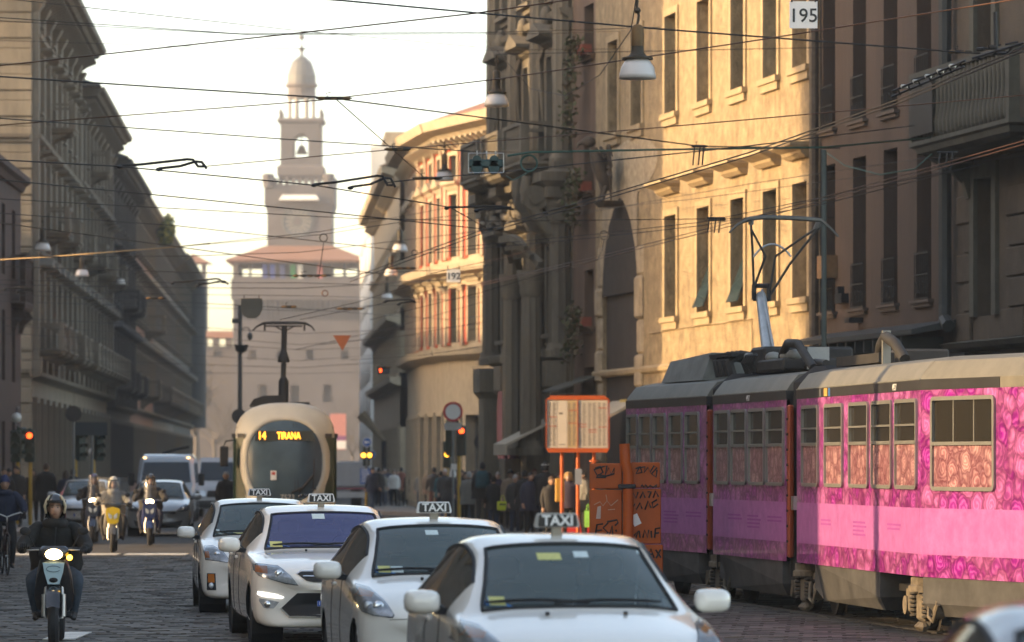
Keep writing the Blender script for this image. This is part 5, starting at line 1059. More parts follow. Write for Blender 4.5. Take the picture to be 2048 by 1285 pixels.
# joints: bellows, orange posts
for p, r_ in (((2.80, 60.1), (2.86, 59.75)), ((3.62, 55.15), (3.69, 54.75))):
    M, L, a, d = sec(p, r_)
    def fn():
        q = MB()
        for k in range(6): x = -.1+k*(L+.2)/6; q.loft([[(x, y, z) for y, z in ((.16, .5), (.16, 3.0), (.4, 3.2), (1.9, 3.2), (2.2, 3.0), (2.2, .5))], [(x+.06, y, z) for y, z in ((.08, .48), (.08, 3.05), (.36, 3.26), (1.95, 3.26), (2.26, 3.05), (2.26, .48))], [(x+.12, y, z) for y, z in ((.16, .5), (.16, 3.0), (.4, 3.2), (1.9, 3.2), (2.2, 3.0), (2.2, .5))]], False, False)
        q.build('bellows', BELLOWS, pt); boxo('orange_post', ORG, pt, -.02, .1, -.02, .06, .75, 2.75, .02)
        st = MB().box(-.01, .04, -.035, -.02, 0, .03).mesh('stud', BLACK)
        for k in range(9): inst('stud', st, pt, loc=(.03, 0, .95+.2*k))
        boxo('coupling', STEEL, pt, L-.05, L+.08, -.05, .0, 1.38, 1.56)
    under(pt, M, fn)
def spring(q, c, r_=.07, h=.3, n=6):
    q.tube([(c[0]+r_*math.cos(t), c[1]+r_*math.sin(t), c[2]+h*t/(2*math.pi*n)) for t in [k*math.pi/5 for k in range(10*n+1)]], .018, 5)
def bogie(M, s):
    def fn():
        for dx in (-.75, .75):
            for y in (.42, 1.85): q = MB(); q.lathe([(.30, -.06), (.34, -.05), (.30, -.03), (.30, .06), (.1, .065)], 24, Matrix.Translation((s+dx, y, .34)) @ Matrix.Rotation(R(90), 4, 'X')); q.build('bogie_wheel', DUSTD, pt, 40)
        q = MB(); q.prism([(s-1.1, .42), (s-.5, .36), (s-.3, .26), (s+.3, .26), (s+.5, .36), (s+1.1, .42), (s+1.1, .52), (s+.4, .56), (s-.4, .56), (s-1.1, .52)], .2, .33); q.bbox(s-.18, s+.18, .1, .3, .18, .5, .03); q.lathe([(.2, 0), (.2, .06), (.17, .08), (.17, .16), (.13, .17)], 16, Matrix.Translation((s, .17, .52))); q.build('bogie_frame', DUST, pt)
        for dx in (-.3, .3): q = MB(); spring(q, (s+dx, .14, .2)); q.build('spring', DUSTD, pt)
        q = MB(); q.bbox(s-.62, s-.42, .1, .3, .24, .48, .04); q.lathe([(.11, 0), (.11, .1)], 14, Matrix.Translation((s+.75, .2, .34)) @ Matrix.Rotation(R(90), 4, 'X')); q.lathe([(.11, 0), (.11, .1)], 14, Matrix.Translation((s-.75, .2, .34)) @ Matrix.Rotation(R(90), 4, 'X')); q.tube([(s+.5, .1, .45), (s+.62, .06, .25), (s+.75, .08, .2), (s+.9, .1, .4)], .025, 6); q.bbox(s-.15, s+.15, .06, .2, .06, .17, .05); q.build('axle_boxes', DUST, pt)
    under(pt, M, fn)
bogie(MA, -.1); bogie(MA, s_of(1818, aA, dA)+.1); bogie(MBm, -.15); bogie(MC, 1.0)
for u in (1690, 1728): 
    s = s_of(u, aA, dA)
    def fn(): boxo('equipment_box', YEL, pt, s-.1, s+.16, .5, .7, .2, .38, .01)
    under(pt, MA, fn)
# fleet number and small notices
def wtext(M, s, z, t, size, m): 
    def fn(): text_mesh(t, size, m, .003, .001, 'fleet_number', pt, TM(s, -.009, z))
    under(pt, M, fn)
wtext(MA, s_of(1790, aA, dA), 2.87, '4937', .11, SIGNW); wtext(MBm, s_of(1497, aB, dB), 2.87, '4937', .11, SIGNW)
def notices():
    for k, c in ((0, (.12, .13, .15)), (1, (.5, .3, .08)), (2, (.05, .15, .4))): s = s_of(1640+9*k, aA, dA); boxo('notice', mat('notice_%d' % k, c, .5), pt, s, s+(.09 if k != 1 else .2), -.01, -.006, 2.83, 2.93)
under(pt, MA, notices)
# roof gear
RG_ = mat('roof_gear', (.025, .023, .021), .7, var=.4); RGB = mat('roof_box', (.20, .205, .19), .6, var=.2)
def gearC():
    q = MB(); s0, s1 = s_of(1284, aC, dC), s_of(1365, aC, dC); q.loft([[(s0, .3, 3.2), (s1, .3, 3.2), (s1, 2.0, 3.2), (s0, 2.0, 3.2)], [(s0+.1, .42, 3.52), (s1+.06, .42, 3.6), (s1+.06, 1.9, 3.6), (s0+.1, 1.9, 3.52)]]); q.build('roof_box', RGB, pt)
    for k in range(4): q = MB(); x = s1+.25+.22*k; q.tube([(x, .5, 3.25), (x, .45, 3.45), (x+.05, .6, 3.55), (x+.1, .9, 3.5)], .07, 7); q.build('insulator_coil', RG_, pt, 50)
    boxo('roof_rail', RG_, pt, s1, s1+1.2, .4, .5, 3.52, 3.57)
under(pt, MC, gearC)
def gearB():
    r_ = random.Random(3)
    boxo('resistor_box', RG_, pt, .15, 1.0, .5, 1.8, 3.25, 3.62, .04); boxo('resistor_lid', RGB, pt, .1, .35, .42, .8, 3.3, 3.55, .03); boxo('pantograph_base', RG_, pt, 1.0, 2.6, .4, 1.9, 3.25, 3.42, .03)
    for k in range(5): q = MB(); q.tube([(.3+.15*k, .42, 3.25), (.3+.15*k, .36, 3.4), (.42+.15*k, .4, 3.5)], .025, 6); q.build('roof_cable', RG_, pt)
    q = MB(); q.tube([(1.6, .6, 3.3), (2.0, .55, 3.5), (2.5, .5, 3.62), (3.1, .5, 3.6), (3.6, .5, 3.4), (4.0, .5, 3.25)], .06, 8); q.build('roof_hose', RG_, pt, 50); q = MB(); q.tube([(2.2, .8, 3.28), (3.2, .7, 3.34), (4.3, .6, 3.3)], .055, 8); q.build('roof_hose', RG_, pt, 50)
    for x in (1.2, 2.1, 2.5): q = MB(); q.ell((x, .6, 3.46), .12, .12, .08, 10, 6); q.build('insulator', RGB, pt, True)
    boxo('hatch_plate', mat('hatch_pale', (.35, .35, .33), .6), pt, 3.2, 3.24, .6, .9, 3.25, 3.55)
under(pt, MBm, gearB)
def gearA():
    boxo('roof_beam', RG_, pt, .1, 2.6, .5, .7, 3.24, 3.36); boxo('roof_beam', RG_, pt, .4, 2.2, .9, 1.5, 3.24, 3.42, .03)
    q = MB(); q.tube([(2.2, .6, 3.25), (2.5, .55, 3.45), (3.0, .5, 3.55), (3.5, .5, 3.45), (3.8, .55, 3.25)], .07, 8); q.build('roof_hose', RG_, pt, 50); boxo('roof_post', WFRAME, pt, 2.98, 3.05, .45, .55, 3.2, 3.62)
under(pt, MA, gearA)
# pantograph
PG = mat('pantograph_steel', (.13, .13, .12), .45, .6, var=.3); PGL = mat('pantograph_arm', (.42, .44, .45), .4, .5, var=.2); PGD = mat('pantograph_dark', (.02, .019, .018), .6)
def loc(u, v, Y): return at(u, v, Y)-O
q = MB(); q.tube([loc(1537, 712, 59.0), loc(1522, 592, 60.6)], [.09, .075], 10); q.tube([loc(1549, 705, 58.9), loc(1524, 580, 60.6)], .018, 6); q.build('lower_arm', PGL, pt, 50)
q = MB()
for p, r_ in (((1506, 598), (1540, 598)), ((1506, 572), (1538, 572)), ((1508, 600), (1508, 570)), ((1538, 602), (1538, 568))): q.tube([loc(*p, 60.6), loc(*r_, 60.6)], .035, 6)
q.build('knee', PGD, pt)
q = MB()
for P_ in (((1508, 590), (1505, 500), (1502, 450)), ((1508, 575), (1531, 513), (1504, 462)), ((1539, 585), (1551, 513), (1632, 457)), ((1541, 590), (1580, 528), (1638, 455))): q.tube([loc(*p, 60.6-i*.3) for i, p in enumerate(P_)], .018, 6)
q.build('upper_arm', PG, pt, 50)
q = MB(); q.tube([loc(1507+t*5.0, 525-40*math.sin(math.pi*(t+1)/17)**.7*.9, 60.3) for t in range(0, 16)], .016, 6); q.build('brace_bow', PGL, pt)
q = MB()
for dy in (0, .35): q.tube([loc(*p, 59.9+dy) for p in ((1458, 466), (1476, 449), (1498, 438), (1530, 435), (1570, 436), (1610, 438), (1642, 441), (1660, 456), (1677, 474))], [.014, .02, .03, .034, .034, .034, .03, .02, .014], 7)
q.tube([loc(1502, 450, 60.1), loc(1502, 438, 60.1)], .04, 6); q.tube([loc(1632, 460, 60.1), loc(1640, 441, 60.1)], .05, 6); q.build('contact_bow', PG, pt, 50)

# ------------------------------------------------------------------ cream tram, head on
CREAM = mat('tram_cream', (.60, .55, .43), .5, var=.08, scale=1.5, coat=.1, dirt=.2); TGREEN = mat('tram_green', (.010, .032, .016), .35, var=.2); TGLS = mat('tram_front_glass', (.065, .10, .13), .22, var=.25, scale=1.2, spec=.25); TGLD = mat('tram_front_dark', (.012, .014, .018), .12, var=.1)
sb = thing('cream_tram', 'cream and dark green tram seen head on with an oval windscreen', 'tram', (-5.62, 104.2, 0), R(3.2)); sb.scale = (1.042, 1.042, 1.042)
HW = 1.2; ZB, ZT = .28, 3.34
def nose(x, z): 
    rx = abs(x)/HW; rz = abs(z-1.7)/1.7; return -.55*(1-min(1, rx**2.6))*(1-.55*min(1, rz**2.2))+.5*max(0, (z-2.4)/.94)**2.2
cz = 1.93; NA = 48
def ring_pts(a, b, k, zc=cz): return [(a*math.copysign(abs(math.cos(t))**k, math.cos(t)), zc+b*math.copysign(abs(math.sin(t))**k, math.sin(t))) for t in [2*math.pi*i/NA for i in range(NA)]]
def clampx(p): return p
outl = []
for i in range(NA):
    t = 2*math.pi*i/NA; dx, dz = math.cos(t), math.sin(t); lo, hi = 0, 5
    for _ in range(40):
        m_ = (lo+hi)/2; x, z = dx*m_, cz+dz*m_
        e = abs(x/HW)**2.6 + max(0, (z-2.3)/1.04)**3.2 if z > 2.3 else abs(x/HW)**(2.6 if z > 2.3 else 6)+max(0, (1.5-z)/1.22)**8
        if e < 1: lo = m_
        else: hi = m_
    outl.append((dx*lo, cz+dz*lo))
def P3(p, off=0): return (p[0], nose(p[0], p[1])+off, p[1])
def lerp_ring(A, B, f): return [(a[0]+(b[0]-a[0])*f, a[1]+(b[1]-a[1])*f) for a, b in zip(A, B)]
gl = ring_pts(.885, .985, .86); rg = ring_pts(1.06, 1.16, .9); rg = [(max(-1.12, min(1.12, x)), max(.35, z)) for x, z in rg]
q = MB(); q.loft([[P3(p, .02) for p in ring_pts(.885*f, .985*f, .86)] for f in (.03, .25, .5, .75, .9, 1)], True, False); q.build('windscreen', TGLS, sb, True)
q = MB(); q.loft([[P3(p, .02-o) for p in r_] for r_, o in ((gl, 0), (lerp_ring(gl, rg, .1), .03), (lerp_ring(gl, rg, .6), .05), (rg, .035))], False, False); q.build('windscreen_ring', CREAM, sb, True)
q = MB(); q.loft([[P3(p) for p in lerp_ring(rg, outl, f)] for f in (0, .3, .6, .85)]+[[(x, nose(x, z)+.12, z) for x, z in lerp_ring(rg, outl, .96)]]+[[(x, .65, z) for x, z in outl]]+[[(x, y, z) for x, z in outl] for y in (3, 10, 24)], False, True); q.build('body', CREAM, sb, 50)
for sx in (-1, 1):
    q = MB(); rows = []
    for k in range(9):
        z = 1.0+1.5*k/8; xi = .885+.12 if True else 0; inner = 1.075*math.sqrt(max(0, 1-((z-cz)/1.2)**2))+.01; inner = max(.93, min(inner, 1.07)); rows.append([(sx*inner, nose(inner, z)-.022, z), (sx*1.14, nose(1.14, z)-.035, z), (sx*1.205, nose(1.19, z)-.035, z), (sx*1.232, .12, z), (sx*1.234, 1.2, z), (sx*1.234, 8, z)])
    q.loft(rows, False, False, None, False); q.build('side_glass', TGREEN, sb, True)
    q = MB(); q.loft([[(sx*x, nose(abs(x), 2.56)-.05+k, z) for x, k, z in ((.95, 0, 2.5), (1.1, .02, 2.5), (1.26, .3, 2.5), (1.26, .3, 2.6), (1.1, .02, 2.6), (.95, 0, 2.6))], [(sx*x, 1+k, z) for x, k, z in ((.95, 0, 2.5), (1.1, .02, 2.5), (1.25, .3, 2.5), (1.25, .3, 2.6), (1.1, .02, 2.6), (.95, 0, 2.6))]]); q.build('side_moulding', TBAND, sb)
q = MB(); q.prism([(-.72, 2.42), (.72, 2.42), (.66, 2.66), (-.66, 2.66)], nose(.3, 2.5)-.001, nose(.3, 2.5)+.002); o = q.build('display_panel', TGLD, sb)
DISP = mat('display_amber', (.9, .4, .05), .5, var=0, emit=(1, .33, .02), es=1.5)
yd = nose(.3, 2.5)-.02; text_mesh('14', .27, DISP, .004, .002, 'lettering', o, TM(-.545, yd-.01, 2.54) @ Matrix.Diagonal((.75, 1, 1, 1))); text_mesh('TIRANA', .235, DISP, .004, .002, 'lettering', o, TM(.09, yd-.01, 2.54) @ Matrix.Diagonal((.66, 1, 1, 1)))
text_mesh('7523', .17, mat('fleet_grey', (.45, .45, .43), .5), .004, .001, 'fleet_number', sb, TM(.06, nose(0, 1.05)+.0, 1.09))
q = MB()
q.tube([P3((.33, 1.22), -.02), P3((.68, 1.62), -.03)], .035, 6); q.tube([P3((.66, 1.25), -.02), P3((.69, 2.0), -.03)], .014, 5); q.tube([P3((.15, 1.2), -.02), P3((.38, 1.3), -.02)], .03, 6)
for x in (.20, .27): q.tube([P3((x, 2.85), -.02), P3((x+.04, 1.25), -.02)], .008, 5)
q.build('wiper', BLACK, sb)
o = boxo('cab_sticker', SIGNW, sb, -.34, -.2, nose(.27, 1.6)-.012, nose(.27, 1.6)-.004, 1.50, 1.72); boxo('sticker_mark', mat('sticker_red', (.5, .06, .04), .5), o, -.31, -.23, nose(.27, 1.6)-.015, nose(.27, 1.6)-.0125, 1.62, 1.69)
boxo('dash_line', TGLD, sb, -.74, .74, nose(.5, 1.3)+.05, nose(.5, 1.3)+.14, 1.27, 1.3)
for x in (-.50, -.36, .36, .50):
    q = MB(); q.ell((x, nose(x, 1.13)+.01, 1.13), .05, .02, .05, 12, 6); q.build('front_lamp', LAMPD, sb, True)
for sx in (-1, 1):
    q = MB(); q.lathe([(.06, 0), (.09, .03), (.05, .05)], 10, Matrix.Translation((sx*1.08, .1, 2.72))); q.build('roof_badge', mat('gold_badge', (.3, .2, .06), .4, .7), sb)
q = MB(); q.tube([(-1.15, .0, 2.45), (-1.4, -.2, 2.42), (-1.45, -.22, 2.3)], .02, 6); o = q.build('mirror_arm', BLACK, sb); q = MB(); q.bbox(-1.54, -1.34, -.28, -.2, 1.82, 2.3, .03); q.build('mirror', BLACK, o)
q = MB(); q.loft([[(x, y, z) for x, z in ((-.85, 3.28), (-.75, 3.44), (-.5, 3.52), (-.1, 3.53), (.05, 3.3))] for y in (1.2, 4)]); q.build('roof_pod', BLACK, sb, 40); boxo('roof_rail', BLACK, sb, .12, .6, 1.5, 4, 3.3, 3.37)
q = MB(); q.tube([(-.03, 5.5, 3.3), (-.02, 5.5, 3.95), (-.03, 5.5, 4.05)], [.13, .13, .07], 10); q.tube([(-.03, 5.5, 4.05), (-.02, 5.6, 4.45)], .065, 8); q.lathe([(.03, 4.75), (.08, 4.7), (.13, 4.55), (.15, 4.45), (.14, 4.42)], 14, Matrix.Translation((-.02, 5.6, 0))); q.tube([(-.02, 5.6, 4.6), (0, 5.7, 5.35)], .07, 8); q.build('pantograph_mast', PGD, sb, 50)
q = MB(); hz_ = 5.42
q.tube([(x, 5.7, z) for x, z in ((-.80, 5.22), (-.7, 5.32), (-.52, hz_-.01), (-.3, hz_), (.3, hz_), (.52, hz_-.01), (.68, 5.33), (.76, 5.22))], [.018, .022, .035, .04, .04, .035, .022, .018], 7); q.tube([(-.5, 5.75, 5.34), (.45, 5.75, 5.34)], .022, 6)
for sx in (-1, 1): q.tube([(sx*.5, 5.7, hz_), (sx*.5, 5.7, 5.22)], .025, 6); q.tube([(0, 5.7, 5.2), (sx*.25, 5.72, 5.34)], .02, 6)
q.build('contact_bow', PGD, sb, 50)
# ------------------------------------------------------------------ people
SKIN = mat('skin', (.42, .25, .17), .5, var=.06, scale=20); SKIN2 = mat('skin_pale', (.50, .33, .25), .5, var=.06, scale=20); EYE = mat('eye_dark', (.03, .02, .015), .3, var=0); LIP = mat('lip', (.28, .10, .08), .5, var=0); SHOE = mat('shoe_leather', (.02, .018, .016), .5)
def cloth(name, c, rough=.85): return mat('cloth_'+name, c, rough, var=.18, scale=14, bump=.25, bscale=18)
STAND = dict(pelvis=(0,0,.95), spine=(0,0,1.13), chest=(0,0,1.32), neck=(0,-.01,1.46), sL=(-.18,0,1.40), eL=(-.24,.03,1.13), wL=(-.25,-.06,.89), sR=(.18,0,1.40), eR=(.24,.03,1.13), wR=(.25,-.06,.89), hL=(-.09,0,.90), kL=(-.10,-.03,.50), aL=(-.10,.02,.09), tL=(-.12,-.13,.04), hR=(.09,0,.90), kR=(.10,-.03,.50), aR=(.10,.02,.09), tR=(.12,-.13,.04))
RAD = dict(pelvis=(.155,.125), spine=(.14,.115), chest=(.165,.125), neck=(.055,.055), s=(.075,.075), e=(.052,.052), w=(.034,.034), h=(.095,.10), k=(.062,.066), a=(.045,.05), t=(.042,.028))
EDG = [('pelvis','spine',0),('spine','chest',0),('chest','neck',2),('chest','sL',0),('sL','eL',0),('eL','wL',0),('chest','sR',0),('sR','eR',0),('eR','wR',0),('pelvis','hL',1),('hL','kL',1),('kL','aL',1),('aL','tL',3),('pelvis','hR',1),('hR','kR',1),('kR','aR',1),('aR','tR',3)]
def segdist(p, a, b):
    d = b-a; t = max(0, min(1, (p-a).dot(d)/max(1e-9, d.length_squared))); return (p-(a+d*t)).length
def head_geo(q, c, yaw=0, tilt=0, s=1.):
    M = Matrix.Translation(c) @ Matrix.Rotation(yaw, 4, 'Z') @ Matrix.Rotation(tilt, 4, 'X') @ Matrix.Scale(s, 4); n, k = 20, 14; rings = []
    for i in range(k+1):
        f = max(.04, min(k-.04, i))/k; z = -math.cos(math.pi*f)*.118; r0 = math.sin(math.pi*f)**.8; ring = []
        for j in range(n):
            t = 2*math.pi*j/n; x, y = math.cos(t), math.sin(t); rx = .075*r0; ry = .094*r0
            if z < -.02: rx *= 1-.9*((-.02-z)/.1)**2*.35; ry *= 1-.12*((-.02-z)/.1)
            px, py, pz = x*rx, y*ry, z
            if y < -.2:
                fr = max(0, -y)
                if abs(px) < .016 and -.045 < z < .012: py -= .022*fr*(1-abs(z+.025)/.045)
                if .0 < z < .032 and .016 < abs(px) < .05: py += .008
                if -.075 < z < -.05 and abs(px) < .03: py -= .004
            ring.append((px, py, pz))
        rings.append(ring)
    q.mi = 2; q.loft(rings, True, True, M)
    q.mi = 4
    for sx in (-1, 1): q.loft([[(sx*.03+.013*math.cos(t), -.083, .014+.0055*math.sin(t)) for t in [math.pi*2*a/8 for a in range(8)]], [(sx*.03+.008*math.cos(t), -.088, .014+.0035*math.sin(t)) for t in [math.pi*2*a/8 for a in range(8)]]], True, True, M); q.box(sx*.03-.018, sx*.03+.018, -.090, -.082, .031, .037, M)
    q.mi = 5; q.loft([[(.024*math.cos(t), -.082, -.058+.006*math.sin(t)) for t in [math.pi*2*a/8 for a in range(8)]], [(.016*math.cos(t), -.0905, -.058+.003*math.sin(t)) for t in [math.pi*2*a/8 for a in range(8)]]], True, True, M)
    q.mi = 2
    for sx in (-1, 1): q.loft([[(sx*.072, .005+.022*math.cos(t), -.005+.03*math.sin(t)) for t in [math.pi*2*a/8 for a in range(8)]], [(sx*.086, .012+.016*math.cos(t), -.003+.024*math.sin(t)) for t in [math.pi*2*a/8 for a in range(8)]]], True, True, M)
    return M
def hand_geo(q, w_, d, side, curl=.5):
    d = Vector(d).normalized(); a = Vector((side, 0, 0)); a = (a-d*a.dot(d)).normalized(); b = d.cross(a)
    def pt(u, v, n_): return Vector(w_)+d*u+a*v+b*n_
    q.tube([pt(-.02, 0, 0), pt(.03, 0, 0), pt(.085, 0, 0)], [.028, .036, .034], 8)
    for i, (v, L) in enumerate(((-.03, .062), (-.01, .074), (.01, .068), (.03, .052))):
        q.tube([pt(.075, v, 0), pt(.075+L*.5, v, -.012*curl*2), pt(.075+L*(1-.55*curl), v, -.06*curl-.005)], [.0105, .0098, .0075], 6)
    q.tube([pt(.015, -side*.0-.03, 0), pt(.045, -.058, -.01), pt(.075, -.06, -.03)], [.014, .012, .009], 6)
SKINCACHE = {}
def body_mesh(name, J, bulk, mats, head=True, hyaw=0, htilt=0, headpos=None, curl=.5, rad=None):
    jn = {k: Vector(v) for k, v in J.items()}; key_ = (tuple(sorted(J.items())), round(bulk, 2)); q = MB()
    if key_ not in SKINCACHE:
        names = list(jn); me = bpy.data.meshes.new('sk'); me.from_pydata([jn[k] for k in names], [(names.index(a), names.index(b)) for a, b, _ in EDG], [])
        o = bpy.data.objects.new('sk', me); COL.objects.link(o); m = o.modifiers.new('s', 'SKIN'); m.branch_smoothing = .6; m.use_smooth_shade = True
        for i, k in enumerate(names):
            key = k if k in RAD else k[0]; rx, ry = RAD[key]; f = bulk if key in ('chest', 'spine', 'pelvis', 's', 'e') else (1+(bulk-1)*.5 if key in ('h', 'k') else 1)
            if key == 'w' : f = 1+(bulk-1)*.8
            v = me.skin_vertices[0].data[i]; v.radius = (rx*f, ry*f); v.use_root = (k == 'pelvis')
        s = o.modifiers.new('u', 'SUBSURF'); s.levels = 1; s.render_levels = 1
        ev = bpy.data.meshes.new_from_object(o.evaluated_get(bpy.context.evaluated_depsgraph_get())); bpy.data.objects.remove(o); bpy.data.meshes.remove(me)
        q = MB(); q.v = [tuple(v.co) for v in ev.vertices]; segs = [(jn[a], jn[b], z) for a, b, z in EDG]
        for p in ev.polygons: q.f.append(tuple(p.vertices)); c = p.center; q.m.append(min(segs, key=lambda g: segdist(c, g[0], g[1]))[2])
        bpy.data.meshes.remove(ev)
        SKINCACHE[key_] = (q.v, q.f, q.m)
    q = MB(); q.v, q.f, q.m = (list(x) for x in SKINCACHE[key_])
    hp = Vector(headpos) if headpos else jn['neck']+Vector((0, -.025, .125)); MH = None
    MH = head_geo(q, hp, hyaw, htilt)
    for sd, sg in (('L', -1), ('R', 1)):
        q.mi = 6; hand_geo(q, jn['w'+sd], jn['w'+sd]-jn['e'+sd], sg, curl)
    return q, MH, hp
def hair_part(root, MH, style, m):
    q = MB(); n = 20
    def cap(z0f, z0b, g, zt=.135, drop=0):
        rings = []
        for i in range(9):
            f = i/8; ring = []
            for j in range(n):
                t = 2*math.pi*j/n; fr = max(0, -math.sin(t)); z0 = z0f*fr**.5+z0b*(1-fr**.5); z = z0+(zt-z0)*math.sin(f*math.pi/2); r0 = math.sqrt(max(0.0009, 1-(max(z, 0)/zt)**2)) if z > 0 else 1
                wob = 1+.03*math.sin(9*t+i)+.02*math.sin(5*t*2+3*i); ring.append((math.cos(t)*.082*g*r0*wob, .008+math.sin(t)*.102*g*r0*wob, z))
            rings.append(ring)
        q.loft(rings, False, True, MH)
    if style == 'short': cap(.055, -.05, 1.)
    elif style == 'curly':
        r_ = random.Random(5); cap(.045, -.07, 1.1, .15)
        for i in range(70):
            t = r_.uniform(0, 6.28); z = r_.uniform(-.07, .13); f = max(0, -math.sin(t))
            if f > .55 and z < .05: continue
            rr = math.sqrt(max(.0, 1-(max(z, 0)/.15)**2)); p = MH @ Vector((math.cos(t)*.095*rr, math.sin(t)*.112*rr, z)); q.ell(p, .026, .026, .024, 6, 4)
    elif style == 'long':
        cap(.05, -.08, 1.08, .14); q.loft([[(x, y, z) for x, y in ((-w_, .02), (-w_*.8, .10), (0, .125), (w_*.8, .10), (w_, .02), (w_*.7, .05), (0, .06), (-w_*.7, .05))] for w_, z in ((.09, .02), (.1, -.08), (.115, -.18), (.09, -.3))], True, True, MH)
        for sx in (-1, 1): q.tube([MH @ Vector(p) for p in ((sx*.078, -.02, .05), (sx*.092, -.03, -.08), (sx*.1, -.05, -.2))], [.02, .03, .015], 6)
    elif style == 'hat': cap(.035, -.055, 1.1, .16); q.lathe([(.092, .0), (.1, .015), (.092, .04)], 18, MH @ Matrix.Translation((0, .006, .03)), False, False)
    elif style == 'hood': cap(.06, -.14, 1.25, .17)
    elif style == 'cap': cap(.05, -.03, 1.08, .145); q.prism([(-.07, -.08), (.07, -.08), (.05, -.16), (-.05, -.16)], .045, .058, 'z', MH)
    return q.build('hair' if style in ('short', 'curly', 'long') else ('hat' if style in ('hat', 'cap') else 'hood'), m, root, True)
def coat_part(root, hem, m, bulk=1., flare=1., J=STAND, collar=True):
    q = MB(); n = 24; sh = Vector(J['chest']); pv = Vector(J['pelvis']); rings = []
    for rx, ry, z in ((.075, .075, 1.49), (.095, .09, 1.45), (.185, .115, 1.415), (.215, .145, 1.33), (.215, .15, 1.2), (.205, .15, 1.05), (.22*flare, .16*flare, .92), (.235*flare, .17*flare, (.92+hem)/2), (.245*flare, .175*flare, hem)):
        f = max(0, min(1, (z-.95)/.4)); cx = pv.x+(sh.x-pv.x)*f; cy = pv.y+(sh.y-pv.y)*f
        rings.append([(cx+rx*bulk*math.cos(t)*(1+.035*math.sin(6*t+z*9)*(1.5-z)), cy+ry*bulk*math.sin(t)*(1+.035*math.sin(5*t+z*11)*(1.5-z)), z) for t in [2*math.pi*j/n for j in range(n)]])
    q.loft(rings, False, False); return q.build('coat', m, root, True)
def person(label, u, vfoot, coat, legs, yaw=0., hair=('short', 'brown'), h=1.72, hem=.72, bulk=1.25, skin=SKIN, pose=None, hyaw=0., group=None, flare=1., coatpart=True, zbase=0., Y=None, X=None):
    Y = Y or 2*F/(vfoot-925); X = X if X is not None else (u-1024)/F*Y
    J = dict(STAND); J.update(pose or {}); s = h/1.72
    root = thing('person', label, 'person', (X, Y, zbase), yaw, group); root.scale = (s, s, s)
    q, MH, hp = body_mesh('body', J, bulk, None, hyaw=hyaw); mats = [coat, legs, skin, SHOE, EYE, LIP, skin]
    q.build('body', mats, root, True, fix=True)
    if coatpart: coat_part(root, hem, coat, bulk*.92, flare, J)
    if hair: hair_part(root, MH, hair[0], HAIR[hair[1]])
    return root
HAIR = {k: mat('hair_'+k, c, .7, var=.3, scale=30) for k, c in dict(brown=(.05,.028,.015), black=(.014,.012,.011), blond=(.5,.33,.15), grey=(.32,.31,.30), red=(.16,.05,.02), knit=(.016,.016,.017), white=(.6,.6,.57), blue=(.03,.035,.10)).items()}
BLK = cloth('black', (.014, .014, .015)); NVY = cloth('navy', (.022, .026, .05)); DGR = cloth('dark_grey', (.035, .034, .034)); BGE = cloth('beige', (.22, .17, .125)); PUR_ = cloth('purple', (.04, .028, .05)); JNS = cloth('jeans', (.035, .05, .085)); RST = cloth('rust', (.16, .05, .03)); GRY = cloth('grey_tweed', (.17, .165, .15)); WHT = cloth('white', (.6, .6, .58)); LTH = cloth('leather', (.02, .016, .014), .4); TEALC = cloth('teal', (.012, .07, .09)); BRN = cloth('brown', (.05, .035, .025))
WALK = dict(kL=(-.10,-.16,.52), aL=(-.11,-.22,.10), tL=(-.12,-.37,.05), kR=(.10,.05,.50), aR=(.10,.26,.13), tR=(.11,.14,.04), wL=(-.26,.08,.90), wR=(.25,-.16,.93))
BENT = dict(eR=(.26,-.02,1.12), wR=(.14,-.22,1.08), eL=(-.26,.0,1.12))
RP = .13
P11 = person('woman with blond curly hair in a buttoned dark purple coat facing the camera', 1137, 0, PUR_, BLK, R(-6), ('curly', 'blond'), 1.62, .78, 1.32, SKIN2, zbase=RP, Y=104.5)
P10 = person('man in a long black coat and patterned knit hat seen from behind', 1090, 0, BLK, JNS, R(176), ('hat', 'knit'), 1.86, .70, 1.4, zbase=RP, Y=110)
q = MB(); hp = STAND['neck']; q.lathe([(.097, .0), (.101, .012), (.097, .024)], 18, Matrix.Translation((0, -.03, 1.655)), False, False); q.build('hat_band', HAIR['white'], P10, True)
person('slim person in black seen from behind left of the knit hat man', 1050, 0, BLK, BLK, R(186), ('short', 'black'), 1.66, .72, 1.25, zbase=RP, Y=113, flare=1.05)
P9 = person('red haired woman with an orange scarf glimpsed between two black coats', 1068, 0, DGR, BLK, R(20), ('short', 'red'), 1.70, .75, 1.2, SKIN2, zbase=RP, Y=117.5, pose=BENT)
q = MB(); q.lathe([(.07, 1.42), (.1, 1.44), (.1, 1.49), (.07, 1.52)], 14); q.build('scarf', cloth('orange_scarf', (.28, .06, .02)), P9, True)
P7 = person('woman in a long beige coat walking towards the camera', 1021, 0, BGE, BLK, R(4), ('hat', 'knit'), 1.66, .50, 1.25, SKIN2, zbase=RP, Y=118, flare=1.1, pose=dict(BENT, **{k: WALK[k] for k in ('kL', 'aL', 'tL', 'kR', 'aR', 'tR')}))
person('woman with grey hair in a dark plum coat behind the yellow bag', 996, 0, PUR_, BLK, R(-8), ('short', 'grey'), 1.60, .70, 1.2, SKIN2, zbase=RP, Y=121, pose=BENT)
P5 = person('tall man in black seen from behind with a teal backpack', 965, 0, BLK, DGR, R(182), ('short', 'black'), 1.88, .74, 1.35, zbase=RP, Y=122.5)
person('woman with long dark hair in a black quilted jacket', 931, 1050, BLK, BLK, R(10), ('long', 'brown'), 1.70, .66, 1.25, SKIN2, pose=BENT)
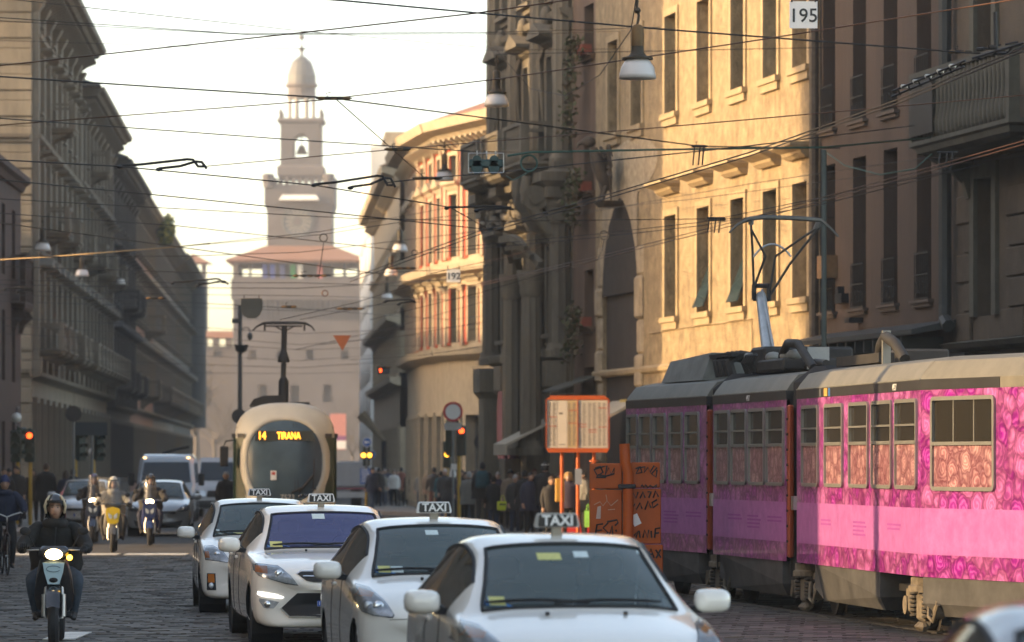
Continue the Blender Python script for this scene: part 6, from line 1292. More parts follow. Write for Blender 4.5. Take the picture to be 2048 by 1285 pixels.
P3_ = person('person wrapped in a wide black cloak with a pale hood', 905, 1041, BLK, BLK, R(150), ('hood', 'white'), 1.72, .45, 1.45, flare=1.35)
person('man in a dark leather jacket and rust brown trousers seen from behind', 868, 1031, LTH, RST, R(185), ('short', 'black'), 1.82, .86, 1.2, zbase=0)
person('woman with red brown hair in a grey top holding something in front of her', 842, 1024, GRY, JNS, R(-15), ('short', 'red'), 1.66, .86, 1.15, SKIN2, pose=BENT)
P12 = person('woman in a grey tweed coat half hidden by the orange board', 1168, 0, GRY, BLK, R(-75), ('short', 'black'), 1.68, .66, 1.3, SKIN2, zbase=RP, Y=103)
person('person in black behind the tall man with the backpack', 952, 0, BLK, NVY, R(170), ('short', 'brown'), 1.78, .74, 1.25, Y=131)
person('person in dark blue jeans between the quilted jacket and the backpack', 944, 0, DGR, JNS, R(15), ('short', 'brown'), 1.74, .8, 1.2, Y=134)
person('man striding across the street in dark clothes right of the blue signs', 744, 1026, NVY, JNS, R(40), ('short', 'black'), 1.80, .78, 1.2, pose=WALK)
person('person in a white jacket standing on the far side of the square', 788, 0, WHT, BLK, R(5), ('short', 'brown'), 1.68, .85, 1.2, SKIN2, Y=186)
for i, (u, y, c, l, lab) in enumerate(((764, 190, GRY, NVY, 'distant person in a grey coat left of the white jacket'), (803, 188, RST, BLK, 'distant person in a rust red coat right of the white jacket'), (818, 183, BLK, BLK, 'distant person in black beside the rust red coat'), (776, 196, NVY, NVY, 'distant person in navy behind the white jacket'), (830, 178, DGR, BLK, 'distant person in dark grey near the woman in the grey top'), (752, 200, BRN, BLK, 'distant person in brown by the blue street sign'), (1010, 128, DGR, BLK, 'person in dark grey glimpsed behind the beige coat'), (1108, 107, BLK, BLK, 'person in black glimpsed beside the blond woman'), (918, 150, BRN, DGR, 'person in brown beyond the pale hood'), (980, 126, BGE, JNS, 'person in a beige jacket right of the backpack'), (1037, 121, RST, BLK, 'person in a rust jacket between the beige coat and the slim figure'), (1078, 118, GRY, JNS, 'person in a grey jacket left of the knit hat'), (1118, 112, NVY, JNS, 'person in a navy jacket behind the timetable post'), (882, 156, TEALC, BLK, 'person in a teal jacket beside the leather jacket'), (856, 168, BGE, BLK, 'person in beige beyond the rust trousers'), (1005, 133, RST, JNS, 'person in a red brown jacket far behind the yellow bag'), (925, 140, NVY, BLK, 'person in navy peering left of the quilted jacket'), (938, 128, GRY, BLK, 'person in a pale grey coat before the quilted jacket'), (958, 138, RST, JNS, 'person in rust glimpsed over the backpack wearer'), (988, 118, BLK, JNS, 'person in black with jeans just left of the yellow bag'), (1030, 114, DGR, JNS, 'person in dark grey with jeans right of the beige coat'), (1044, 128, BGE, BLK, 'person in a beige jacket far between the dark figures'), (1060, 110, NVY, BLK, 'person in navy just left of the knit hat man'), (1085, 122, PUR_, BLK, 'person in plum behind the knit hat man'), (1102, 103, DGR, BLK, 'person in dark grey right of the knit hat man'), (1120, 118, GRY, BLK, 'person in grey behind the blond woman'), (890, 146, DGR, JNS, 'person in dark grey left of the pale hood'), (874, 172, WHT, JNS, 'distant person in white beyond the leather jacket'), (850, 176, NVY, BLK, 'distant person in navy left of the leather jacket'), (812, 194, TEALC, BLK, 'distant person in teal right of the rust red coat'), (795, 200, BLK, BLK, 'distant person in black behind the white jacket'), (757, 184, DGR, JNS, 'distant person in dark grey left of the grey coat'), (770, 206, PUR_, BLK, 'distant person in plum far beyond the white jacket'))):
    person(lab, u, 0, c, l, R(rnd.uniform(-40, 40)+180*(i % 2)), ('short', ('brown', 'black', 'grey')[i % 3]), rnd.uniform(1.62, 1.8), .72, 1.25, Y=y, group='people on the square')
for i, (u, y, c, h, hs, yw, lab) in enumerate(((8, 116, BLK, 1.74, 'short', 10, 'dark figure at the extreme left edge of the pavement'), (34, 121, DGR, 1.78, 'short', -20, 'dark figure second from the left edge behind the cyclist'), (92, 124, BLK, 1.86, 'short', 175, 'broad dark figure seen from behind left of the pale car'), (66, 128, BRN, 1.7, 'long', 0, 'dark figure with long hair between cyclist and traffic light'), (132, 133, NVY, 1.72, 'hood', 185, 'hooded dark figure just above the pale car'), (146, 136, BLK, 1.8, 'short', 170, 'dark figure close behind the hooded one'), (18, 130, BRN, 1.68, 'hat', 20, 'figure with knit hat at the far left behind the others'))):
    person(lab, u, 0, c, BLK, R(yw), (hs, 'brown' if hs != 'hat' else 'knit'), h, .7, 1.35, Y=y, zbase=.12 if y < 131 else 0, group='people on the left pavement')
person('person in a dark coat standing left of the cream tram', 452, 0, BLK, BLK, R(0), ('short', 'grey'), 1.75, .7, 1.3, Y=118)
# things they carry
def bag(name, label, c, w_, h, m, yaw=0, d=.12, handle=True):
    root = thing(name, label, 'bag', c, yaw); q = MB(); q.loft([[(-w_/2*f, -d/2*g, z), (w_/2*f, -d/2*g, z), (w_/2*f, d/2*g, z), (-w_/2*f, d/2*g, z)] for f, g, z in ((.92, .9, 0), (1, 1, .03), (1.02, 1.1, h*.5), (.97, .5, h))]); q.build('sack', m, root, 40)
    if handle: q = MB(); q.tube([(-w_*.2, 0, h-.01), (-w_*.15, 0, h+.12), (0, 0, h+.17), (w_*.15, 0, h+.12), (w_*.2, 0, h-.01)], .009, 6); q.build('handle', m, root)
    return root
by = bag('shopping_bag', 'bright yellow carrier bag held by the woman in the beige coat', at(1005, 1021, 117.7), .30, .25, cloth('yellow_bag', (.62, .66, .02), .4), R(8))
boxo('printed_block', mat('bag_print', (.12, .14, .03), .5), by, -.1, .08, -.08, -.072, .14, .19)
bag('shopping_bag', 'red shopping bag standing beside the blond woman', at(1160, 1083, 103.6), .62, .56, cloth('red_bag', (.5, .025, .02), .5), R(-5), .2)
bag('shopping_bag', 'fluorescent green bag squeezed against the orange board', at(1176, 1055, 102.5), .18, .4, cloth('green_bag', (.35, .75, .12), .5), R(0), .1)
bag('handbag', 'black leather handbag on the arm of the grey tweed woman', at(1168, 1025, 102.7), .36, .3, LTH, R(5))
root = thing('backpack', 'teal backpack on the back of the tall man', 'backpack', (P5.location.x, P5.location.y-.34, 1.12+RP), 0); q = MB(); q.loft([[(.2*f*math.copysign(abs(math.cos(t))**.6, math.cos(t)), .11*g*math.copysign(abs(math.sin(t))**.6, math.sin(t)), z) for t in [2*math.pi*k/16 for k in range(16)]] for f, g, z in ((.8, .7, 0), (1, 1, .06), (1.02, 1.1, .2), (.95, .95, .38), (.7, .6, .5))]); q.build('sack', TEALC, root, True); q = MB(); q.loft([[(.15*f*math.cos(t), -.11+.04*math.sin(t), z) for t in [2*math.pi*k/12 for k in range(12)]] for f, z in ((.8, .05), (1, .1), (1, .2), (.7, .24))]); q.build('front_pocket', TEALC, root, True)

# ------------------------------------------------------------------ scooters and bicycle
HEADL = mat('scooter_headlamp', (.9, .8, .6), .3, emit=(1., .72, .34), es=7.); INDL = mat('scooter_indicator', (.9, .5, .05), .3, emit=(1, .55, .04), es=2.5)
RIDE = dict(pelvis=(0,.66,.82), spine=(0,.60,1.0), chest=(0,.53,1.19), neck=(0,.46,1.34), sL=(-.20,.50,1.27), eL=(-.36,.27,1.05), wL=(-.33,.03,1.05), sR=(.20,.50,1.27), eR=(.36,.27,1.05), wR=(.33,.03,1.05), hL=(-.10,.62,.78), kL=(-.25,.20,.72), aL=(-.20,.32,.34), tL=(-.20,.16,.29), hR=(.10,.62,.78), kR=(.25,.20,.72), aR=(.20,.32,.34), tR=(.20,.16,.29))
def two_wheel(root, y, r_, w_, rimm=RIM):
    M = Matrix.Rotation(R(90), 4, 'Y'); q = MB(); q.lathe([(r_*.72, -w_*.5), (r_*.88, -w_*.5), (r_, -w_*.2), (r_, w_*.2), (r_*.88, w_*.5), (r_*.72, w_*.5)], 28, M); o = inst('wheel', q.mesh('wheel', TYRE, 40), root, loc=(0, y, r_)); p = MB(); p.lathe([(r_*.73, -w_*.4), (r_*.68, 0), (r_*.73, w_*.4)], 24, M, False, False); p.lathe([(.04, -.06), (.04, .06)], 10, M)
    for k in range(5): p.box(-.02, .02, -.018, .018, .03, r_*.7, Matrix.Rotation(k*2*math.pi/5, 4, 'X'))
    p.build('rim', rimm, o, 40); return o
def scooter(name, label, loc_, yaw, body, panel, s=1., screen=None, mirrors=True, wr=.29, panel_kind='badge', lamp_z=.99):
    root = thing(name, label, 'scooter', (loc_[0], loc_[1], .02), yaw); root.scale = (s, s, s)
    two_wheel(root, -.02, wr, .11); two_wheel(root, 1.28, wr, .13)
    q = MB()
    for sx in (-1, 1): q.tube([(sx*.085, -.02, wr), (sx*.085, .06, .66)], .024, 8); q.tube([(sx*.1, -.03, wr+.02), (sx*.1, .0, wr+.26)], .032, 8)
    q.build('fork', STEEL, root, 50)
    q = MB(); q.loft([[(x*.075, -.02+(wr+.05)*math.cos(t)*-1, wr+(wr+.05)*math.sin(t)+.02-abs(x)*.02) for x in (-1, -.5, 0, .5, 1)] for t in [R(a) for a in range(20, 150, 13)]], False, False, None, False); q.build('front_mudguard', body, root, True)
    q = MB(); q.loft([[(a*f*math.copysign(abs(math.cos(t))**.7, math.cos(t)), yy-.10*max(0, -math.sin(t))-.02*math.sin(t), z) for t in [2*math.pi*k/18 for k in range(18)] for f in (1,)] for a, yy, z in ((.07, .18, .33), (.19, .16, .40), (.215, .13, .55), (.20, .09, .72), (.17, .05, .86), (.15, .04, .93))]); q.build('leg_shield', body, root, 50)
    q = MB()
    if panel_kind == 'badge': q.prism([(-.115, .90), (.115, .90), (.10, .80), (.06, .67), (-.06, .67), (-.10, .80)], -.105, .05)
    else: q.prism([(-.14, .95), (0, .99), (.14, .95), (.155, .86), (.12, .66), (.05, .62), (-.05, .62), (-.12, .66), (-.155, .86)], -.13, .05)
    o = q.build('front_panel', panel, root)
    if panel_kind == 'badge':
        q = MB(); q.tube([(.075*math.cos(t), -.108, .835+.032*math.sin(t)) for t in [R(a) for a in list(range(20, 345, 15))]], .004, 4); q.build('badge_mark', mat('badge_print', (.03, .06, .10), .5), o); text_mesh('CITY', .035, mat('badge_print', (.03, .06, .10), .5), .003, 0, 'lettering', o, TM(0, -.108, .838)) if False else None
        q = MB(); q.ell((0, -.105, .715), .048, .015, .028, 14, 6); q.build('horn_grille', BLACK, o, True)
    else:
        for sx in (-1, 1): q = MB(); q.prism([(sx*.015, .80), (sx*.1, .86), (sx*.09, .76), (sx*.03, .72)], -.139, -.13); q.build('position_lamp', REFL, o)
    q = MB(); q.loft([[(a*math.cos(t), yy-.03*math.sin(t)*-1, z+.0*math.sin(t)) for t in [2*math.pi*k/16 for k in range(16)]] for a, yy, z in ((.10, .03, .93), (.17, .01, .97), (.18, .0, 1.03), (.12, .03, 1.08))]); q.build('handlebar_cowl', body, root, 50)
    q = MB(); q.ell((0, -.045, lamp_z), .092, .03, .058, 18, 8); q.build('headlamp', HEADL, root, True)
    q = MB(); q.tube([(-.36, .06, 1.045), (-.2, .03, 1.05), (0, .02, 1.03), (.2, .03, 1.05), (.36, .06, 1.045)], .017, 8); hb = q.build('handlebar', DARKM, root, True)
    for sx in (-1, 1): q = MB(); q.tube([(sx*.26, .04, 1.048), (sx*.38, .062, 1.043)], .022, 8); q.build('grip', BLACK, hb); q = MB(); q.tube([(sx*.16, -.01, 1.04), (sx*.28, -.03, 1.035), (sx*.34, .0, 1.03)], .008, 5); q.build('brake_lever', STEEL, hb)
    if mirrors:
        for sx in (-1, 1): q = MB(); q.tube([(sx*.2, .03, 1.06), (sx*.27, .05, 1.2)], .008, 5); q.ell((sx*.31, .05, 1.24), .06, .02, .045, 12, 6); q.build('mirror', BLACK, hb, True)
    q = MB(); q.bbox(-.2, .2, .15, .62, .3, .36, .02); q.build('floorboard', BLACK, root)
    q = MB(); q.loft([[(a*math.copysign(abs(math.cos(t))**.7, math.cos(t)), y, z+h*math.copysign(abs(math.sin(t))**.7, math.sin(t))) for t in [2*math.pi*k/16 for k in range(16)]] for a, y, z, h in ((.14, .5, .5, .18), (.18, .7, .55, .2), (.18, 1.1, .58, .18), (.12, 1.55, .68, .1), (.05, 1.65, .72, .04))]); q.build('rear_body', body, root, True)
    q = MB(); q.loft([[(a*math.cos(t), y, z+.05*math.sin(t)) for t in [2*math.pi*k/14 for k in range(14)]] for a, y, z in ((.1, .45, .74), (.15, .6, .76), (.16, 1.0, .78), (.12, 1.35, .82))]); q.build('seat', BLACK, root, True)
    if screen: 
        q = MB(); w0, w1, z1, yb_ = screen; q.loft([[(f*(w0+(w1-w0)*math.sin(k/8*math.pi)), -.06+.1*f*f+.12*k/8, 1.04+(z1-1.04)*k/8) for f in [-1+i/5 for i in range(11)]] for k in range(9)], False, False, None, False); q.build('windshield', glass('scooter_screen', (.72, .74, .74), .8, (.4, .4, .4)), root, True)
    return root
def helmet(root, MH, col, visor=None, band=None):
    q = MB(); n = 24; rings = []
    for i in range(10):
        f = i/9; ring = []
        for j in range(n):
            t = 2*math.pi*j/n; fr = max(0, -math.sin(t)); low = -.10+.165*min(1, max(0, fr-.45)*3.2); z = low+(.165-low)*math.sin(f*math.pi/2); r0 = math.sqrt(max(.002, 1-(max(0, z)/.166)**2)); ring.append((math.cos(t)*.118*r0, .012+math.sin(t)*.138*r0, z))
        rings.append(ring)
    q.loft(rings, False, True, MH); o = q.build('helmet', col, root, True)
    q = MB(); q.loft([[(x, y+.012, z) for x, y, z in [(math.cos(t)*.122, math.sin(t)*.142, zz) for t in [R(a) for a in range(195, 346, 15)]]] for zz in (.066, .092)], False, False, MH, False); q.build('helmet_brim', BLACK, o, True)
    if band:
        for sx in (-1, 1): q = MB(); q.tube([MH @ Vector(p) for p in ((sx*.098, -.07, -.05), (sx*.112, -.06, .03), (sx*.085, -.075, .1), (sx*.06, -.05, .145))], [.012, .016, .016, .01], 6); q.build('helmet_stripe', band, o, True)
    q = MB(); q.tube([MH @ Vector(p) for p in ((-.09, -.03, -.08), (-.06, -.06, -.115), (0, -.075, -.128), (.06, -.06, -.115), (.09, -.03, -.08))], .008, 6); q.build('chin_strap', BLACK, o)
def rider(label, sc_root, jacket, legs, helm, gloves=BLK, bulk=1.5, band=None, hyaw=0, scarf=None, J=RIDE):
    root = thing('person', label, 'person', sc_root.location, sc_root.rotation_euler.z); root.scale = sc_root.scale
    q, MH, hp = body_mesh('body', J, bulk, None, hyaw=hyaw, headpos=Vector(J['neck'])+Vector((0, -.03, .135)), curl=.95); q.build('body', [jacket, legs, SKIN, SHOE, EYE, LIP, gloves], root, True)
    n = 22; q = MB(); c, p = Vector(J['chest']), Vector(J['pelvis']); rings = []
    for f, rx, ry in ((-.05, .24, .2), (.15, .25, .2), (.4, .25, .18), (.7, .26, .17), (.95, .25, .15), (1.15, .2, .13), (1.28, .12, .11), (1.42, .1, .1)):
        o_ = p+(c-p)*f; rings.append([(o_.x+rx*bulk*.74*math.cos(t)*(1+.04*math.sin(5*t+f*9)), o_.y+ry*bulk*.74*math.sin(t)*(1+.04*math.sin(6*t+f*7)), o_.z+.02*math.sin(t)) for t in [2*math.pi*j/n for j in range(n)]])
    q.loft(rings, False, False); co = q.build('jacket', jacket, root, True); q = MB(); q.lathe([(.13, 0), (.145, .03), (.14, .07), (.1, .1)], 16, Matrix.Translation(Vector(J['neck'])+Vector((0, 0, -.07))), False, False); q.build('collar', jacket, co, True)
    q = MB(); q.tube([(.01, J['chest'][1]-.2, 1.28), (.0, J['chest'][1]-.225, 1.1), (-.01, J['pelvis'][1]-.27, .95)], .006, 5); q.build('zip', DARKM, co)
    if helm: helmet(root, MH, helm, None, band)
    return root, MH
SBLK = paint('scooter_black', (.012, .012, .014), .2); SBLU = paint('scooter_blue', (.012, .022, .10), .25); SYEL = paint('scooter_yellow', (.75, .52, .0), .25); SNVY = paint('scooter_navy', (.012, .02, .05), .25)
PANW = mat('badge_panel_pale', (.42, .56, .60), .4, var=.05)
s1 = scooter('scooter', 'black scooter with pale badge panel and lit headlamp nearest on the left', (-4.93, 45.3), R(4), SBLK, PANW, 1.0, wr=.30)
q = MB(); q.ell((.17, -.04, .955), .032, .02, .032, 12, 6); q.build('indicator', INDL, s1, True)
OLIVE = cloth('olive_black', (.012, .011, .009)); CRH = mat('helmet_black', (.02, .02, .022), .2, coat=.8, var=.1); CRB = mat('helmet_cream', (.50, .42, .28), .35)
rider('rider in a thick dark jacket and black helmet on the nearest scooter', s1, OLIVE, cloth('denim_dark', (.035, .05, .07)), CRH, BLK, 1.55, CRB)
s2 = scooter('scooter', 'yellow fronted scooter with a wide clear windshield in the left lane', (-8.72, 92.0), R(4), mat('scooter_grey', (.10, .10, .10), .4), SYEL, 1.02, (.34, .3, 1.62, 0), True, .28, 'shield', .86)
rider('rider in pale grey with a white helmet on the yellow scooter', s2, cloth('pale_grey', (.30, .29, .27)), DGR, mat('helmet_white', (.7, .66, .55), .25, coat=.8), BLK, 1.4)
s3 = scooter('scooter', 'dark blue scooter with lit headlamp before the silver hatchback', (-8.62, 100.2), R(3), SBLU, SBLU, 1.04, (.16, .14, 1.5, 0), True, .28, 'shield', 1.0)
rider('rider in dark clothes and dark helmet on the dark blue scooter', s3, DGR, NVY, CRH, BLK, 1.5)
s4 = scooter('scooter', 'navy scooter with lit headlamp left of the yellow one', (-10.25, 103.0), R(3), SNVY, SNVY, 1.04, (.15, .13, 1.6, 0), True, .28, 'shield', 1.0)
rider('rider in black with a violet helmet on the navy scooter', s4, BLK, BLK, mat('helmet_violet', (.06, .04, .12), .25, coat=.8), BLK, 1.55)
# bicycle
bk = thing('bicycle', 'dark upright bicycle with curved handlebar at the left edge', 'bicycle', (-8.82, 73.6, .02), R(12)); BF = mat('bike_frame', (.03, .012, .012), .35, coat=.5)
for y in (0, 1.05):
    M = Matrix.Translation((0, y, .34)) @ Matrix.Rotation(R(90), 4, 'Y'); q = MB(); q.lathe([(.31, -.018), (.34, -.012), (.345, 0), (.34, .012), (.31, .018)], 30, M, False, False); o = q.build('wheel', TYRE, bk, 40); p = MB()
    for k in range(14): t = k*2*math.pi/14; p.tube([(0, y, .34), (.0, y+.31*math.cos(t), .34+.31*math.sin(t))], .0025, 3)
    p.lathe([(.02, -.04), (.02, .04)], 8, M); p.build('spokes', STEEL, o)
q = MB(); q.tube([(0, .12, .95), (0, .1, .72), (0, .5, .3), (0, .66, .8)], .018, 6); q.tube([(0, .12, .85), (0, .64, .7)], .016, 6); q.tube([(0, .5, .3), (0, 1.05, .34), (0, .64, .72)], .012, 6)
for sx in (-1, 1): q.tube([(sx*.04, 0, .34), (sx*.04, .08, .7), (0, .1, .76)], .012, 6)
q.build('frame', BF, bk, True); q = MB(); q.tube([(-.32, .22, 1.06), (-.24, .12, 1.1), (-.1, .08, 1.06), (0, .1, 1.02), (.1, .08, 1.06), (.24, .12, 1.1), (.32, .22, 1.06)], .013, 7); q.tube([(0, .1, 1.02), (0, .12, .9)], .014, 6); q.build('handlebar', STEEL, bk, True)
q = MB(); q.ell((0, .7, .9), .11, .14, .045, 12, 6); q.build('saddle', BLACK, bk, True); q = MB(); q.lathe([(.09, -.005), (.09, .005)], 18, Matrix.Translation((.05, .5, .3)) @ Matrix.Rotation(R(90), 4, 'Y')); q.tube([(.07, .5, .3), (.07, .5, .14), (.16, .5, .14)], .012, 5); q.tube([(-.07, .5, .3), (-.07, .5, .46), (-.16, .5, .46)], .012, 5); q.build('crank', DARKM, bk)
BIKE = dict(RIDE, pelvis=(0,.70,.98), spine=(0,.66,1.15), chest=(0,.58,1.33), neck=(0,.52,1.47), sL=(-.19,.56,1.41), eL=(-.33,.4,1.2), wL=(-.31,.22,1.09), sR=(.19,.56,1.41), eR=(.33,.4,1.2), wR=(.31,.22,1.09), hL=(-.1,.66,.94), kL=(-.13,.36,.72), aL=(-.12,.52,.40), tL=(-.12,.42,.36), hR=(.1,.66,.94), kR=(.13,.42,.58), aR=(.12,.5,.18), tR=(.12,.38,.14))
cy_, MHc = rider('cyclist in a dark blue coat and blue cap at the left edge', bk, NVY, BLK, None, BLK, 1.5, J=BIKE); hair_part(cy_, MHc, 'hat', HAIR['blue'])
# ------------------------------------------------------------------ street furniture
ORB = mat('board_orange', (.43, .085, .003), .6, var=.12, scale=3, dirt=.3); ORP = mat('post_orange', (.46, .085, .004), .5, var=.1); SPRAY = mat('spray_black', (.012, .011, .010), .6, var=0); SPRAYW = mat('spray_pale', (.55, .36, .24), .7, var=0); PAPER = mat('timetable_paper', (.62, .56, .47), .7, var=.06); PAPERY = mat('timetable_yellow', (.55, .42, .22), .7, var=.06); INK = mat('print_grey', (.22, .19, .16), .7, var=0); INKR = mat('print_red', (.5, .1, .05), .7, var=0)
YB = 58.0
ob = thing('orange_board', 'orange utility cabinet board covered in black graffiti before the pink tram', 'board', tuple(at(1250, 0, YB).to_2d())+(0,), R(0))
bx = ob.location.x
def bxz(u, v): p = at(u, v, YB); return p.x-bx, p.z
def bpanel(u0, v0, u1, v1, nm='panel'):
    x0, z1 = bxz(u0, v0); x1, z0 = bxz(u1, v1); return boxo(nm, ORB, ob, x0, x1, .0, .08, max(z0, .02), z1, .012)
for a in ((1179, 927, 1244, 978), (1179, 980, 1244, 1094), (1179, 1096, 1244, 1160), (1262, 925, 1320, 976), (1262, 978, 1322, 1088), (1262, 1090, 1326, 1190)): bpanel(*a)
x0, z1 = bxz(1246, 888); x1, _ = bxz(1260, 900); q = MB(); q.tube([((x0+x1)/2-.03, -.05, z1), ((x0+x1)/2-.02, -.05, z1-.25), ((x0+x1)/2+.02, -.05, z1-.4), ((x0+x1)/2+.02, -.05, .0)], .075, 12); q.build('post', ORP, ob, 50)
x0, z = bxz(1236, 973); x1, _ = bxz(1271, 973); boxo('clamp', DARKM, ob, x0, x1, -.14, -.02, z-.03, z+.03, .01)
def stroke(pts, nm='graffiti', m=SPRAY, r_=.013):
    q = MB(); q.tube([(bxz(u, v)[0], -.003, bxz(u, v)[1]) for u, v in pts], r_, 5); q.build(nm, m, ob)
TAGS = [[(1190,937),(1200,933),(1206,945),(1195,952),(1188,940),(1205,934),(1214,932),(1210,952),(1218,935),(1222,950),(1229,936),(1228,948),(1212,953),(1196,950)], [(1192,955),(1212,955)],
 [(1271,938),(1280,934),(1284,945),(1272,948),(1278,936),(1290,934),(1288,946),(1296,935),(1300,945),(1308,932),(1314,936),(1303,948),(1312,955),(1314,940)],
 [(1282,974),(1284,970),(1288,975),(1291,970),(1296,976),(1300,971),(1306,975),(1314,970),(1312,975)],
 [(1262,998),(1266,985),(1272,997),(1276,984)],[(1280,997),(1286,984),(1290,996)],[(1295,984),(1302,984),(1297,996)],[(1306,996),(1311,982),(1317,994)],
 [(1262,1020),(1270,1008),(1272,1020),(1280,1006),(1284,1018)],[(1290,1020),(1296,1002),(1302,1016)],[(1314,1000),(1304,1006),(1306,1016),(1316,1008)],
 [(1190,1075),(1194,1050),(1206,1048)],[(1193,1062),(1204,1060)],[(1216,1046),(1206,1056),(1216,1066),(1204,1076)],[(1218,1072),(1224,1052),(1226,1078)],[(1214,1044),(1234,1040),(1236,1046),(1230,1052)],[(1194,1080),(1226,1080)],[(1231,1060),(1233,1064)],
 [(1268,1072),(1276,1062),(1272,1076)],[(1278,1062),(1280,1076)],[(1286,1076),(1289,1060),(1295,1076),(1297,1060)],[(1302,1062),(1303,1076)],[(1309,1076),(1311,1058),(1320,1056)],[(1310,1067),(1318,1066)],
 [(1284,1104),(1290,1100),(1292,1116)],[(1294,1116),(1302,1098),(1308,1116)],[(1297,1110),(1306,1108)],[(1311,1100),(1322,1116)],[(1321,1099),(1312,1117)]]
for t in TAGS: stroke(t)
for t in ([(1188,1010),(1200,1004),(1206,1012),(1214,1002),(1222,1012),(1236,1000)], [(1212,990),(1214,1002)], [(1216,1020),(1230,1019)]): stroke(t, 'graffiti_pale', SPRAYW, .006)
q = MB(); xs_ = [bxz(u, v) for u, v in ((1192, 1038), (1195, 1014), (1202, 1012), (1201, 1038))]; q.prism([(x, z) for x, z in xs_], -.004, .0); q.build('torn_poster', mat('poster_scrap', (.55, .42, .34), .8), ob)
q = MB(); q.prism([bxz(u, v) for u, v in ((1260, 1033), (1274, 1027), (1283, 1047), (1269, 1054))], -.005, .0); q.build('sticker', SIGNW, ob)
# timetable case
YT = 100.0
tt = thing('timetable_case', 'orange framed tram timetable case on three orange posts', 'sign', tuple(at(1156, 0, YT).to_2d())+(0,), 0); tx = tt.location.x
def txz(u, v): p = at(u, v, YT); return p.x-tx, p.z
x0, z1 = txz(1092, 800); x1, z0 = txz(1219, 897); xm = (x0+x1)/2
q = MB(); q.box(x0+.03, x1-.03, .03, .25, z0, z1); q.build('case', PAPER, tt); fr = .016
boxo('divider', ORP, tt, xm-.008, xm+.008, .0, .02, z0, z1)
for a, b, nm in ((x0, x1, 'all'),):
    q = MB(); q.box(a, a+fr, 0, .27, z0, z1); q.box(b-fr, b, 0, .27, z0, z1); q.loft([[(a, 0, z0-.0), (b, 0, z0), (b, .27, z0), (a, .27, z0)], [(a+.06, 0, z0-.1), (b-.06, 0, z0-.1), (b-.06, .27, z0-.1), (a+.06, .27, z0-.1)]]); q.loft([[(a, 0, z1), (b, 0, z1), (b, .27, z1), (a, .27, z1)], [(a+.12, 0, z1+.1), (b-.12, 0, z1+.1), (b-.12, .27, z1+.1), (a+.12, .27, z1+.1)]]); q.build('frame', ORP, tt)
n = 6; r_ = random.Random(2)
for i in range(n):
    a = x0+.04+(x1-x0-.08)*i/n; b = a+(x1-x0-.08)/n-.015; o = boxo('timetable_sheet', PAPERY if i == 2 else PAPER, tt, a, b, .018, .03, z0+.02, z1-.02)
    q = MB(); q2 = MB(); z = z1-.08
    if i == 1: q.box(a+.03, a+.12, .014, .018, z0+.7*(z1-z0), z0+.74*(z1-z0)); q.box(a+.03, b-.04, .014, .018, z0+.08, z0+.1)
    else:
        while z > z0+.06:
            for cc in range(2): w_ = (b-a)/2-.02; q.box(a+.01+cc*(w_+.015), a+.01+cc*(w_+.015)+w_*r_.uniform(.5, .95), .014, .018, z, z+.011)
            z -= .021
        for k in range(2): zz = r_.uniform(z0+.2, z1-.2); q2.box(a+.01, b-.01, .0125, .0138, zz, zz+.016)
        q2.build('red_rule', INKR, o)
    q.build('printed_lines', INK, o)
for u in (1124, 1156, 1188): x, _ = txz(u, 0); q = MB(); q.tube([(x, .13, .0), (x, .13, z0-.05)], .045, 10); q.build('post', ORP, tt, 50)
x, z = txz(1188, 922); q = MB(); q.lathe([(.11, z-.02), (.11, z), (.05, z+.02)], 14, Matrix.Translation((x, .13, 0))); q.build('collar', ORP, tt); x, _ = txz(1150, 0); boxo('small_notice', mat('notice_blue', (.25, .28, .33), .6), tt, x, x+.16, .05, .08, txz(0, 970)[1], txz(0, 938)[1])
x, _ = txz(1119, 0); boxo('ticket_machine', mat('machine_yellow', (.45, .24, .03), .6), tt, x-.1, x+.12, .1, .3, 1.05, 1.62, .02)

# traffic signals
YELP = mat('signal_yellow', (.55, .33, .03), .5, var=.1); SGRN = mat('signal_green', (.018, .035, .025), .5, var=.1); LREDS = mat('signal_red_lit', (.8, .1, .02), .3, var=0, emit=(1, .07, .01), es=1.6); LAMB = mat('signal_amber_lit', (.9, .5, .1), .3, var=0, emit=(1, .40, .03), es=1.8); LOFF = mat('signal_off', (.02, .03, .02), .3, var=0)
def signal(label, u, Y, z_top, lit=None, heads=((0, 0),), post=True, turn=0., white_z=None):
    p = at(u, 925, Y); root = thing('traffic_signal', label, 'traffic light', (p.x, Y, 0), turn, 'traffic signals')
    if post: q = MB(); q.tube([(0, .1, 0), (0, .1, z_top-.9)], .055, 10); q.build('post', YELP, root, 50); q = MB(); q.tube([(0, .1, z_top-.9), (0, .1, z_top+.05)], .045, 8); q.build('upper_post', SGRN, root, 50)
    for hx, k in heads:
        q = MB(); q.bbox(hx-.15, hx+.15, -.14, .06, z_top-.95, z_top, .03); h = q.build('signal_head', SGRN, root)
        q = MB(); q.bbox(hx-.26, hx+.26, .065, .075, z_top-1.03, z_top+.08, .06); q.build('backing_board', SGRN, h) if False else None
        for i in range(3):
            zc = z_top-.16-.31*i; M = Matrix.Translation((hx, -.14, zc)) @ Matrix.Rotation(R(90), 4, 'X'); q = MB(); q.lathe([(.085, 0), (.085, .012)], 16, M); q.build('lens', (LREDS if lit == 'red' and i == 0 and k == 0 else LAMB if lit == 'amber' and i == 1 and k == 0 else LOFF), h)
            q = MB(); q.loft([[(hx+.115*math.cos(t), -.14-d, zc+.115*math.sin(t)) for t in [R(a) for a in range(-10, 191, 20)]] for d in (0, .16)], False, False, None, False); q.build('visor', SGRN, h)
    return root
signal('yellow posted signal with red lamp lit at far left', 60, 125, 2.95, 'red', ((.0, 0), (-.42, 1)))
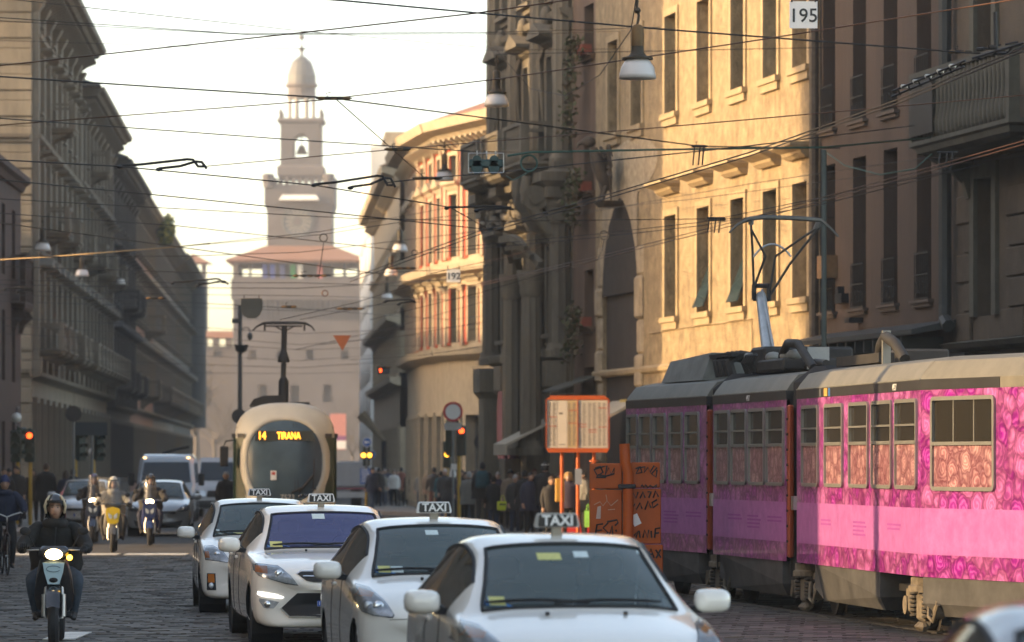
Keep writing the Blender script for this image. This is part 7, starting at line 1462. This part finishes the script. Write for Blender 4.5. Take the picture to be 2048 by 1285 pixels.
signal('second yellow signal post left of the red lamp, turned sideways', 41, 127, 3.05, None, ((0, 1),), True, R(60))
signal('green signal head above the pale car with yellow post', 155, 142, 3.0, None, ((.12, 1),), True, R(40)); signal('yellow post signal behind the riders on the left', 190, 146, 3.0, None, ((.15, 1),), True, R(30))
signal('black signal with red lamp lit beneath the red ring sign', 918, 133, 3.15, 'red', ((.08, 0), (-.28, 1)))
signal('yellow post signal with amber lamp lit left of the red ring sign', 894, 150, 2.75, 'amber', ((.0, 0),))
signal('small signal with twin amber lamps on the square', 733, 172, 2.8, None, ((.0, 1),), True)
q = MB(); p = at(733, 911, 171.8)
tw = thing('amber_flasher', 'pair of lit amber flashing lamps below the round blue sign', 'lamp', p)
for dx in (-.12, .12): q = MB(); q.ell((dx, -.05, 0), .1, .04, .09, 12, 6); q.build('lamp', LAMB, tw, True)
boxo('housing', SGRN, tw, -.25, .25, 0, .15, -.14, .14, .02)
# round and square signs
BLUE = mat('sign_blue', (.02, .10, .36), .4, var=.05); SREDS = mat('sign_red', (.45, .02, .03), .4, var=.05); SGREY = mat('sign_back', (.035, .035, .037), .6, var=.2); SPOST = mat('sign_pole', (.2, .21, .21), .5, .4)
def disc(parent, nm, x, z, r0, r1, m, y, d=.012): q = MB(); q.lathe([(r0, 0), (r1, 0), (r1, d), (r0, d), (r0, 0)] if r0 else [(r1, 0), (r1, d)], 28, Matrix.Translation((x, y, z)) @ Matrix.Rotation(R(90), 4, 'X'), not r0, not r0); return q.build(nm, m, parent)
Yn = 130; ne = thing('no_entry_ring_sign', 'round white sign with red rim and a white plate below', 'sign', tuple(at(906, 0, Yn).to_2d())+(0,)); zc = at(906, 824, Yn).z
disc(ne, 'disc', 0, zc, 0, .245, SIGNW, -.02); disc(ne, 'red_rim', 0, zc, .235, .31, SREDS, -.024); boxo('plate', mat('plate_grey', (.42, .42, .40), .5), ne, -.27, .27, -.03, -.015, at(0, 861, Yn).z, at(0, 846, Yn).z); q = MB(); q.tube([(0, .03, 0), (0, .03, zc+.2)], .035, 8); q.build('post', SPOST, ne); boxo('post_label', SIGNW, ne, -.06, .12, -.05, -.04, at(0, 940, Yn).z, at(0, 928, Yn).z)
def blue_sign(label, u, v, Y, r_, kind='disc', name='blue_sign', col=BLUE):
    p = at(u, v, Y); root = thing(name, label, 'sign', (p.x, Y, 0)); q = MB(); q.tube([(0, .04, 0), (0, .04, p.z+r_*.5)], .04, 8); q.build('post', SPOST if kind != 'plate' else YELP, root)
    if kind == 'disc': disc(root, 'disc', 0, p.z, 0, r_, col, 0); disc(root, 'rim', 0, p.z, r_*.88, r_, SIGNW, -.003); q = MB(); q.prism([(-r_*.6, p.z), (-r_*.15, p.z+r_*.35), (-r_*.15, p.z+r_*.12), (r_*.55, p.z+r_*.12), (r_*.55, p.z-r_*.12), (-r_*.15, p.z-r_*.12), (-r_*.15, p.z-r_*.35)], -.018, -.013); q.build('arrow', SIGNW, root)
    elif kind == 'plate':
        boxo('plate', col, root, -r_, r_, -.02, 0, p.z-r_*1.35, p.z+r_*1.35); q = MB()
        for i in range(6): q.box(-r_*.8, r_*(.3+.4*((i*7) % 3)/2), -.026, -.021, p.z+r_*(1.05-.4*i), p.z+r_*(1.2-.4*i))
        q.build('lettering_lines', SIGNW, root)
    else: disc(root, 'disc', 0, p.z, 0, r_, col, 0)
    return root
blue_sign('round blue arrow sign above the amber flasher', 734, 885, 170, .2); blue_sign('second smaller round blue sign just right of the flasher', 745, 909, 176, .15); blue_sign('blue rectangular street plate with white lines on a yellow post', 732, 953, 168, .235, 'plate')
blue_sign('blue disc and dark disc sign stack right of the netted house', 829, 886, 185, .2); blue_sign('dark round sign seen from behind on the left pavement', 147, 828, 135, .26, 'back', 'sign_back', SGREY); blue_sign('dark disc above the cream tram left shoulder', 478, 833, 108, .19, 'back', 'sign_back', SGREY); blue_sign('dark round sign behind the red signal', 965, 885, 134, .27, 'back', 'sign_back', SGREY)
p = at(184, 858, 138); sp_ = thing('direction_sign', 'dark blue direction board seen from behind on the left pavement', 'sign', (p.x, 138, 0)); boxo('board', mat('board_back', (.03, .045, .055), .6), sp_, -.55, .5, 0, .03, p.z-.22, p.z+.22); q = MB(); q.tube([(0, .06, 0), (0, .06, p.z+.2)], .045, 8); q.build('post', SPOST, sp_)
p = at(735, 838, 230); bm_ = thing('raised_barrier', 'raised cream crane arm leaning over the square', 'barrier', (p.x, 230, 0)); q = MB(); q.tube([(at(722, 832, 230).x-p.x, 0, at(0, 828, 230).z), (at(768, 0, 230).x-p.x, 0, at(0, 882, 230).z)], [.32, .12], 6); q.build('arm', mat('crane_cream', (.4, .33, .22), .7), bm_); q = MB(); q.tube([(at(768, 0, 230).x-p.x, 0, at(0, 882, 230).z), (at(768, 0, 230).x-p.x, 0, 0)], .14, 8); q.build('mast', SGREY, bm_)
p = at(676, 0, 420); pb = thing('poster_board', 'tall poster board with pink and white print before the castle', 'billboard', (p.x, 420, 0)); boxo('board', mat('poster_pink', (.55, .25, .22), .7), pb, -.8, .8, 0, .1, at(0, 900, 420).z, at(0, 828, 420).z); boxo('poster_strip', SIGNW, pb, -.8, .8, -.02, 0, at(0, 898, 420).z, at(0, 882, 420).z); boxo('poster_strip', mat('poster_violet', (.25, .1, .22), .7), pb, -.8, .8, -.02, 0, at(0, 881, 420).z, at(0, 872, 420).z)
for x in (-.7, .7): boxo('leg', SPOST, pb, x-.05, x+.05, .1, .2, 0, at(0, 900, 420).z)
# tall lamp mast left of the cream tram
YM = 150; p = at(480, 0, YM); lm = thing('lamp_mast', 'tall grey lamp mast with a hooked lantern left of the cream tram', 'lamp post', (p.x, YM, 0)); MAST = mat('mast_grey', (.05, .055, .055), .6, .3, var=.2)
zt = at(0, 612, YM).z; q = MB(); q.tube([(0, 0, 0), (0, 0, 3), (0, 0, zt)], [.11, .085, .07], 10); q.build('pole', MAST, lm, 50); q = MB(); q.lathe([(.06, 0), (.2, .08), (.24, .25), (.27, .3), (.04, .31)], 16, Matrix.Translation((.05, -.05, at(0, 707, YM).z))); q.build('mast_bowl', MAST, lm, 50)
q = MB(); q.tube([(.0, 0, at(0, 662, YM).z), (.15, -.05, at(0, 656, YM).z), (.3, -.05, at(0, 656, YM).z), (.36, -.05, at(0, 664, YM).z)], .022, 6); q.build('hook', MAST, lm, 50); q = MB(); q.lathe([(.02, .1), (.07, .06), (.1, -.02), (.08, -.12), (.03, -.18)], 12, Matrix.Translation((.36, -.05, at(0, 671, YM).z))); q.build('lantern', MAST, lm, 50); boxo('mast_box', MAST, lm, -.28, -.05, -.1, .1, at(0, 647, YM).z, at(0, 638, YM).z)
# mast out of frame whose shadow falls on the pink tram
cm = thing('catenary_mast', 'steel catenary mast at the left kerb beyond the picture edge', 'pole', (-9.2, 47.3, 0)); q = MB(); q.tube([(0, 0, 0), (0, 0, 8.6)], [.16, .12], 12); q.build('pole', MAST, cm, 50)
# thin pale pole beside the brown house
yp = 72.; p = at(1648, 0, yp); vp = thing('catenary_pole', 'thin dark pole rising behind the pink tram before the brown house', 'pole', (p.x, yp, 0)); q = MB(); q.tube([(0, 0, 0), (0, 0, at(0, 300, yp).z)], .045, 8); q.build('pole', mat('pole_green_grey', (.10, .12, .11), .5, .3), vp)
# lamp posts with globes on the far pavements
for i, (u, v, Y, lab) in enumerate(((186, 905, 150, 'frosted wall lamp glowing palely on the left pavement'), (33, 836, 140, 'white globe lamp by the brick wing'), (857, 697, 178, 'white globe lamp on the red panelled palace'), (886, 735, 172, 'small white globe lamp left of the ring sign'), (984, 788, 131, 'white globe lamp at the corner of the carved palace'))):
    p = at(u, v, Y); r0 = thing('globe_lamp', lab, 'lamp', p); q = MB(); q.ell((0, 0, 0), .17, .17, .17, 14, 8); q.build('globe', mat('globe_opal', (.6, .6, .56), .3), r0, True); q = MB(); q.tube([(0, 0, .16), (0, .1, .35), (.0, .8, .35)], .02, 6); q.build('bracket', DARKM, r0)

# ------------------------------------------------------------------ suspended lamps, plates, feeder box, pennant
OPAL = mat('lamp_opal', (.66, .62, .58), .35, var=.04); LCAP = mat('lamp_cap', (.05, .038, .022), .55, .4, var=.3); RUSTC = mat('lamp_rust', (.16, .09, .03), .6, .3, var=.3)
def hang_lamp(label, u, vb, dia_px, D=.52, rust=False):
    s = dia_px/D; Y = F/s; p = at(u, vb, Y); root = thing('hanging_lamp', label, 'street lamp', p, 0, 'suspended street lamps'); k = D/.5
    q = MB(); q.lathe([(.25*k, 0), (.245*k, .06*k), (.22*k, .16*k), (.17*k, .24*k), (.12*k, .28*k)], 24); q.build('glass_bell', OPAL, root, True)
    q = MB(); q.lathe([(.21*k, .26*k), (.21*k, .285*k), (.13*k, .3*k), (.085*k, .36*k), (.08*k, .44*k)], 20); q.build('cap', LCAP, root, 40); q = MB(); q.lathe([(.085*k, .44*k), (.085*k, .68*k), (.06*k, .72*k), (.02*k, .74*k)], 16); q.build('ballast_housing', RUSTC if rust else LCAP, root, 40)
    q = MB(); q.tube([(0, 0, .74*k), (.02, 0, .85*k), (-.01, 0, .95*k), (0, 0, 1.06*k)], .018*k, 6); q.lathe([(.03*k, .88*k), (.045*k, .92*k), (.03*k, .96*k)], 8); q.build('hanger', LCAP, root); return root, Y, p, k
LAMPS = [hang_lamp('largest hanging lamp, white bell with rusty neck before the ochre house', 1275, 158, 74, .52, True), hang_lamp('second hanging lamp, dark neck, at the edge of the carved palace', 993, 213, 49), hang_lamp('hanging lamp with rusty neck before the red panelled palace', 889, 362, 37, .52, True), hang_lamp('dark necked hanging lamp above the insulator cluster', 800, 504, 31), hang_lamp('small hanging lamp just below and left of the insulator cluster', 782, 552, 27), hang_lamp('smallest hanging lamp in the line before the netted house', 774, 598, 22), hang_lamp('nearest hanging lamp of the left row', 85, 502, 32), hang_lamp('middle hanging lamp of the left row', 164, 553, 27), hang_lamp('furthest hanging lamp of the left row', 241, 569, 20)]
def plate(label, u, v, w_px, h_px, Y, txt):
    p = at(u, v, Y); s = Y/F; root = thing('number_plate_sign', label, 'sign', p); boxo('plate', SIGNW, root, -w_px*s/2, w_px*s/2, 0, .015, -h_px*s/2, h_px*s/2); text_mesh(txt, h_px*s*.72, SIGNB, .004, .002, 'lettering', root, TM(0, -.003, -h_px*s*.05))
    for x in (-.42, .42): q = MB(); q.tube([(x*w_px*s, .0, h_px*s*.5-.01), (x*w_px*s, 0, h_px*s*.5+.08)], .012, 5); q.build('clip', DARKM, root)
plate('white plate numbered 195 hanging from a wire at top right', 1607, 30, 56, 54, 56, '195'); plate('white plate numbered 192 hanging before the red panelled palace', 907, 552, 27, 26, 96, '192')
p = at(503, 617, 88); sh = thing('shield_plate', 'blank grey brown shield shaped plate hanging above the cream tram', 'sign', p); s = 88/F; q = MB(); q.prism([(-21*s, 20*s), (21*s, 20*s), (21.5*s, -2*s), (17*s, -14*s), (8*s, -20*s), (-8*s, -20*s), (-17*s, -14*s), (-21.5*s, -2*s)], 0, .02); q.build('plate', mat('shield_brown', (.20, .165, .12), .7, var=.1), sh)
for dx in (-15, 15): q = MB(); q.tube([(dx*s, .01, 20*s), (dx*s, .01, 26*s)], .01, 5); q.build('clip', DARKM, sh)
p = at(684, 671, 96); pn = thing('pennant', 'small rust red triangular pennant hanging above the street', 'pennant', p); s = 96/F; q = MB(); q.prism([(-18*s, 0), (18*s, 0), (1*s, -31*s)], 0, .015); q.build('cloth', mat('pennant_red', (.22, .07, .03), .8), pn)
p = at(973, 328, 68); fbx = thing('feeder_box', 'green twin feeder box hanging in a wire cage over the street', 'box', p); s = 68/F; GBOX = mat('feeder_green', (.012, .05, .048), .4, var=.2)
boxo('casing', GBOX, fbx, -36*s, 34*s, -.1, .12, -8*s, 8*s, .02)
for dx in (-19, 15): q = MB(); q.lathe([(11*s, -.1), (13*s, .0), (11*s, .1)], 16, Matrix.Translation((dx*s, 0, -9*s)) @ Matrix.Rotation(R(90), 4, 'X')); q.build('drum', GBOX, fbx, 40); q = MB(); q.lathe([(9*s, -.1), (10*s, 0), (9*s, .1)], 16, Matrix.Translation((dx*s, 0, 7*s)) @ Matrix.Rotation(R(90), 4, 'X')); q.build('drum', GBOX, fbx, 40)
q = MB()
for x in (-36, 34): q.tube([(x*s, -.12, -19*s), (x*s, -.12, 20*s)], .008, 5)
for z in (20, -19): q.tube([(-36*s, -.12, z*s), (34*s, -.12, z*s)], .008, 5)
for x in (-19, 0, 18): q.tube([(x*s, 0, 8*s), (x*s, 0, 26*s)], .012, 5)
q.build('cage', STEEL, fbx)

# ------------------------------------------------------------------ overhead wires
WBLK = mat('wire_black', (.016, .014, .013), .6, var=0); WBRN = mat('wire_copper', (.10, .045, .022), .45, .5, var=0); WGRN = mat('wire_green', (.03, .09, .07), .5, var=0); WYEL = mat('wire_hemp', (.34, .24, .12), .7, var=0)
def wire(label, pts, z=7.6, r_=.011, m=WBLK, name='overhead_wire', sag=0., group='overhead wires'):
    P_ = []
    for p in pts:
        if len(p) == 3: P_.append(at(*p))
        else: P_.append(at_z(p[0], p[1], z))
    Q = []
    for a, b in zip(P_[:-1], P_[1:]):
        for i in range(8): t = i/8; c = a.lerp(b, t); c.z -= sag*4*t*(1-t); Q.append(c)
    Q.append(P_[-1]); o = Q[0].copy(); q = MB(); q.tube([p-o for p in Q], r_, 5); ob_ = q.build(name, m); ob_.location = o; return tag(ob_, label, 'wire', group)
wire('thin wire from upper left to the second hanging lamp', [(-60, -10, 58), (600, 62, 78), (993, 98, 89)], r_=.007)
wire('thin wire crossing above the tower finial, upper of two', [(-40, 33, 70), (480, 68, 74), (1000, 65, 78), (1320, 55, 90)], r_=.008)
wire('thin wire crossing above the tower finial, lower of two', [(-40, 40, 72), (500, 70, 76), (1100, 68, 82), (1250, 62, 100)], r_=.007)
wire('faint wire just above the tower dome', [(-40, 80, 90), (500, 97, 95), (1000, 101, 100), (1240, 98, 105)], r_=.007)
wire('brown wire climbing from the left edge past the tower finial', [(-40, 136), (700, 55), (950, 27), (1180, -6)], 8.2, .011, WBRN)
wire('dark wire falling from the top edge to the brown house', [(560, -8), (690, 2), (950, 26), (1300, 57), (1960, 108)], 8.4, .013)
wire('thick dark span wire from the left edge to the central joint', [(-40, 151), (400, 180), (668, 197)], 7.8, .013)
wire('thick dark span wire from the central joint to the ochre house', [(668, 197), (1000, 240), (1400, 293), (1680, 297, 88)], 7.8, .013)
wire('copper wire from the left edge below the dome to the joint', [(-40, 254), (640, 201), (668, 197)], 7.8, .010, WBRN)
wire('copper wire from the joint rising to the 195 plate corner', [(668, 197), (1000, 158), (1500, 83), (2090, -10)], 7.8, .010, WBRN)
wire('dark wire through the belfry to the feeder box', [(-40, 234), (600, 281), (940, 303), (1080, 306, 110)], 7.4, .010)
wire('dark wire from left switch rods to the small joint and far right', [(412, 333), (790, 299), (1300, 257), (1660, 225), (2090, 187)], 7.2, .009, WBRN)
wire('short diagonal tie wire between the two joints', [(672, 199), (850, 357)], 7.4, .009)
wire('contact wire with two switch rod sets crossing the belfry base', [(-40, 318), (235, 333), (630, 371), (900, 415), (975, 458)], 6.2, .010)
wire('dark wire running below the clock towards the carved palace', [(-40, 356), (350, 394), (700, 430), (1000, 462), (1110, 470, 118)], 6.2, .010)
wire('thin wire across the clock face', [(-40, 396), (700, 437), (1000, 443), (1700, 435, 90)], 6.6, .008)
wire('thin wire under the clock face', [(-40, 424), (355, 452), (700, 490), (800, 502)], 6.6, .009)
wire('dark wire falling past the far left roofs to the skirt roof', [(-40, 441), (355, 494), (560, 522), (760, 548)], 6.2, .010)
wire('pale hempen wire rising gently from the left edge', [(-40, 522), (100, 514), (355, 494), (420, 487)], 6.4, .013, WYEL)
wire('thin continuation wire rising over the skirt roof', [(420, 487), (640, 464), (900, 415, 120)], 6.6, .007)
wire('thin wire from the far roofs rising to the lamp cluster', [(355, 494), (640, 470), (800, 445), (1000, 420, 122)], 6.7, .007)
wire('dark feeder from the middle switch rods to the second palace balcony', [(770, 366), (850, 357), (1000, 345), (1500, 292), (1900, 243, 84)], 6.8, .010)
wire('green sheathed cable from the feeder box loop to the far right', [(1015, 312, 68), (1060, 305, 68), (1300, 300, 70), (1650, 295, 72), (1900, 272, 80)], 0, .018, WGRN)
wire('slack green cable hanging in a bow below the green feeder', [(1645, 300, 84), (1690, 332, 82), (1760, 350, 80), (1830, 338, 79), (1890, 285, 79)], 0, .014, WGRN)
for k, dv in enumerate((0, 7)):
    wire(('upper' if k == 0 else 'lower')+' contact wire of the pink tram track rising to the top right', [(700, 557+dv), (960, 462+dv), (1200, 394+dv), (1500, 305+dv), (1800, 198+dv), (2090, 78+dv)], 5.95, .009)
    wire(('upper' if k == 0 else 'lower')+' sunlit copper wire rising to the right edge above the pantograph', [(860, 590+dv*.6), (1200, 512+dv*.8), (1500, 436+dv), (1800, 352+dv), (2090, 270+dv)], 5.9, .008, WBRN)
    wire(('upper' if k == 0 else 'lower')+' dark wire along the arch of the ochre house', [(860, 500+dv), (1180, 470+dv), (1400, 445+dv), (1640, 396+dv*2), (1960, 330, 79)], 6.1, .007)
wire('thin dark wire crossing the pantograph head to the umber house', [(1000, 440, 122), (1400, 397, 90), (1900, 330, 78), (2090, 307, 74)], 0, .007)
wire('thin wire crossing the carved palace at balcony height', [(900, 470, 150), (1180, 425, 112), (1500, 368, 92), (1960, 300, 79)], 0, .008)
for i, (v0, v1, v2, lab) in enumerate(((520, 505, 470, 'wire at loggia height left of the tower'), (538, 552, 540, 'wire just under the tower loggia'), (566, 566, 575, 'level wire across the tower base, first'), (575, 577, 560, 'level wire across the tower base, second'), (587, 592, 600, 'level wire at the shield plate height'), (593, 618, 640, 'falling wire through the shield plate foot'), (608, 622, 600, 'wire meeting the cream tram pantograph'), (640, 668, 655, 'wire above the castle wall roof'), (655, 690, 665, 'wire with the pennant'), (672, 700, 690, 'wire along the castle wall roof'), (700, 722, 700, 'lower wire across the castle wall, first'), (722, 736, 715, 'lower wire across the castle wall, second'), (744, 748, 740, 'lowest wire across the castle wall'))):
    y0 = 80+i*7; wire(lab, [(-40, v0-6, y0), (380, (v0+v1)/2, y0+8), (600, v1, y0+12), (900, v2, y0+30), (1005, v2-12, 128)], 0, .010 if i % 2 else .008, WBLK)
for i, (a, b) in enumerate((((590, 700, 110), (980, 600, 128)), ((740, 640, 105), (1180, 520, 113)), ((740, 565, 84), (1000, 545, 126)), ((640, 690, 110), (990, 640, 127)), ((700, 720, 120), (990, 690, 127)), ((560, 640, 90), (860, 560, 100)), ((860, 548, 84), (1160, 470, 114)), ((600, 640, 100), (900, 570, 110)))):
    wire(['thin wire from tram pantograph to palace corner', 'thin wire from pennant to rosy house', 'thin wire behind the 192 plate', 'thin low wire towards the awnings', 'lowest thin wire left of the carved palace', 'curving contact wire left of the lamp cluster', 'thin sunlit wire above the 192 plate', 'second curving contact wire by the pennant'][i], [a, ((a[0]+b[0])/2, (a[1]+b[1])/2+6, (a[2]+b[2])/2), b], 0, .008, WBRN if i in (2, 6) else WBLK)
wire('slack telephone wire drooping from the second lamp to the largest lamp', [(993, 100, 89), (1060, 178, 88), (1130, 192, 85), (1200, 150, 75), (1262, 60, 62), (1272, 0, 59)], 0, .008)
wire('vertical drop wire right of the ornamental balcony', [(1110, 545, 100), (1196, 520, 100), (1203, 480, 100)], 0, .009)
# hanger wires of the lamps
for k, (L_, lab) in enumerate(((1, 'thin wire holding the second hanging lamp to the palace'), (2, 'thin wire holding the third hanging lamp'), (0, 'chain holding the largest hanging lamp'))):
    r_, Y_, p_, kk = LAMPS[L_]; top = p_+Vector((0, 0, 1.06*kk)); e = Vector((RX(Y_ if Y_ > 70 else 75)-.0, Y_, top.z+.15)) if L_ else top+Vector((.3, 0, 1.5))
    q = MB(); q.tube([Vector((0, 0, 0)), e-top], .008, 5); o = q.build('hanger_wire', WBLK); o.location = top; tag(o, lab, 'wire', 'lamp hanger wires')
# switch rods, insulators, joints
def rods(label, u, v, Y, du, dv, flip=1):
    p = at(u, v, Y); s = Y/F; root = thing('switch_rod', label, 'wire fitting', p, 0, 'switch rods on the wires')
    for k, (a, b, c) in enumerate((((0, 0), (du*.8, -dv), (du, 0)), ((du*.46, 5), (du*.9, -dv+4), (du*1.03, 4)))):
        q = MB(); q.tube([(a[0]*s, .05*k, -a[1]*s), (a[0]*s+du*.25*s, .05*k, -(a[1]*.6-dv*.2)*s), (b[0]*s, .05*k, -b[1]*s), ((b[0]+du*.07)*s, .05*k, -(b[1]+1)*s), ((b[0]+du*.13)*s, .05*k, -(b[1]+dv*1.1)*s), (c[0]*s, .05*k, -(b[1]+dv*1.1)*s)], .02, 6); q.build('rod', WBLK, root, 50)
        q = MB(); q.ell((a[0]*s, .05*k, -(a[1]+2)*s), .05, .05, .03, 8, 6); q.build('clamp', DARKM, root)
rods('switch rods left of the clock tower', 240, 332, 62, 168, 13); rods('switch rods over the clock tower battlements', 628, 369, 66, 158, 17); rods('switch rods at the carved palace scrolls', 893, 415, 74, 130, 2); rods('switch rods left of the tower loggia', 345, 565, 95, 108, 7); rods('small switch rods beside the brick wing', 10, 577, 90, 55, 1); rods('switch rods right of the shield plate', 770, 602, 92, 60, 3)
def joint(label, u, v, Y, L_=40, n=4):
    p = at(u, v, Y); s = Y/F; root = thing('wire_joint', label, 'wire fitting', p, 0, 'joints and insulators on the wires')
    for k in range(n): x = (-.5+(k+.5)/n)*L_*s; q = MB(); q.lathe([(.012, -.07), (.028, -.04), (.028, .04), (.012, .07)], 8, Matrix.Translation((x, 0, 0)) @ Matrix.Rotation(R(90), 4, 'Y')); q.build('insulator', LCAP if k % 2 else RUSTC, root, 50)
    q = MB(); q.tube([(-L_*.6*s, 0, .0), (0, -.02, .015), (L_*.6*s, 0, 0)], .012, 5); q.tube([(-L_*.2*s, 0, 0), (-L_*.25*s, 0, .08), (-L_*.1*s, 0, .09)], .008, 4); q.build('link', DARKM, root)
for a in (('central wire joint right of the lantern', 668, 197, 63.5, 60, 5), ('small joint left of the red palace', 795, 299, 69, 44, 4), ('joint beside the third lamp', 855, 357, 71, 50, 4), ('joint on the wire under the scrolls', 985, 459, 80, 40, 4), ('cluster of insulators under the fourth lamp', 805, 537, 92, 46, 6), ('joint on the ochre house wire', 1398, 293, 78, 24, 3), ('joint near the umber balcony', 1920, 104, 66, 40, 4), ('joint left of the pantograph', 1430, 440, 78, 36, 4), ('joint on the loggia wire', 620, 552, 92, 70, 5), ('joint above the cream tram', 578, 614, 92, 26, 3), ('joint by the dull red lamp', 768, 735, 115, 24, 3), ('joint on the lower left wire', 310, 597, 96, 36, 3), ('joint right of the shield', 700, 618, 96, 50, 5)): joint(*a)
def loop(label, u, v, Y, rpx, m=WBLK, tail=None):
    p = at(u, v, Y); s = Y/F; q = MB()
    for k in range(2): q.tube([(rpx*s*(1-.08*k)*math.cos(t), .02*k, rpx*s*(1-.08*k)*math.sin(t)) for t in [2*math.pi*i/20 for i in range(21)]], .010, 5)
    if tail: q.tube([(0, 0, -rpx*s)]+[(a*s, 0, -b*s) for a, b in tail], .010, 5)
    o = q.build('cable_loop', m); o.location = p; tag(o, label, 'cable', 'coiled cable loops')
loop('coiled cable loop over the clock tower foot', 647, 476, 92, 8, WBLK, ((0, 12), (-4, 40), (-10, 82))); loop('green coiled cable beside the feeder box', 1058, 327, 68, 17, WGRN, ((-16, 26), (-32, 34), (-46, 26))); loop('coiled cable loop at the pointed arch', 1208, 471, 98, 9, WBLK, ((-4, 30), (-12, 48))); loop('small coiled loop right of the fourth lamp', 829, 506, 110, 6); loop('coiled copper loop under the loggia wire', 650, 587, 96, 6, WBRN)
# spacer frames on the contact wires
def spacer(label, u, v, Y, w_, h):
    p = at(u, v, Y); s = Y/F; q = MB(); root = thing('wire_spacer', label, 'wire fitting', p, 0, 'spacers on the contact wires')
    for dx in (-.5, 0, .35): q.tube([(dx*w_*s, 0, 0), ((dx-.15)*w_*s, 0, -h*s)], .012, 5)
    q.tube([(-.7*w_*s, 0, 0), (.7*w_*s, 0, 0)], .014, 5); q.build('frame', DARKM, root)
spacer('spacer frame on the contact wires before the ochre house', 1400, 293, 62, 22, 38); spacer('spacer frame left of the pantograph', 1432, 436, 66, 26, 30); spacer('gilded spacer frame right of the brown house', 1895, 305, 60, 30, 35)
lad = thing('wire_crossing_frame', 'ladder like crossing frame on the wires before the brown house', 'wire fitting', at(1845, 165, 60)); s = 60/F
q = MB(); A_, B_ = Vector((-60*s, 0, -18*s)), Vector((70*s, -1.0, 30*s))
for k in range(2): q.tube([A_+Vector((0, .12*k, -.07*k)), B_+Vector((0, .12*k, -.07*k))], .016, 6)
for i in range(7): c = A_.lerp(B_, (i+.5)/7); q.tube([c, c+Vector((.05, .12, -.07))], .014, 5)
q.build('frame', DARKM, lad); q = MB()
for i in range(5): c = A_.lerp(B_, (i+1)/6); q.bbox(c.x-.05, c.x+.05, c.y+.02, c.y+.1, c.z-.03, c.z+.03, .01)
q.build('clamps', STEEL, lad)
cl_ = thing('insulator_cluster', 'tangled insulator cluster over the umber house balcony', 'wire fitting', at(1990, 105, 62)); s = 62/F; q = MB(); r_ = random.Random(11)
for i in range(12): a = Vector((r_.uniform(-40, 40)*s, r_.uniform(-.3, .3), r_.uniform(-10, 12)*s)); q.tube([a, a+Vector((r_.uniform(.05, .2), r_.uniform(-.1, .1), r_.uniform(-.05, .1)))], r_.uniform(.012, .03), 6)
q.tube([(-45*s, 0, -12*s), (50*s, -.5, 12*s)], .02, 6); q.tube([(2*s, 0, 0), (0, 0, 80*s)], .03, 6); q.build('fittings', DARKM, cl_)
lr = thing('dull_red_signal', 'small wire hung lamp with red digits before the netted house', 'lamp', at(767, 741, 150)); boxo('housing', SGREY, lr, -.22, .22, 0, .12, -.14, .12, .03); boxo('digit', LREDS, lr, -.14, -.07, -.012, 0, -.07, .05)
# ------------------------------------------------------------------ winter haze
q = MB(); q.box(-420, 420, -60, 760, -1.5, 82); hz = q.build('haze', [], None)
hm = bpy.data.materials.new('haze_air'); hm.use_nodes = True; N = hm.node_tree.nodes; N.remove(N['Principled BSDF'])
pv = N.new('ShaderNodeVolumePrincipled'); pv.inputs['Color'].default_value = (.95, .97, 1.0, 1); pv.inputs['Density'].default_value = .00034; pv.inputs['Anisotropy'].default_value = .2
hm.node_tree.links.new(pv.outputs[0], N['Material Output'].inputs['Volume']); hz.data.materials.append(hm); hz['kind'] = 'stuff'; hz['label'] = 'pale winter haze filling the street'
